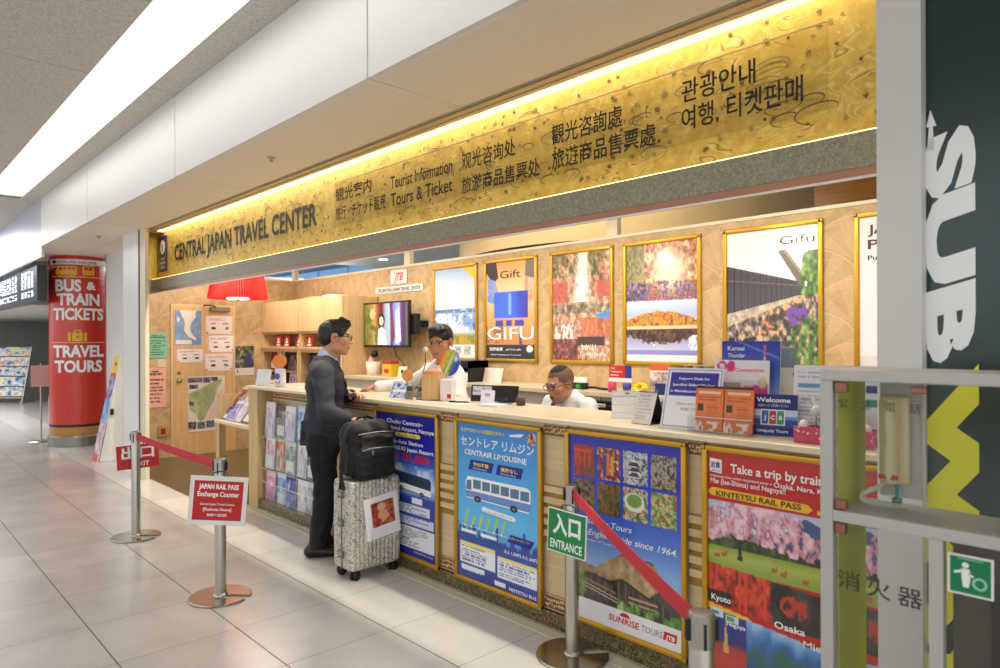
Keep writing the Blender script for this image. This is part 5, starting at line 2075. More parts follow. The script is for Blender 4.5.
def pinkflyer(u, v):
    img = solid(u, 'f4eef2')
    img = over(img, ((u - .14) / .09) ** 2 + ((v - .12) / .10) ** 2 < 1, 'e03a7c')
    img = over(img, ((u - .31) / .09) ** 2 + ((v - .12) / .10) ** 2 < 1, 'e03a7c')
    img = over(img, ((u - .14) / .045) ** 2 + ((v - .12) / .05) ** 2 < 1, 'f8dce6')
    img = over(img, box_(u, v, .02, .5, .42, .62), photo(u, v, ['c8b0a0', 'a8b08a', 'd86a9a'], 7, 3))
    img = over(img, inpoly(u, v, [(.45, .5), (.98, .42), (.98, .62), (.45, .62)]), 'e0489a')
    img = over(img, ((u - .88) / .08) ** 2 + ((v - .4) / .1) ** 2 < 1, 'eed9a0')
    return img


def pink_t(b):
    b.text('GO', -.125, .225, .032, -.001, M('print_pink', 'd82a6c', .4, var=0), w=.0001 + .05, bold=.02) if False else None
    b.text('Connection', -.03, .205, .018, -.001, M('print_pink', 'd82a6c', .4, var=0), w=.14, bold=.01)


card('flyer', 'white and pink flyer on the middle step above the orange booklets', 'flyer', .27, .26, (-1.585, 3.065, Z + .075), .05, pinkflyer, -.08, extra=pink_t)


def blueflyer(u, v):
    img = gradv(v, [(0, '3a3fb0'), (.5, '4a6ad0'), (1, '8aa8e6')])
    img = over(img, inpoly(u, v, [(.3, 0), (1, .3), (1, .34), (.25, 0)]), '7a8ae0')
    img = over(img, box_(u, v, .73, .76, .25, .8), 'e8ecf6')
    img = over(img, inpoly(u, v, [(.745, .05), (.765, .3), (.725, .3)]), 'e8806a')
    return img


def blue_t(b):
    for i, s in enumerate(('Kansai', 'Thunder', 'Connection')):
        b.text(s, -.115, .215 - i * .035, .022, -.001, TW, w=(.085, .09, .15)[i], bold=.01)


card('flyer', 'blue violet flyer with a white tower on the top step', 'flyer', .29, .26, (-1.575, 3.145, Z + .165), .05, blueflyer, -.05, extra=blue_t)


def jcb(u, v):
    img = solid(u, '1f2478')
    img = over(img, (v > .36) & (v < .78), 'c4d4ec')
    img = over(img, (v > .52) & (v < .78), '6f8ccc')
    img = over(img, (v > .60) & (v < .78), '34469a')
    return img


def jcb_t(b):
    b.text('Welcome', 0, .150, .021, -.001, TW, w=.145, align='c', bold=.025)
    b.text('JCBカード ご利用ください', 0, .130, .010, -.001, TW, w=.13, align='c')
    for i, (c, s) in enumerate((('2a62b0', 'J'), ('c02a44', 'C'), ('2f9a5a', 'B'))):
        x = -.033 + i * .033
        b.box(x - .0185, x + .0185, -.0012, -.0008, .048, .117, TW)
        b.prism([(x - .014, .052), (x + .012, .052), (x + .014, .06), (x + .014, .112), (x - .012, .112), (x - .014, .104)], .0005, M('jcb_' + c, c, .4, var=0), y0=-.002)
        b.text(s, x, .073, .018, -.0026, TW, align='c', bold=.03)
    b.text('Uniquely Yours', 0, .016, .015, -.001, TW, w=.13, align='c', bold=.01)


card('card_sign', 'dark blue welcome sign with a three-stripe card emblem on the counter', 'sign', .205, .185, (-1.38, 2.965, Z), .22, jcb, -.15, extra=jcb_t, foot=.07, nx=40, ny=40)
root = thing('file_box', 'beige upright file box behind the dark blue welcome sign', 'box', (-1.44, 3.235, Z), .1)
b = MB()
BEI = M('file_beige', 'd9cfc2', .5)
b.box(-.10, .10, -.06, -.055, 0, .30, BEI)
b.box(-.10, .10, .055, .06, 0, .30, BEI)
b.box(-.10, -.095, -.055, .055, 0, .30, BEI)
b.box(.095, .10, -.055, .055, 0, .30, BEI)
b.box(-.095, .095, -.055, .055, 0, .005, BEI)
b.rect(.055, .085, .262, .278, -.0605, TK)
b.build('box_shell', root)
b = MB()
b.box(-.02, .035, -.05, .05, .006, .395, M('binder_slate', '7c8794', .45), .003)
b.build('binder', root)


def whiteflyer(u, v):
    img = solid(u, 'efeef2')
    img = over(img, box_(u, v, .06, .45, .26, .32), '6a9ac8')
    img = lines(img, u, v, .06, .46, .10, .2, 2, 'b0b0b8', 4, .4)
    img = lines(img, u, v, .06, .46, .36, .85, 9, 'b4b6c0', 6, .45)
    for i, c in enumerate(('e0403a', '3a5ab0', 'e8a83a', '2a3a8c', 'd0405a', '3a9a6a')):
        a = .55 + (i % 2) * .2
        d = .08 + (i // 2) * .18
        img = over(img, box_(u, v, a, a + .14, d, d + .1), c)
    return img


card('notice_board', 'white lettered panel behind the pink tray at the counter end', 'notice', .40, .315, (-1.13, 3.06, Z), .05, whiteflyer, -.1, foot=.05, nx=50, ny=50)
root = thing('pink_tray', 'pink patterned tray with white ornaments before the white panel', 'tray', (-1.10, 2.935, Z), .06)
b = MB()
PT = NT('pink_pattern')
PT.base(PT.ramp(PT.n('ShaderNodeTexVoronoi', {'Vector': PT.pos(True), 'Scale': 60.0}).outputs[0], [(0.2, 'f4e4ea'), (0.34, 'c8405e')]))
for (a, c, e, f) in ((-.15, .15, -.05, -.046), (-.15, .15, .046, .05), (-.15, -.146, -.046, .046), (.146, .15, -.046, .046)):
    b.box(a, c, e, f, 0, .068, PT.m)
b.box(-.146, .146, -.046, .046, 0, .004, PT.m)
b.build('tray_body', root)
for i in range(7):
    b = MB()
    x = -.12 + i * .04
    b.lathe([(0, 0), (.018, .01), (.022, .03), (.012, .045), (0, .05)], M('ornament_%d' % (i % 3), ('ece8e2', 'cfd8c8', '8a6a5c')[i % 3], .45), 12, (x, (-.015, .015)[i % 2], .045 + .03 * ((i * 5) % 3)))
    b.tube([(x, (-.015, .015)[i % 2], .006), (x, (-.015, .015)[i % 2], .05 + .03 * ((i * 5) % 3))], .003, M('ornament_stem', '7a8a62', .5), 6)
    b.build('ornament', root)

# ================================================================== PEOPLE (smooth implicit surfaces turned into meshes)
class SDF:
    def __init__(self, lo, hi, h):
        self.lo = np.array(lo, np.float32)
        self.h = h
        self.n = np.ceil((np.array(hi) - np.array(lo)) / h).astype(int) + 1
        self.f = np.full(self.n, 0.2, np.float32)

    def _sub(self, lo, hi, pad):
        a = np.clip(np.floor((np.minimum(lo, hi) - pad - self.lo) / self.h).astype(int), 0, self.n - 1)
        b = np.clip(np.ceil((np.maximum(lo, hi) + pad - self.lo) / self.h).astype(int) + 1, 1, self.n)
        sl = tuple(slice(x, y) for x, y in zip(a, b))
        ax = [self.lo[i] + self.h * np.arange(a[i], b[i], dtype=np.float32) for i in range(3)]
        X, Y, Z_ = np.meshgrid(*ax, indexing='ij')
        return sl, X, Y, Z_

    def _mix(self, sl, d, k, sub):
        f = self.f[sl]
        if sub:
            hh = np.clip(0.5 - 0.5 * (f + d) / k, 0, 1)
            self.f[sl] = f * (1 - hh) + (-d) * hh + k * hh * (1 - hh)
        else:
            hh = np.clip(0.5 + 0.5 * (f - d) / k, 0, 1)
            self.f[sl] = f * (1 - hh) + d * hh - k * hh * (1 - hh)

    def cone(self, a, b, ra, rb, k=0.02, flat=None, sub=False):
        a, b = np.array(a, float), np.array(b, float)
        r = max(ra, rb)
        if flat:
            r *= max(1, flat[1])
        sl, X, Y, Z_ = self._sub(np.minimum(a, b) - r, np.maximum(a, b) + r, k * 1.5 + 0.02)
        ab = b - a
        L2 = max(1e-9, ab @ ab)
        qx, qy, qz = X - a[0], Y - a[1], Z_ - a[2]
        t = np.clip((qx * ab[0] + qy * ab[1] + qz * ab[2]) / L2, 0, 1)
        qx, qy, qz = qx - t * ab[0], qy - t * ab[1], qz - t * ab[2]
        if flat:
            nv = np.array(flat[0], float)
            nv /= np.linalg.norm(nv)
            c = (qx * nv[0] + qy * nv[1] + qz * nv[2]) * (1 / flat[1] - 1)
            qx, qy, qz = qx + nv[0] * c, qy + nv[1] * c, qz + nv[2] * c
        d = np.sqrt(qx * qx + qy * qy + qz * qz) - (ra + (rb - ra) * t)
        if flat:
            d = d * min(1.0, flat[1] * 1.15)
        self._mix(sl, d, k, sub)
        return self

    def ell(self, c, r, k=0.02, R=None, sub=False):
        c, r = np.array(c, float), np.array(r, float)
        m = r.max()
        sl, X, Y, Z_ = self._sub(c - m, c + m, k * 1.5 + 0.02)
        q = np.stack([X - c[0], Y - c[1], Z_ - c[2]], -1)
        if R is not None:
            q = q @ np.array(R)
        k0 = np.linalg.norm(q / r, axis=-1)
        k1 = np.linalg.norm(q / (r * r), axis=-1) + 1e-6
        self._mix(sl, k0 * (k0 - 1) / k1, k, sub)
        return self

    def rbox(self, c, half, rad, k=0.02, R=None, sub=False):
        c, half = np.array(c, float), np.array(half, float)
        m = np.linalg.norm(half) if R is not None else half
        sl, X, Y, Z_ = self._sub(c - m, c + m, k * 1.5 + 0.02)
        q = np.stack([X - c[0], Y - c[1], Z_ - c[2]], -1)
        if R is not None:
            q = q @ np.array(R)
        q = np.abs(q) - (half - rad)
        d = np.linalg.norm(np.maximum(q, 0), axis=-1) + np.minimum(q.max(-1), 0) - rad
        self._mix(sl, d, k, sub)
        return self

    def cut(self, p, n):
        """keep what lies on the -n side"""
        n = np.array(n, float)
        n /= np.linalg.norm(n)
        ax = [self.lo[i] + self.h * np.arange(self.n[i], dtype=np.float32) for i in range(3)]
        d = (ax[0][:, None, None] - p[0]) * n[0] + (ax[1][None, :, None] - p[1]) * n[1] + (ax[2][None, None, :] - p[2]) * n[2]
        self.f = np.maximum(self.f, d.astype(np.float32))
        return self

    def wrinkle(self, amp, freq, seed=0):
        rs_ = np.random.RandomState(seed)
        ax = [self.lo[i] + self.h * np.arange(self.n[i], dtype=np.float32) for i in range(3)]
        for _ in range(5):
            w = rs_.normal(size=3) * freq
            ph = rs_.rand() * 6.28
            self.f += (amp / 2.2 * np.sin(w[0] * ax[0][:, None, None] + w[1] * ax[1][None, :, None] + w[2] * ax[2][None, None, :] + ph)).astype(np.float32)
        return self

    def mesh(self):
        f = self.f
        ins = f < 0
        nx, ny, nz = f.shape
        cnt = np.zeros((nx - 1, ny - 1, nz - 1), np.uint8)
        offs = [(i, j, k) for i in (0, 1) for j in (0, 1) for k in (0, 1)]
        for i, j, k in offs:
            cnt += ins[i:nx - 1 + i, j:ny - 1 + j, k:nz - 1 + k]
        act = (cnt > 0) & (cnt < 8)
        idx = np.argwhere(act)
        vid = np.full(act.shape, -1, np.int64)
        vid[tuple(idx.T)] = np.arange(len(idx))
        acc = np.zeros((len(idx), 3))
        num = np.zeros(len(idx))
        edges = [(a, b) for a in offs for b in offs if sum(b) - sum(a) == 1 and sum(abs(x - y) for x, y in zip(a, b)) == 1]
        for a, b in edges:
            fa = f[tuple((idx + a).T)]
            fb = f[tuple((idx + b).T)]
            m = (fa < 0) != (fb < 0)
            t = np.where(m, fa / np.where(m, fa - fb, 1), 0)
            acc += (np.array(a) + t[:, None] * (np.array(b) - np.array(a))) * m[:, None]
            num += m
        V = self.lo + self.h * (idx + acc / num[:, None])
        F = []
        for d in range(3):
            e = [0, 0, 0]
            e[d] = 1
            s0 = ins[:nx - e[0], :ny - e[1], :nz - e[2]]
            s1 = ins[e[0]:, e[1]:, e[2]:]
            q = np.argwhere(s0 != s1)
            u, v = [(1, 2), (2, 0), (0, 1)][d]
            ok = (q[:, u] > 0) & (q[:, v] > 0) & (q[:, u] < f.shape[u] - 1) & (q[:, v] < f.shape[v] - 1)
            q = q[ok]
            du = np.zeros(3, int)
            du[u] = 1
            dv = np.zeros(3, int)
            dv[v] = 1
            c0 = vid[tuple((q - du - dv).T)]
            c1 = vid[tuple((q - dv).T)]
            c2 = vid[tuple(q.T)]
            c3 = vid[tuple((q - du).T)]
            flip = ~s0[tuple(q.T)]
            quad = np.stack([c0, c1, c2, c3], 1)
            quad[flip] = quad[flip][:, ::-1]
            F.append(quad)
        return V, np.concatenate(F)

    def build(self, name, mat, parent=None, col=None, loc=(0, 0, 0), rot=(0, 0, 0)):
        V, F = self.mesh()
        me = bpy.data.meshes.new(name)
        me.vertices.add(len(V))
        me.vertices.foreach_set('co', V.astype(np.float32).ravel())
        me.loops.add(F.size)
        me.loops.foreach_set('vertex_index', F.ravel().astype(np.int32))
        me.polygons.add(len(F))
        me.polygons.foreach_set('loop_start', np.arange(0, F.size, 4, dtype=np.int32))
        me.polygons.foreach_set('loop_total', np.full(len(F), 4, np.int32))
        me.polygons.foreach_set('use_smooth', np.ones(len(F), bool))
        me.update(calc_edges=True)
        me.validate()
        me.materials.append(mat)
        if col is not None:
            c = np.ones((len(V), 4), np.float32)
            c[:, :3] = lin(np.clip(col(V), 0, 1))
            ca = me.color_attributes.new('col', 'FLOAT_COLOR', 'POINT')
            ca.data.foreach_set('color', c.ravel())
        o = bpy.data.objects.new(name, me)
        COL.objects.link(o)
        o.parent = parent
        o.location = loc
        o.rotation_euler = rot
        return o


SKIN = Mart('skin', .5, spec=.35)


class Head:
    """head frame: origin between the ears at eye height, y forward"""

    def __init__(self, c, yaw=0.0, pitch=0.0, s=1.0):
        self.c = np.array(c, float)
        self.R = np.array(Matrix.Rotation(yaw, 3, 'Z') @ Matrix.Rotation(-pitch, 3, 'X'))
        self.s = s

    def p(self, x, y, z):
        return self.c + self.R @ (np.array([x, y, z]) * self.s)

    def add(self, S, wide=1.0):
        s, R = self.s, self.R
        E = lambda c, r, k=.014, sub=False: S.ell(self.p(*c), np.array(r) * s, k * s, R, sub)
        C = lambda a, b, ra, rb, k=.008, flat=None, sub=False: S.cone(self.p(*a), self.p(*b), ra * s, rb * s, k * s, (R @ np.array(flat[0], float), flat[1]) if flat else None, sub)
        w = wide
        E((0, -.018, .030), (.077 * w, .097, .088))
        E((0, .026, -.030), (.064 * w, .066, .084), .02)
        E((0, .030, -.075), (.053 * w, .052, .045), .02)
        E((0, .070, -.103), (.020, .017, .016), .018)
        for q in (-1, 1):
            E((q * .044 * w, .056, -.027), (.022, .022, .02), .02)
            E((q * .050 * w, .0, -.075), (.016, .028, .022), .02)
        C((-.036, .083, .020), (.036, .083, .020), .010, .010, .012)
        for q in (-1, 1):
            E((q * .031, .100, -.001), (.017, .013, .011), .010, True)
            E((q * .031, .077, -.001), (.0145, .0125, .012), .003)
        C((0, .086, .006), (0, .107, -.033), .0075, .0115, .010)
        for q in (-1, 1):
            E((q * .0125, .094, -.037), (.009, .010, .007), .006)
        E((0, .084, -.068), (.026, .014, .020), .012)
        C((-.019, .091, -.064), (.019, .091, -.064), .0045, .0045, .004)
        C((-.015, .091, -.074), (.015, .091, -.074), .0055, .0055, .004)
        for q in (-1, 1):
            E((q * .080 * w, -.010, -.010), (.010, .022, .034), .006)
            E((q * .089 * w, -.004, -.006), (.006, .012, .020), .006, True)

    def local(self, V):
        return ((V - self.c) @ self.R) / self.s


def skin_col(head, base, stubble=0.0, hairc=(0.14, .11, .09)):
    base = np.array(base)

    def fn(V):
        c = np.tile(base, (len(V), 1))
        q = head.local(V)
        x, y, z = q[:, 0], q[:, 1], q[:, 2]
        near = (np.abs(x) < .1) & (np.abs(z) < .14) & (np.abs(y) < .13)

        def put(m, col, a=1.0):
            m = m & near
            c[m] = c[m] * (1 - a) + np.array(col) * a
        put((np.abs(np.abs(x) - .046) < .02) & (np.abs(z + .03) < .02) & (y > .03), base * np.array([1.03, .88, .84]), .5)
        put((np.abs(x) > .075) & (np.abs(z + .01) < .045) & (y < .02), base * np.array([1.02, .84, .80]), .6)
        put((y > .06) & (np.abs(x) < .022) & (np.abs(z + .069) < .009), (.66, .38, .35), .7)
        put((y > .07) & (np.abs(x) < .02) & (np.abs(z + .0693) < .0018), (.34, .18, .17), .8)
        for s_ in (-1, 1):
            ex = x - s_ * .031
            put((y > .07) & (np.abs(ex) < .0150) & (np.abs(z + .001) < .0048), (.74, .71, .68))
            put((y > .07) & (np.abs(ex) < .0058) & (np.abs(z + .001) < .0052), (.07, .05, .045))
            put((y > .07) & (np.abs(ex) < .0175) & (np.abs(z - .0062) < .0028), (.12, .09, .08))
            put((y > .06) & (np.abs(ex) < .021) & (np.abs(z - .023 + .3 * (np.abs(ex)) * (np.abs(x) > .031)) < .0045), hairc, .85)
        if stubble > 0:
            m = (z > .012 - .35 * np.clip(y, -1, .09) * 0) & ((y < .045) | (z > .062)) & (z > .0 + .55 * np.clip(y, -.02, .06))
            m2 = m | ((y < -.035) & (z > -.055))
            put(m2 & (np.abs(x) < .2), hairc, stubble)
        return c
    return fn


def hand(S, W, d, up, side, curl=0.5, s=1.0, spread=.16, thumb=True):
    """palm, four unequal bent fingers, thumb. W wrist, d pointing direction, up = back of hand, side = towards the thumb"""
    W, d, up, side = [np.array(q, float) for q in (W, d, up, side)]
    d /= np.linalg.norm(d)
    up = up - d * (up @ d)
    up /= np.linalg.norm(up)
    sd = np.cross(d, up)
    if sd @ side < 0:
        sd = -sd
    S.cone(W, W + d * .075 * s, .026 * s, .036 * s, .012, (up, .48))
    S.cone(W + d * .05 * s + sd * .018 * s, W + d * .082 * s + sd * .02 * s, .018 * s, .014 * s, .010)
    S.cone(W + d * .05 * s - sd * .018 * s, W + d * .078 * s - sd * .022 * s, .018 * s, .014 * s, .010)
    for i, (o, L) in enumerate(((.029, .068), (.0095, .077), (-.0105, .070), (-.029, .054))):
        o, L = o * s, L * s
        p0 = W + d * (.088 - abs(i - 1) * .004) * s + sd * o
        dd = d + sd * spread * (1.2 - i) * .35
        c1 = curl * (0.8 + .12 * i)
        pts = [p0]
        ang = c1 * .55
        for seg, fr in enumerate((.45, .32, .25)):
            v = dd * math.cos(ang) - up * math.sin(ang)
            v /= np.linalg.norm(v)
            pts.append(pts[-1] + v * L * fr)
            ang += c1 * .75
        r = .0088 * s if i < 3 else .0078 * s
        for j in range(3):
            S.cone(pts[j], pts[j + 1], r * (1 - .08 * j), r * (1 - .08 * (j + 1)), .004)
    if thumb:
        t0 = W + d * .022 * s + sd * .026 * s
        t1 = t0 + (d * .62 + sd * .72 - up * .25) * .040 * s
        t2 = t1 + (d * .9 + sd * .25 - up * .35 * (1 + curl)) * .034 * s
        S.cone(t0, t1, .0145 * s, .0115 * s, .010)
        S.cone(t1, t2, .0112 * s, .0085 * s, .006)


def glasses(parent, H, mat, rad=.0016, w=.024, hgt=.016):
    b = MB()
    P = lambda x, y, z: tuple(H.p(x, y, z))
    for q in (-1, 1):
        pts = []
        for k in range(20):
            a = 2 * PI * k / 20
            ca, sa = math.cos(a), math.sin(a)
            pts.append(P(q * .033 + w * math.copysign(abs(ca) ** .6, ca), .105 - .006 * abs(ca) * (1 if ca * q > 0 else 0), .0 + hgt * math.copysign(abs(sa) ** .6, sa)))
        b.tube(pts, rad * 1.1, mat, 6, closed=True)
        b.tube([P(q * (.033 + w), .10, .006), P(q * .078, .07, .006), P(q * .086, .01, .004), P(q * .086, -.02, -.012)], rad * 1.3, mat, 6)
    b.tube([P(-.011, .106, .004), P(0, .110, .007), P(.011, .106, .004)], rad, mat, 6)
    return b.build('glasses', parent)


HAIRM = M('black_hair', '16120f', .5, var=.12, scale=60, spec=.5)
SUIT = M('charcoal_suit', '34353d', .8, var=.10, scale=200)
TROUS = M('dark_trousers', '17181c', .8, var=.10, scale=200)
SHOE = M('black_leather', '17130f', .28)
SHIRTB = M('pale_blue_shirt', 'b4c3dc', .7)
SHIRTW = M('white_shirt', 'f0eeec', .7, var=.02)
TIE = M('blue_tie', '2f4a9a', .55)

# ------------------------------------------------------------------ the customer
HC = Head((0.02, .135, 1.672), yaw=-.05, pitch=.08, s=1.14)
root = thing('person', 'man in charcoal suit and glasses standing at the counter, hand on a backpack', 'person', (-4.69, 2.54, 0.0), math.radians(-28))
root.scale = (.985, .985, .974)
B = SDF((-.45, -.3, -.02), (.75, .6, 1.86), .006)
RW, LW = np.array((.395, .215, 1.075)), np.array((-.03, .245, 1.215))
HC.add(B)
B.cone((0, .06, 1.46), HC.p(0, -.02, -.06), .062, .056, .03)
B.ell((0, .05, 1.27), (.16, .10, .22), .03)
B.ell((0, .04, 1.02), (.15, .11, .20), .03)
for q in (-1, 1):
    B.cone((q * .05, .05, 1.43), (q * .18, .03, 1.40), .05, .05, .03)
    B.cone((q * .085, .03, .92), (q * .09, .05, .50), .085, .055, .03)
    B.cone((q * .09, .05, .50), (q * .09, .0, .09), .055, .038, .02)
    B.cone((q * .09, -.03, .05), (q * .10, .14, .035), .035, .03, .02)
B.cone((.19, .03, 1.40), (.31, .06, 1.13), .045, .04, .02)
B.cone((.31, .06, 1.13), RW, .04, .027, .02)
B.cone((-.19, .03, 1.40), (-.22, .15, 1.17), .045, .04, .02)
B.cone((-.22, .15, 1.17), LW, .04, .027, .02)
hand(B, RW + np.array((.01, .012, .0)), (.62, .72, -.12), (0, .1, 1), (-.7, .6, 0), .55)
hand(B, LW + np.array((.012, .008, 0)), (.75, .60, .05), (-.2, .2, 1), (-.3, .9, .4), .8)
B.build('body', SKIN, root, skin_col(HC, (.80, .60, .47)))
S = SDF((-.16, -.08, 1.50), (.2, .36, 1.87), .005)
E = lambda c, r, k=.012, sub=False: S.ell(HC.p(*c), np.array(r) * HC.s, k, HC.R, sub)
E((0, -.020, .036), (.0805, .100, .083))
E((0, .030, .088), (.066, .064, .032), .02)
E((0, -.062, -.010), (.076, .060, .060), .02)
E((0, .138, -.006), (.12, .090, .085), .01, True)
E((0, .06, -.10), (.12, .085, .12), .01, True)
for q in (-1, 1):
    E((q * .085, .005, -.020), (.02, .030, .044), .008, True)
    E((q * .072, .034, .028), (.012, .020, .030), .01)
for i in range(9):
    a = -.9 + i * .225
    S.cone(HC.p(.05 * math.sin(a), .03, .118), HC.p(.068 * math.sin(a * 1.1), .080, .094 + .010 * (i % 3)), .019 * HC.s, .007, .012)
S.wrinkle(.0014, 110, 3)
S.build('hair', HAIRM, root)
glasses(root, HC, BLACK, .0021)
# shirt and collar
S = SDF((-.25, -.15, .95), (.25, .3, 1.60), .008)
S.ell((0, .06, 1.27), (.17, .115, .23), .03)
S.cone((0, .055, 1.40), (0, .075, 1.535), .085, .070, .02)
S.cut((0, .11, 1.545), (0, .45, .9))
S.build('shirt', SHIRTB, root)
# jacket
S = SDF((-.42, -.25, .78), (.62, .42, 1.60), .0075)
S.ell((0, .055, 1.30), (.195, .150, .22), .04)
S.ell((0, .055, 1.05), (.180, .150, .22), .05)
S.cone((0, .05, 1.02), (0, .045, .82), .178, .190, .05, ((0, 1, 0), .82))
S.cone((-.15, .03, 1.425), (.15, .03, 1.425), .068, .068, .05)
S.cone((-.06, .055, 1.44), (.06, .055, 1.44), .085, .085, .04)
ER, EL = (.30, .055, 1.12), (-.24, .15, 1.16)
S.cone((.195, .03, 1.40), ER, .078, .064, .035)
S.cone(ER, RW, .064, .046, .02)
S.cone((-.195, .03, 1.40), EL, .078, .064, .035)
S.cone(EL, LW, .064, .046, .02)
S.ell((0, .10, 1.56), (.080, .085, .095), .012, sub=True)
S.cone((0, .235, 1.49), (0, .25, 1.16), .062, .012, .012, sub=True)
for q in (-1, 1):
    S.cone((q * .085, .0, 1.505), (q * .085, .135, 1.47), .018, .016, .012)
    S.cone((q * .085, .135, 1.47), (q * .035, .205, 1.22), .018, .010, .014)
S.cone((-.085, .0, 1.505), (.085, .0, 1.505), .020, .020, .02)
S.cone((.06, -.115, 1.02), (.06, -.125, .80), .012, .016, .03)
S.wrinkle(.0028, 34, 5)
S.cut((0, 0, .845), (0, 0, -1))
jk = S.build('jacket', SUIT, root)
b = MB()
for (x, y0, y1, z) in ((.192, .02, .14, .985),):
    b.box(x - .004, x + .008, y0, y1, z - .022, z + .022, M('suit_flap', '2a2b33', .8), .003)
b.build('pocket_flap', jk)
b = MB()
for q in (-1, 1):
    b.add([(q * .086, .150, 1.475), (q * .030, .222, 1.20), (q * .062, .214, 1.30), (q * .118, .150, 1.43)], [(0, 1, 2, 3)], MATS['suit_flap'])
b.build('lapel', jk)
b = MB()
for W_, E_ in ((RW, ER), (LW, EL)):
    E_ = np.array(E_)
    dd = (W_ - E_) / np.linalg.norm(W_ - E_)
    b.tube([tuple(W_ - dd * .01), tuple(W_ + dd * .012)], .037, SHIRTB, 16)
b.build('shirt_cuffs', root)
# trousers
S = SDF((-.30, -.25, .04), (.30, .30, .98), .0075)
S.cone((0, .04, .95), (0, .04, .86), .165, .17, .04, ((0, 1, 0), .8))
for q in (-1, 1):
    S.cone((q * .088, .035, .86), (q * .092, .055, .49), .112, .080, .035)
    S.cone((q * .092, .055, .49), (q * .095, .0, .075), .080, .072, .03)
S.wrinkle(.004, 30, 8)
S.cut((0, 0, .965), (0, 0, 1))
S.cut((0, 0, .07), (0, 0, -1))
S.build('trousers', TROUS, root)
for q, ang, oy in ((1, -.12, 0.0), (-1, .10, .07)):
    S = SDF((-.09, -.16, -.01), (.09, .26, .16), .006)
    S.cone((0, -.06, .05), (0, -.02, .10), .045, .045, .02)
    S.cone((0, -.06, .040), (0, .17, .030), .046, .042, .02, ((0, 0, 1), .85))
    S.cone((0, -.02, .06), (0, .10, .045), .045, .035, .02)
    S.cut((0, 0, .004), (0, 0, -1))
    S.build('shoe', SHOE, root, None, (q * .095, oy, 0), (0, 0, ang))

# ------------------------------------------------------------------ standing clerk
HK = Head((-.09, .135, 1.590), yaw=.50, pitch=.20, s=1.13)
root = thing('person', 'standing clerk in a white shirt leaning over the counter towards the suited man', 'person', (-4.52, 3.64, 0.0), math.radians(180))
B = SDF((-.5, -.3, -.02), (.75, .75, 1.80), .007)
RW, LW = np.array((.46, .42, 1.200)), np.array((-.20, .34, 1.22))
HK.add(B, 1.06)
B.cone((-.04, .05, 1.38), HK.p(0, -.02, -.06), .066, .060, .03)
B.ell((0, .03, 1.17), (.17, .11, .22), .03)
B.ell((0, -.02, .95), (.16, .12, .20), .03)
for q in (-1, 1):
    B.cone((q * .05, .05, 1.34), (q * .18, .05, 1.31), .05, .05, .03)
    B.cone((q * .085, -.03, .88), (q * .09, -.02, .48), .085, .055, .03)
    B.cone((q * .09, -.02, .48), (q * .09, -.05, .09), .055, .04, .02)
    B.cone((q * .09, -.08, .05), (q * .10, .10, .035), .035, .03, .02)
ER, EL = (.37, .14, 1.21), (-.30, .10, 1.12)
B.cone((.19, .05, 1.31), ER, .046, .04, .02)
B.cone(ER, RW, .04, .028, .02)
B.cone((-.19, .05, 1.31), EL, .046, .04, .02)
B.cone(EL, LW, .04, .028, .02)
hand(B, RW, (.62, .75, -.22), (.1, .1, 1), (-.8, .5, 0), .7)
hand(B, LW, (.35, .9, -.25), (0, 0, 1), (1, 0, 0), .5)
B.build('body', SKIN, root, skin_col(HK, (.76, .53, .40)))
S = SDF((-.2, -.08, 1.42), (.2, .36, 1.80), .005)
E = lambda c, r, k=.012, sub=False: S.ell(HK.p(*c), np.array(r) * HK.s, k, HK.R, sub)
E((0, -.022, .040), (.088, .106, .086))
E((.01, .020, .092), (.068, .066, .034), .02)
E((0, -.060, .0), (.078, .060, .055), .02)
E((0, .138, -.012), (.12, .085, .090), .01, True)
E((0, .07, -.09), (.12, .085, .11), .01, True)
for q in (-1, 1):
    E((q * .088, .0, -.022), (.02, .034, .044), .008, True)
for i in range(7):
    a = -.9 + i * .3
    S.cone(HK.p(.05 * math.sin(a), .02, .112), HK.p(.070 * math.sin(a * 1.1) - .01, .072, .094 + .008 * (i % 2)), .018, .008, .012)
S.wrinkle(.0014, 110, 9)
S.build('hair', HAIRM, root)
glasses(root, HK, M('thin_metal_rim', '5c5650', .3, metal=.8), .0013)
S = SDF((-.46, -.30, .80), (.56, .48, 1.52), .0075)
S.ell((0, .03, 1.20), (.225, .15, .22), .04)
S.ell((0, -.01, .98), (.19, .15, .20), .05)
S.cone((-.17, .045, 1.335), (.17, .045, 1.335), .068, .068, .05)
S.cone((-.08, .055, 1.37), (.02, .055, 1.37), .085, .085, .04)
S.cone((.195, .05, 1.30), ER, .076, .062, .035)
S.cone(ER, np.array(ER) * .12 + RW * .88, .062, .046, .02)
S.cone((-.195, .05, 1.30), EL, .076, .062, .035)
S.cone(EL, np.array(EL) * .12 + LW * .88, .062, .046, .02)
S.ell((-.05, .095, 1.475), (.075, .080, .085), .012, sub=True)
for q in (-1, 1):
    S.cone((-.05 + q * .078, .02, 1.425), (-.05 + q * .030, .150, 1.37), .018, .014, .012)
    S.cone((-.05 + q * .030, .150, 1.37), (-.05 + q * .060, .172, 1.31), .014, .008, .012)
S.wrinkle(.005, 36, 4)
S.cut((0, 0, .86), (0, 0, -1))
S.build('shirt', SHIRTW, root)
S = SDF((-.30, -.28, .03), (.30, .25, .95), .009)
S.cone((0, -.02, .92), (0, -.02, .84), .165, .17, .04, ((0, 1, 0), .8))
for q in (-1, 1):
    S.cone((q * .088, -.03, .84), (q * .092, -.02, .47), .112, .082, .035)
    S.cone((q * .092, -.02, .47), (q * .092, -.05, .05), .082, .072, .03)
S.cut((0, 0, .925), (0, 0, 1))
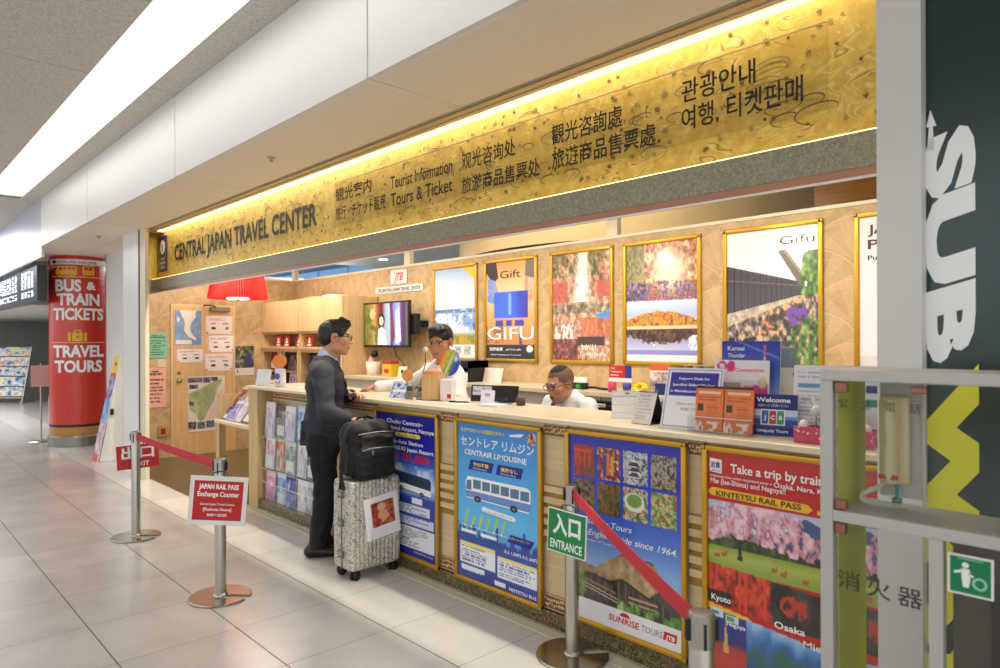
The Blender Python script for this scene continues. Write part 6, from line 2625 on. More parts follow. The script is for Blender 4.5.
S.cut((0, 0, .05), (0, 0, -1))
S.build('trousers', TROUS, root)
for q in (-1, 1):
    S = SDF((-.09, -.16, -.01), (.09, .26, .16), .009)
    S.cone((0, -.06, .05), (0, -.02, .10), .045, .045, .02)
    S.cone((0, -.06, .040), (0, .17, .030), .046, .042, .02, ((0, 0, 1), .85))
    S.cut((0, 0, .004), (0, 0, -1))
    S.build('shoe', SHOE, root, None, (q * .095, -.05, 0), (0, 0, -.1 * q))

# ------------------------------------------------------------------ seated clerk
HS = Head((-.03, .11, 1.235), yaw=.0, pitch=.28, s=1.04)
SX, SY, SR = -3.20, 3.70, math.radians(170)
root = thing('person', 'seated clerk with cropped hair, glasses, white shirt and blue tie looking down', 'person', (SX, SY, 0.06), SR)
B = SDF((-.42, -.3, -.02), (.42, .72, 1.50), .007)
RW, LW = np.array((.12, .40, .86)), np.array((-.12, .40, .86))
HS.add(B, 1.0)
B.cone((0, .03, 1.12), HS.p(0, -.02, -.06), .064, .058, .03)
B.ell((0, .0, .95), (.165, .11, .20), .03)
B.ell((0, -.02, .74), (.165, .13, .15), .03)
ER, EL = (.27, .10, .86), (-.27, .10, .86)
for q, W_, E_ in ((1, RW, ER), (-1, LW, EL)):
    B.cone((q * .05, .02, 1.11), (q * .18, .0, 1.075), .05, .05, .03)
    B.cone((q * .19, .0, 1.07), E_, .046, .04, .02)
    B.cone(E_, W_, .04, .028, .02)
    B.cone((q * .09, .0, .68), (q * .11, .40, .66), .085, .06, .03)
    B.cone((q * .11, .40, .66), (q * .11, .34, .27), .058, .042, .02)
    B.cone((q * .11, .31, .235), (q * .12, .46, .222), .034, .03, .02)
    hand(B, W_, (-q * .3, .9, -.15), (0, 0, 1), (-q, 0, 0), .5)
B.build('body', SKIN, root, skin_col(HS, (.79, .57, .45), .74, (.33, .25, .20)))
S = SDF((-.16, -.08, 1.12), (.16, .30, 1.45), .005)
E = lambda c, r, k=.010, sub=False: S.ell(HS.p(*c), np.array(r) * HS.s, k, HS.R, sub)
E((0, -.016, .034), (.0725, .092, .0885))
E((0, .12, -.03), (.15, .075, .115), .01, True)
S.cut(tuple(HS.p(0, 0, .083)), tuple(HS.R @ np.array((0, .12, -1.0))))
S.build('hair', M('cropped_hair', '2a211b', .8, var=.3, scale=90), root)
glasses(root, HS, BLACK, .0020, hgt=.0145)
S = SDF((-.38, -.30, .60), (.38, .50, 1.26), .0075)
S.ell((0, .0, .95), (.20, .145, .20), .04)
S.ell((0, -.02, .75), (.19, .15, .16), .05)
S.cone((-.15, .0, 1.08), (.15, .0, 1.08), .064, .064, .05)
S.cone((-.05, .02, 1.11), (.05, .02, 1.11), .078, .078, .04)
for q, W_, E_ in ((1, RW, ER), (-1, LW, EL)):
    S.cone((q * .195, .0, 1.065), E_, .075, .062, .035)
    S.cone(E_, np.array(E_) * .15 + W_ * .85, .062, .046, .02)
    S.cone((q * .072, .0, 1.175), (q * .022, .115, 1.125), .017, .013, .012)
    S.cone((q * .022, .115, 1.125), (q * .05, .132, 1.075), .013, .008, .012)
S.ell((0, .06, 1.225), (.072, .075, .080), .012, sub=True)
S.wrinkle(.0045, 36, 14)
S.build('shirt', SHIRTW, root)
b = MB()
b.tube([(0, .128, 1.115), (0, .150, 1.085), (0, .158, 1.06), (0, .160, .90), (0, .155, .80)], [.020, .022, .016, .034, .036], TIE, 10, flat=(1, .35))
b.build('necktie', root)
S = SDF((-.30, -.25, .20), (.30, .60, .85), .010)
S.ell((0, -.02, .71), (.185, .15, .11), .04)
for q in (-1, 1):
    S.cone((q * .09, .0, .68), (q * .11, .40, .665), .105, .082, .035)
    S.cone((q * .11, .40, .665), (q * .11, .34, .28), .080, .070, .03)
S.cut((0, 0, .27), (0, 0, -1))
S.build('trousers', TROUS, root)
root = thing('swivel_stool', 'high grey swivel stool with a foot ring under the seated clerk', 'stool', (SX, SY, 0.066), SR)
b = MB()
b.lathe([(0, .52), (.19, .52), (.205, .545), (.20, .585), (0, .59)], M('stool_grey', '4a4c52', .6), 28)
b.build('seat', root)
b = MB()
b.cyl((0, 0, .05), .03, .47, STEEL, 16)
b.build('column', root)
b = MB()
b.tube([(.30 * math.cos(2 * PI * k / 28), .20 + .22 * math.sin(2 * PI * k / 28), .185) for k in range(28)], .012, STEEL, 8, closed=True)
b.tube([(0, .02, .185), (0, .42, .185)], .010, STEEL, 8)
b.build('foot_ring', root)
for k in range(5):
    a = 2 * PI * k / 5
    b = MB()
    b.tube([(0, 0, .06), (.26 * math.cos(a), .26 * math.sin(a), .045)], [.022, .016], BLACK, 8)
    b.lathe([(0, -.02), (.02, -.02), (.02, .02), (0, .02)], BLACK, 12, T=Matrix.Translation((.26 * math.cos(a), .26 * math.sin(a), .022)) @ Matrix.Rotation(PI / 2, 4, 'X'))
    b.build('leg', root)

# ------------------------------------------------------------------ suitcase and backpack
SUX, SUY = -4.07, 2.575


def scribble():
    t = NT('stickered_aluminium')
    p = t.pos(True)
    w = t.noise(p, 9, 3)
    v1 = t.n('ShaderNodeTexVoronoi', {'Vector': p, 'Scale': 24.0}, feature='DISTANCE_TO_EDGE').outputs[0]
    v2 = t.noise(p, 36, 4, .7)
    f = t.math('ADD', t.math('MULTIPLY', v1, 1.7), t.math('MULTIPLY', v2, .75))
    c = t.ramp(f, [(.30, '5d5a53'), (.40, 'a39e92'), (.48, 'cfcabd'), (.66, 'dcd8cc'), (.8, 'b0aa9d')])
    n3 = t.noise(p, 15, 1)
    c = t.mix(t.math('MULTIPLY', t.math('GREATER_THAN', n3, .70), .7), c, '4f9a52')
    c = t.mix(t.math('MULTIPLY', t.math('GREATER_THAN', t.noise(p, 19, 1), .74), .8), c, 'b8483c')
    t.base(c)
    t.set(rough=.32, metal=.35, spec=.5)
    return t.m


ALU = scribble()
root = thing('suitcase', 'ribbed silver suitcase covered in scribbled stickers on four wheels', 'suitcase', (SUX, SUY, 0))
hx, hy = .125, .20
b = MB()


def rrect(hx, hy, r, n=6, ribs=True):
    pts = []
    for (sx, sy, a0) in ((1, 1, 0), (-1, 1, PI / 2), (-1, -1, PI), (1, -1, 3 * PI / 2)):
        for k in range(n + 1):
            a = a0 + k * PI / 2 / n
            pts.append((sx * (hx - r) + r * math.cos(a), sy * (hy - r) + r * math.sin(a)))
    out = []
    L = len(pts)
    for i in range(L):
        a, c = pts[i], pts[(i + 1) % L]
        d = math.hypot(c[0] - a[0], c[1] - a[1])
        m = max(1, int(d / .008)) if d > .05 else 1
        for j in range(m):
            t = j / m
            x, y = a[0] + (c[0] - a[0]) * t, a[1] + (c[1] - a[1]) * t
            if ribs and d > .05:
                q = .0016 * (1 if (j // 2) % 2 else -1)
                nx_, ny_ = (c[1] - a[1]) / d, -(c[0] - a[0]) / d
                x, y = x + nx_ * q, y + ny_ * q
            out.append((x, y))
    return out


ring = rrect(hx, hy, .035)
N = len(ring)
vs, fs = [], []
zs = [(.07, .86), (.078, .94), (.10, .99), (.13, 1), (.60, 1), (.63, .99), (.652, .94), (.66, .86)]
for z, s in zs:
    for x, y in ring:
        vs.append((x * (1 - (1 - s) * .6), y * (1 - (1 - s) * .4), z))
for j in range(len(zs) - 1):
    for k in range(N):
        k2 = (k + 1) % N
        fs.append((j * N + k, j * N + k2, (j + 1) * N + k2, (j + 1) * N + k))
fs.append(tuple(range(N))[::-1])
fs.append(tuple(range((len(zs) - 1) * N, len(zs) * N)))
b.add(vs, fs, ALU, False)
b.build('shell', root)
b = MB()
b.box(-.006, .006, -hy - .004, hy + .004, .068, .664, M('seam_grey', '7a7872', .35, metal=.6), .003)
b.build('frame_seam', root)
for z in (.57, .38, .17):
    b = MB()
    b.box(-.035, .035, -hy - .014, -hy - .001, z - .026, z + .026, M('latch_grey', '6d6c68', .35, metal=.4), .006)
    b.box(-.022, .022, -hy - .018, -hy - .012, z - .012, z + .012, M('latch_light', 'a5a39c', .3, metal=.6), .004)
    b.build('latch', root)
for sx in (-1, 1):
    for sy in (-1, 1):
        b = MB()
        b.box(-.02, .02, -.028, .028, .05, .09, BLACK, .006)
        for q in (-1, 1):
            b.lathe([(0, -.010), (.029, -.010), (.033, -.005), (.033, .005), (.029, .010), (0, .010)], M('wheel_black', '1b1b1d', .5), 18, T=Matrix.Translation((q * .016, 0, .033)) @ Matrix.Rotation(PI / 2, 4, 'Y'))
        b.build('wheel', root, (sx * .085, sy * .15, 0), (0, 0, .4 * sx))
b = MB()
b.tube([(-.045, .0, .655), (-.045, 0, .78), (-.045, .0, .80)], .008, CHROME, 8)
b.tube([(-.045, .10, .655), (-.045, .10, .78), (-.045, .10, .80)], .008, CHROME, 8)
b.box(-.06, -.03, -.015, .115, .795, .815, BLACK, .006)
b.build('pull_handle', root)


def photo_pic(u, v):
    img = solid(u, 'f0eef0')
    n = fbm(u, v, 7, 4)
    m = box_(u, v, .2, .86, .14, .72)
    img = over(img, m, gradv(n, [(.25, '7a1f1c'), (.45, 'a8342c'), (.6, 'c87848'), (.8, '5a2a20')]))
    img = over(img, m & (((u - .5) / .12) ** 2 + ((v - .27) / .10) ** 2 < 1), 'e8b48c')
    img = over(img, m & inpoly(u, v, [(.4, .36), (.62, .36), (.72, .55), (.5, .66), (.36, .6)]), 'e6a878')
    img = over(img, m & (((u - .38) / .09) ** 2 + ((v - .6) / .06) ** 2 < 1), 'b02a28')
    return img


b = MB()
b.box(-.135, .135, .001, .004, 0, .285, PAPER)
b.art(.27, .285, 50, 54, photo_pic, ARTP, y=0)
tag(b.build('picture_bag', None, (SUX + hx + .006, SUY + .055, .265), (0, math.radians(-7), PI / 2)), 'white sheet with a red and gold picture stuck on the suitcase', 'picture')

NYLON = M('black_nylon', '161516', .65, var=.15, scale=150)
NYL2 = M('black_nylon_dark', '121213', .6, var=.15, scale=150)
root = thing('backpack', 'bulky black backpack sitting on top of the silver suitcase', 'backpack', (SUX + .01, SUY - .01, .664))
S = SDF((-.22, -.26, -.02), (.24, .26, .44), .006)
S.rbox((-.01, .0, .185), (.105, .170, .178), .065, .02)
S.rbox((.0, .0, .30), (.085, .15, .09), .06, .03)
S.wrinkle(.004, 40, 2)
S.cut((0, 0, .002), (0, 0, -1))
S.build('main_bag', NYLON, root)
S = SDF((.02, -.22, -.02), (.24, .22, .40), .006)
S.rbox((.105, .0, .115), (.055, .145, .105), .04, .02)
S.rbox((.095, .02, .255), (.035, .13, .05), .03, .02)
S.wrinkle(.003, 45, 6)
S.cut((0, 0, .006), (0, 0, -1))
S.build('front_pocket', NYL2, root)
b = MB()
b.tube([(.152, -.13, .205), (.158, -.05, .215), (.158, .06, .215), (.150, .135, .203)], .004, M('zip_metal', '8d8a84', .3, metal=.7), 6)
b.tube([(.125, -.14, .31), (.130, 0, .318), (.125, .14, .31)], .004, MATS['zip_metal'], 6)
b.box(.156, .166, -.06, -.045, .17, .205, MATS['zip_metal'], .002)
b.build('zipper', root)
b = MB()
b.box(.128, .134, .06, .125, .275, .292, M('patch_grey', '5a5752', .5), .002)
b.build('logo_patch', root)
b = MB()
b.tube([(-.06, -.05, .355), (-.05, -.04, .40), (-.04, .03, .41), (-.05, .08, .39), (-.06, .085, .35)], .011, NYL2, 8)
b.build('top_handle', root)
for dy in (0, .05):
    b = MB()
    b.tube([(.02, -.165 + dy * .3, .33), (.05, -.215, .25), (.05, -.225, .12), (.04, -.22, .02), (.03 + dy, -.222, -.05)], .014, NYLON, 8, flat=(1, .4))
    b.build('strap', root)

# ================================================================== CORRIDOR: posts, signs, column, racks
BELT = M('red_belt', 'c82a3a', .65, var=.08, scale=120)
HEADB = M('belt_head_black', '1c1b1b', .45)


def stanchion(label, x, y, notch=0.6):
    root = thing('queue_post', label, 'barrier post', (x, y, 0), group='queue barrier posts')
    b = MB()
    R = .185
    out = []
    a0 = .17
    for k in range(49):
        a = notch + a0 + (2 * PI - 2 * a0) * k / 48
        out.append((R * math.cos(a), R * math.sin(a)))
    for k in range(9):
        a = notch - PI / 2 - PI * k / 8
        out.append((.075 * math.cos(notch) + .026 * math.cos(a), .075 * math.sin(notch) + .026 * math.sin(a)))
    n = len(out)
    top = [(p[0] * .985, p[1] * .985, .014) for p in out]
    bot = [(p[0], p[1], .001) for p in out]
    mid = [(p[0], p[1], .009) for p in out]
    vs = bot + mid + top
    fs = []
    for j in (0, 1):
        for k in range(n):
            k2 = (k + 1) % n
            fs.append((j * n + k, j * n + k2, (j + 1) * n + k2, (j + 1) * n + k))
    # the slotted disc closed by a strip to the post (simple n-gon)
    fs.append(tuple(range(2 * n, 3 * n)))
    b.add(vs, fs, M('base_steel', 'a89f92', .22, metal=1.0, var=.05), False)
    b.build('base', root)
    b = MB()
    b.lathe([(.034, .012), (.034, .86), (.032, .865), (.0, .865)], STEEL, 24)
    b.lathe([(.045, .013), (.045, .02), (.034, .03)], STEEL, 24)
    b.build('post', root)
    b = MB()
    b.lathe([(.0355, .775), (.0355, .862)], STEEL, 24)
    TR_ = Matrix.Rotation(math.radians(46), 4, 'Z')
    b.box(-.044, .044, -.012, .012, .79, .85, HEADB, .004, T=TR_)
    b.box(-.004, .004, -.0364, .0364, .775, .845, HEADB, T=TR_)
    b.lathe([(.0, .866), (.027, .866), (.03, .8655)], M('cap_brown', '6b5f54', .35), 20)
    b.build('belt_head', root)
    return root


def belt(root, p, q, sag=.012):
    b = MB()
    p, q = Vector(p), Vector(q)
    d = (q - p)
    nrm = Vector((-d.y, d.x, 0)).normalized() * .0015
    N = 16
    vs, fs = [], []
    for i in range(N + 1):
        t = i / N
        c = p + d * t - Vector((0, 0, sag * 4 * t * (1 - t)))
        for s_, z in ((-1, -.027), (-1, .027), (1, .027), (1, -.027)):
            vs.append(c + nrm * s_ + Vector((0, 0, z)))
    for i in range(N):
        for k in range(4):
            k2 = (k + 1) % 4
            fs.append((i * 4 + k, i * 4 + k2, (i + 1) * 4 + k2, (i + 1) * 4 + k))
    fs += [(0, 1, 2, 3), tuple(N * 4 + k for k in (3, 2, 1, 0))]
    b.add(vs, fs, BELT)
    return b.build('belt', root)


p1_, p2_, p3_, p4_ = (-6.11, 1.67), (-4.31, 1.66), (-2.27, 2.64), (-.97, 1.66)
s1 = stanchion('steel queue post with the red exit board, nearest the white pillar', *p1_, notch=.75)
s2 = stanchion('steel queue post carrying the red and white rail pass board', *p2_, notch=.65)
s3 = stanchion('steel queue post carrying the green entrance board', *p3_, notch=1.0)
s4 = stanchion('near steel queue post cut off by the bottom of the photo', *p4_, notch=.6)
belt(s1, (.04, 0, .825), (p2_[0] - p1_[0] - .04, p2_[1] - p1_[1], .825))
belt(s3, (.032, -.026, .83), (p4_[0] - p3_[0] - .032, p4_[1] - p3_[1] + .026, .825))

REDB = M('board_red', 'c2282a', .4)


def board(label, x, y, z, w, h, rz, roll, face, border, words, name='hanging_sign', off=.0):
    root = thing(name, label, 'sign', (x, y, z), rot=(0, roll, rz), group='boards hanging on the queue posts')
    b = MB()
    b.box(-w / 2, w / 2, -.004, .004, -h / 2, h / 2, WHITE if border else face, .002)
    if border:
        b.rect(-w / 2 + border, w / 2 - border, -h / 2 + border * 1.1, h / 2 - border * 1.1, -.0046, face)
    for (s, tx, tz, hh, ww, bold) in words:
        b.text(s, tx, tz, hh, -.0052, TW, w=ww, align='c', bold=bold)
    b.build('board', root)
    b = MB()
    b.tube([(-.05, 0, h / 2 - .01), (-.04, .01, h / 2 + .02), (0, .015, h / 2 + .028), (.04, .01, h / 2 + .02), (.05, 0, h / 2 - .01)], .003, BLACK, 6)
    b.build('wire_hook', root)
    return root


a2 = math.radians(69)
board('white bordered red rail pass exchange board hanging on the middle queue post', p2_[0] + .045, p2_[1] - .03, .615, .34, .30, math.radians(56), .085, REDB, .026,
      [('JAPAN RAIL PASS', 0, .072, .030, .235, .04), ('Exchange Counter', 0, .026, .030, .245, .03), ('Central Japan Travel Center', 0, -.028, .014, .205, .012), ('[Business Hours]', 0, -.062, .019, .165, .02), ('8:00～20:30', 0, -.096, .017, .115, .02)])
board('red exit board hanging behind the far queue post', p1_[0] - .045, p1_[1] + .03, .650, .31, .195, math.radians(75), -.05, REDB, 0,
      [('出口', 0, -.005, .078, .24, .03), ('EXIT', .03, -.080, .04, .10, .02)])
board('green entrance board hanging on the queue post by the temple poster', p3_[0] + .008, p3_[1] - .048, .632, .245, .222, .05, .05, M('board_green', '1b8a4a', .4), .006,
      [('入口', 0, -.005, .078, .175, .04), ('ENTRANCE', 0, -.088, .044, .20, .02)])

# ------------------------------------------------------------------ red advertising column
RC = .392
CCX, CCY = -12.34, 2.56
PH0 = math.atan2(-CCY, -CCX)
root = thing('advertising_column', 'round red column with white bus and train ticket lettering and yellow icons', 'column', (CCX, CCY, 0))


def wrap(b, r=RC + .008):
    bm = bmesh.new()
    vv = [bm.verts.new(p) for p in b.v]
    lay = bm.faces.layers.int.new('src')
    for i, f in enumerate(b.f):
        try:
            bf = bm.faces.new([vv[q] for q in f])
            bf[lay] = b.m[i]
        except ValueError:
            pass
    for k in range(-11, 12):
        bmesh.ops.bisect_plane(bm, geom=bm.verts[:] + bm.edges[:] + bm.faces[:], plane_co=(k * .034, 0, 0), plane_no=(1, 0, 0))
    bm.verts.index_update()
    b.v = [tuple(v.co) for v in bm.verts]
    b.f = [[v.index for v in f.verts] for f in bm.faces]
    b.m = [f[lay] for f in bm.faces]
    b.s = [False] * len(b.f)
    b.n = len(b.v)
    bm.free()
    out = []
    for (x, y, z) in b.v:
        x = max(-r * .99, min(r * .99, x))
        a = PH0 + math.asin(x / r)
        rr = r + (-y)
        out.append((rr * math.cos(a), rr * math.sin(a), z))
    b.v = out
    return b


b = MB()
b.lathe([(RC, .335), (RC, 2.905)], M('column_red', 'd03424', .22, var=.03, spec=.6), 64)
b.build('red_wrap', root)
b = MB()
b.lathe([(RC + .001, .30), (RC + .001, .336)], BLACK, 64)
b.lathe([(RC - .005, .165), (RC - .005, .302)], Mwood('column_wood', 'a8763a', 'c9974f', 'x'), 64)
b.build('wood_ring', root)
b = MB()
b.lathe([(RC - .01, .168), (RC + .01, .165)], STEEL, 64)
b.lathe([(RC + .01, .165), (RC + .02, .15)], STEEL, 64)
b.lathe([(RC + .02, .15), (RC + .02, .0)], M('base_satin', '8f8b82', .28, metal=.95), 64)
b.build('steel_base', root)
zy = lambda y: 1.6 - (y - 341.5) * .01487
b = MB()
for s, y, hh, w in (('BUS', 290, .175, .335), ('&', 288, .12, .13), ('TRAIN', 304, .175, .56), ('TICKETS', 319, .175, .66), ('TRAVEL', 357, .175, .66), ('TOURS', 372.5, .175, .62)):
    x = {'BUS': -.13, '&': .17}.get(s, .0)
    b.text(s, x, zy(y), hh, 0, TW, w=w, align='c', bold=.04)
wrap(b).build('lettering', root)
b = MB()
# white band with writing
for i in range(14):
    b.rect(-.36 + i * .72 / 14, -.36 + (i + 1) * .72 / 14, zy(263), zy(257.5), 0, TW)
b.text('CENTRAL JAPAN TRAVEL CENTER', -.02, zy(262), .04, -.002, TK, w=.52, align='c', bold=.01)
b.disc(-.31, zy(260.4), .028, -.002, TK, 14)
wrap(b).build('name_band', root)
b = MB()
YI = M('icon_yellow', 'e8b82a', .4)
RI = MATS['column_red']
for y in (275.2, 342.3):
    for i in range(14):
        b.rect(-.34 + i * .68 / 14, -.34 + (i + 1) * .68 / 14, zy(y) - .012, zy(y) + .004, 0, YI)
z0 = zy(273.5)
b.poly([(-.29, z0), (-.02, z0), (-.02, z0 + .13), (-.26, z0 + .13), (-.29, z0 + .06)], 0, YI)
for i in range(4):
    b.rect(-.25 + i * .056, -.21 + i * .056, z0 + .075, z0 + .115, -.0008, RI)
for x in (-.24, -.08):
    b.disc(x, z0, .026, -.0008, YI, 14)
    b.disc(x, z0, .013, -.0012, RI, 10)
b.poly([(.06, z0), (.20, z0), (.21, z0 + .04), (.20, z0 + .15), (.06, z0 + .15), (.05, z0 + .04)], 0, YI)
b.rect(.075, .125, z0 + .07, z0 + .13, -.0008, RI)
b.rect(.135, .185, z0 + .07, z0 + .13, -.0008, RI)
b.disc(.085, z0 + .03, .012, -.0008, RI, 10)
b.disc(.175, z0 + .03, .012, -.0008, RI, 10)
z0 = zy(341.2)
b.rect(-.14, -.10, z0, z0 + .13, 0, YI)
b.rect(-.085, .055, z0, z0 + .13, 0, YI)
b.rect(.07, .11, z0, z0 + .13, 0, YI)
for (a, c, d, e) in ((-.06, -.045, .13, .165), (.015, .03, .13, .165), (-.06, .03, .155, .172)):
    b.rect(a, c, z0 + d, z0 + e, 0, YI)
b.poly([(-.04, z0 + .06), (-.02, z0 + .085), (.02, z0 + .055), (.0, z0 + .04)], -.0008, RI)
wrap(b).build('icons', root)

# leaning leaflet board against the pillar
root = thing('leaning_board', 'tall narrow poster board leaning beside the white pillar', 'board', (-10.37, 2.33, 0))


def leanart(u, v):
    n = fbm(u, v * 3 % 1, 7, 3)
    img = solid(u, 'd8404a')
    img = over(img, v < .17, 'f0cf2a')
    img = over(img, (v >= .21) & (v < .42), gradv(n, [(.3, 'c8323a'), (.5, '3a62b8'), (.7, 'e8e4ea')]))
    img = over(img, (v >= .42) & (v < .65), gradv(n, [(.3, '3a86c8'), (.6, '8ab8dc'), (.8, 'e8eef2')]))
    img = over(img, (v >= .65) & (v < .93), gradv(n, [(.25, '6a4ab0'), (.45, 'd8a8c8'), (.6, 'e8e4f0'), (.75, 'd8c84a')]))
    img = over(img, (v >= .93), 'e0485a')
    return over(img, box_(u, v, .3, .7, .07, .1), '6a5a2a')


b = MB()
b.box(-.13, .13, .001, .012, 0, 1.43, WHITE)
b.art(.26, 1.43, 20, 100, leanart, ARTP, y=0)
b.build('poster_panel', root, (0, 0, .004), (-.20, 0, 0))
b = MB()
b.prism([(.03, .004), (.40, .004), (.40, 1.12), (.36, 1.22), (.27, 1.24), (.255, 1.20)], .015, WHITE, T=Matrix.Rotation(PI / 2, 4, 'Z'))
b.v = [(x + .145, y, z) for (x, y, z) in b.v]
b.build('side_panel', root)
b = MB()
b.box(.146, .19, .15, .19, .62, .70, BLACK, .006)
b.build('clip', root)

# departure board, rack, stand and desk in the far hall
root = thing('departure_board', 'dark overhead board with bright blue white columns of flight text', 'board', (-15.3, 1.95, 2.2))
b = MB()
b.box(-4.0, 3.35, 0, .12, 0, .53, M('board_slate', '3c4048', .35), .01)
LED = M('led_text', 'ffffff', .5, emit='c9d2ff', strength=1.6, var=0)
rs = random.Random(8)
for c in range(16):
    x = -1.5 + c * .27 + (.35 if c > 11 else 0)
    for r in range(15):
        if rs.random() < .88:
            zt = .48 - r * .0245 - (.04 if r > 10 else 0)
            w = .21 * rs.uniform(.6, 1)
            b.rect(x, x + w * .45, zt - .017, zt, -.002, LED)
            b.rect(x + w * .55, x + w, zt - .017, zt, -.002, LED)
b.rect(-1.9, -1.5, .2, .45, -.002, M('led_green', '5a9a6a', .5, emit='6fb07a', strength=.5, var=0))
b.build('display_panel', root)
root = thing('brochure_rack', 'metal rack full of colourful brochures at the far left', 'rack', (-22.2, 2.75, 0), .75)
b = MB()
for x in (-.8, .8):
    b.box(x - .03, x + .03, -.2, .25, 0, .06, STEEL)
    b.tube([(x, -.15, .05), (x, .2, 1.5)], .025, STEEL, 8)
b.box(-.8, .8, -.17, -.14, .12, .16, STEEL)
b.build('rack_frame', root)
for r in range(5):
    def shelfart(u, v, r=r):
        return photo(u, v * .2, ['2a4a8c', 'e8e8ee', '7a9ac0', 'f4f2f2', 'f0e08a', 'e8e8f0', 'c87a8a', 'f4f2f2', '3a6ab8'], 6, r + 3)
    b = MB()
    b.box(-.78, .78, .0, .02, 0, .22, STEEL)
    b.art(1.54, .24, 70, 12, shelfart, ARTP, y=-.004)
    tag(b.build('brochure_row', root, (0, -.13 + r * .075, .18 + r * .26), (-.25, 0, 0)), 'a row of overlapping brochures', kind='stuff')
root = thing('sign_stand', 'thin metal sign stand with a pinkish board left of the red column', 'sign stand', (-13.0, 2.17, 0), 1.3)
b = MB()
b.lathe([(0, 0), (.2, 0), (.2, .01), (0, .014)], STEEL, 24)
b.tube([(0, 0, .01), (0, 0, 1.25)], .014, STEEL, 8)
b.build('pole', root)
b = MB()
b.box(-.13, .13, -.03, -.012, .88, 1.22, M('pinkish_board', 'c2a6a2', .5), .004)
b.build('board', root)
root = thing('white_desk', 'white desk with a slanted front behind the sign stand', 'desk', (-14.6, 3.05, 0), 1.2)
b = MB()
b.prism([(-.5, .10), (.5, .10), (.5, .55), (.3, .85), (-.3, 1.0), (-.5, .6)], .6, WHITE)
b.build('desk_body', root)
b = MB()
b.box(-.45, .45, .05, .55, 0, .10, DARK)
b.build('plinth', root)

# ------------------------------------------------------------------ fire equipment cabinet in the right foreground
FX, FY = -.693, 1.75
root = thing('fire_cabinet', 'grey metal and glass fire equipment cabinet in the right foreground', 'cabinet', (FX, FY, 0))
CABG = M('cabinet_grey', 'bdb8b1', .45, metal=.1, var=.03)
W_, D_ = 1.25, .215
b = MB()
for (x0, x1, y0, y1) in ((0, .030, 0, .03), (0, .030, D_ - .03, D_), (W_ - .03, W_, 0, .03), (W_ - .03, W_, D_ - .03, D_)):
    b.box(x0, x1, y0, y1, 0, 1.497, CABG, .002)
b.box(0, W_, 0, D_, 1.497, 1.524, CABG, .003)
b.box(0.03, W_ - .03, 0, .03, 1.152, 1.179, CABG, .002)
b.box(0.03, W_ - .03, .03, D_, 1.158, 1.176, CABG, .002)
b.box(.236, .264, 0, .03, 0, 1.152, CABG, .002)
b.box(0.03, W_ - .03, 0, D_, 0, .06, CABG, .002)
b.box(0.0, W_, D_ - .012, D_, 1.40, 1.497, CABG) if False else None
b.build('frame', root)
b = MB()
b.box(.0305, .034, .03, D_, .06, 1.497, M('olive_side', 'c4c84a', .35, var=.12, scale=6))
b.build('side_panel', root)
GL = Mglass('cabinet_glass', 'f9f9f7', .16, .02, .985)
INKG = M('glass_lettering', '3c3a38', .5)
b = MB()
b.box(.03, W_ - .03, .012, .017, 1.179, 1.497, GL)
for i, ch in enumerate('緊急電話'):
    b.text(ch, .052 + i * .052, 1.432 - .0007 * i, .018, .0115, INKG, align='c')
b.build('glass_pane', root)
b = MB()
b.box(.03, .236, .012, .017, .06, 1.152, GL)
for i, ch in enumerate('消火器'):
    b.text(ch, .063 + i * .0665, .992 - .003 * i, .036, .0115, INKG, w=.052, align='c', bold=.01)
b.build('glass_pane', root)
b = MB()
b.box(.264, W_ - .03, .012, .017, .06, 1.152, GL)
b.build('glass_pane', root)
b = MB()
b.box(.236, W_ - .03, D_ - .012, D_ - .004, .06, 1.152, M('cabinet_back_dark', '5b554e', .5))
b.box(.315, .335, D_ - .02, D_ - .012, .06, 1.02, M('cabinet_post_dark', '3c3732', .5))
b.build('back_panel', root)
COP = M('hinge_copper', '9a6a54', .3, metal=.6)
for (x0, x1, z0, z1) in ((.033, .062, 1.468, 1.494), (.033, .060, 1.182, 1.206), (.033, .058, 1.122, 1.148), (.20, .232, 1.474, 1.490)):
    b = MB()
    b.box(x0, x1, .004, .022, z0, z1, COP, .003)
    b.build('hinge', root)
b = MB()
b.box(.184, .192, .15, .165, 1.20, 1.49, M('mount_plate', 'c9c6c0', .45), .002)
b.box(.085, .186, .165, .175, 1.20, 1.49, MATS['mount_plate'], .002)
b.build('mount_plate', root)

root = thing('emergency_phone', 'cream emergency telephone handset with coiled cord inside the glass cabinet', 'telephone', (FX + .124, FY + .155, 1.235))
CRM = M('phone_cream', 'dccda2', .4)
b = MB()
b.box(-.034, .034, -.018, .008, 0.0, .222, CRM, .010, 4)
b.build('cradle', root)
b = MB()
b.tube([(0, -.030, .01), (0, -.036, .04), (0, -.034, .11), (0, -.036, .18), (0, -.030, .212)], [.022, .030, .024, .030, .022], CRM, 14, flat=(1, .55))
b.build('handset', root)
b = MB()
b.box(-.022, .022, -.056, -.052, .018, .030, M('phone_red', 'b02a30', .4))
b.build('red_label', root)
b = MB()
pts = []
for i in range(420):
    t = i / 419
    a = PI * t
    cx = -.02 - .075 * math.sin(a) * (1 - .25 * t) + .05 * t
    cz = -.006 - .043 * math.sin(a * .5) - .004 * math.sin(a)
    cy = -.02 - .03 * math.sin(a)
    w = 2 * PI * 42 * t
    pts.append((cx, cy + .006 * math.cos(w), cz + .006 * math.sin(w)))
b.tube(pts, .0022, M('cord_grey', 'dedac9', .5), 5)
b.build('coiled_cord', root)
b = MB()
b.lathe([(0, 0), (.011, .002), (.012, .016), (0, .02)], M('teal_plug', '2f8a7c', .4), 12, (.006, -.01, -.050))
b.tube([(.006, -.01, -.03), (.006, -.006, .0)], .004, MATS['teal_plug'], 6)
b.build('plug', root)

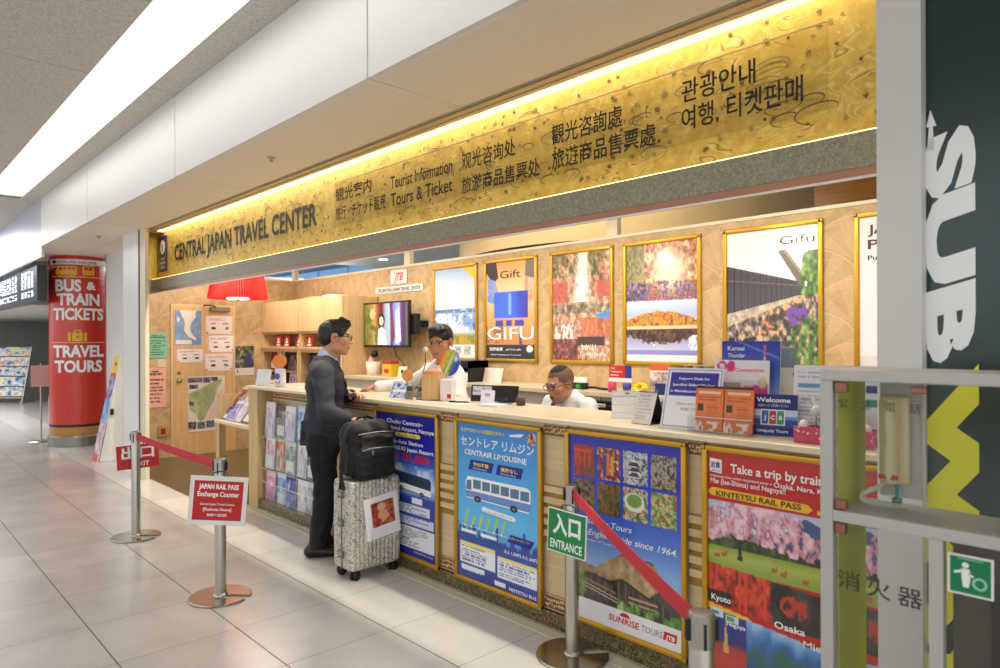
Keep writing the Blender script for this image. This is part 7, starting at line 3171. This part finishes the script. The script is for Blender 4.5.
b = MB()
GRN = M('sign_green', '0f7f4c', .4)
w, h = .085, .088
b.box(0, w, -.003, 0, 0, h, WHITE, .001)
b.rect(.005, w - .005, .005, h - .005, -.0034, GRN)
b.disc(.034, .066, .0065, -.0038, TW, 14)
b.poly([(.026, .058), (.042, .058), (.043, .036), (.040, .018), (.029, .018), (.027, .038)], -.0038, TW)
b.poly([(.012, .050), (.028, .056), (.028, .049), (.013, .045)], -.0038, TW)
b.poly([(.040, .052), (.050, .044), (.047, .041), (.040, .046)], -.0038, TW)
for k in range(16):
    a, c = 2 * PI * k / 16, 2 * PI * (k + 1) / 16
    b.poly([(.060 + r * math.cos(q), .030 + r * math.sin(q)) for r, q in ((.009, a), (.009, c), (.014, c), (.014, a))], -.0038, M('sign_pale_green', '9fd0b4', .4, var=0))
b.rect(.02, .066, .078, .080, -.0038, MATS['sign_pale_green'])
tag(b.build('safety_sign', None, (FX + .271, FY + .0112, 1.040)), 'small green safety sign with white figure on the cabinet glass', 'sign')

# ------------------------------------------------------------------ dark green restaurant panel
root = thing('restaurant_sign', 'dark green panel with large sideways white and yellow lettering', 'sign', (-.655, 2.50, 0))
b = MB()
b.box(0, 2.2, 0, .25, 0, 3.4, M('bottle_green', '15332f', .22, var=.05, spec=.6))
b.build('panel', root)
SW = M('letter_white', 'e4e6e2', .3, emit='e4e6e2', strength=.12, var=0)
SY_ = M('letter_lime', 'd6d42a', .35, emit='d6d42a', strength=.12, var=0)


def sideways(b, s, z_top, length, x_base, cap, mat, bold=.055, shear=-.12):
    t = MB()
    t.text(s, 0, 0, cap, 0, mat, w=length, bold=bold, shear=shear)
    b.add([(x_base + p[2], -.003, z_top - p[0]) for p in t.v], t.f, mat)


b = MB()
sideways(b, 'SUB', 2.262, .74, .006, .125, SW)
b.poly([(-.0 + .004, 2.20), (.024, 2.20), (.020, 2.275), (.030, 2.275), (.013, 2.33), (.002, 2.275), (.009, 2.275)], -.003, SW)
b.build('lettering', root)
b = MB()
sideways(b, 'WAY', 1.522, 1.15, .006, .128, SY_, bold=.08)
b.build('lettering', root)
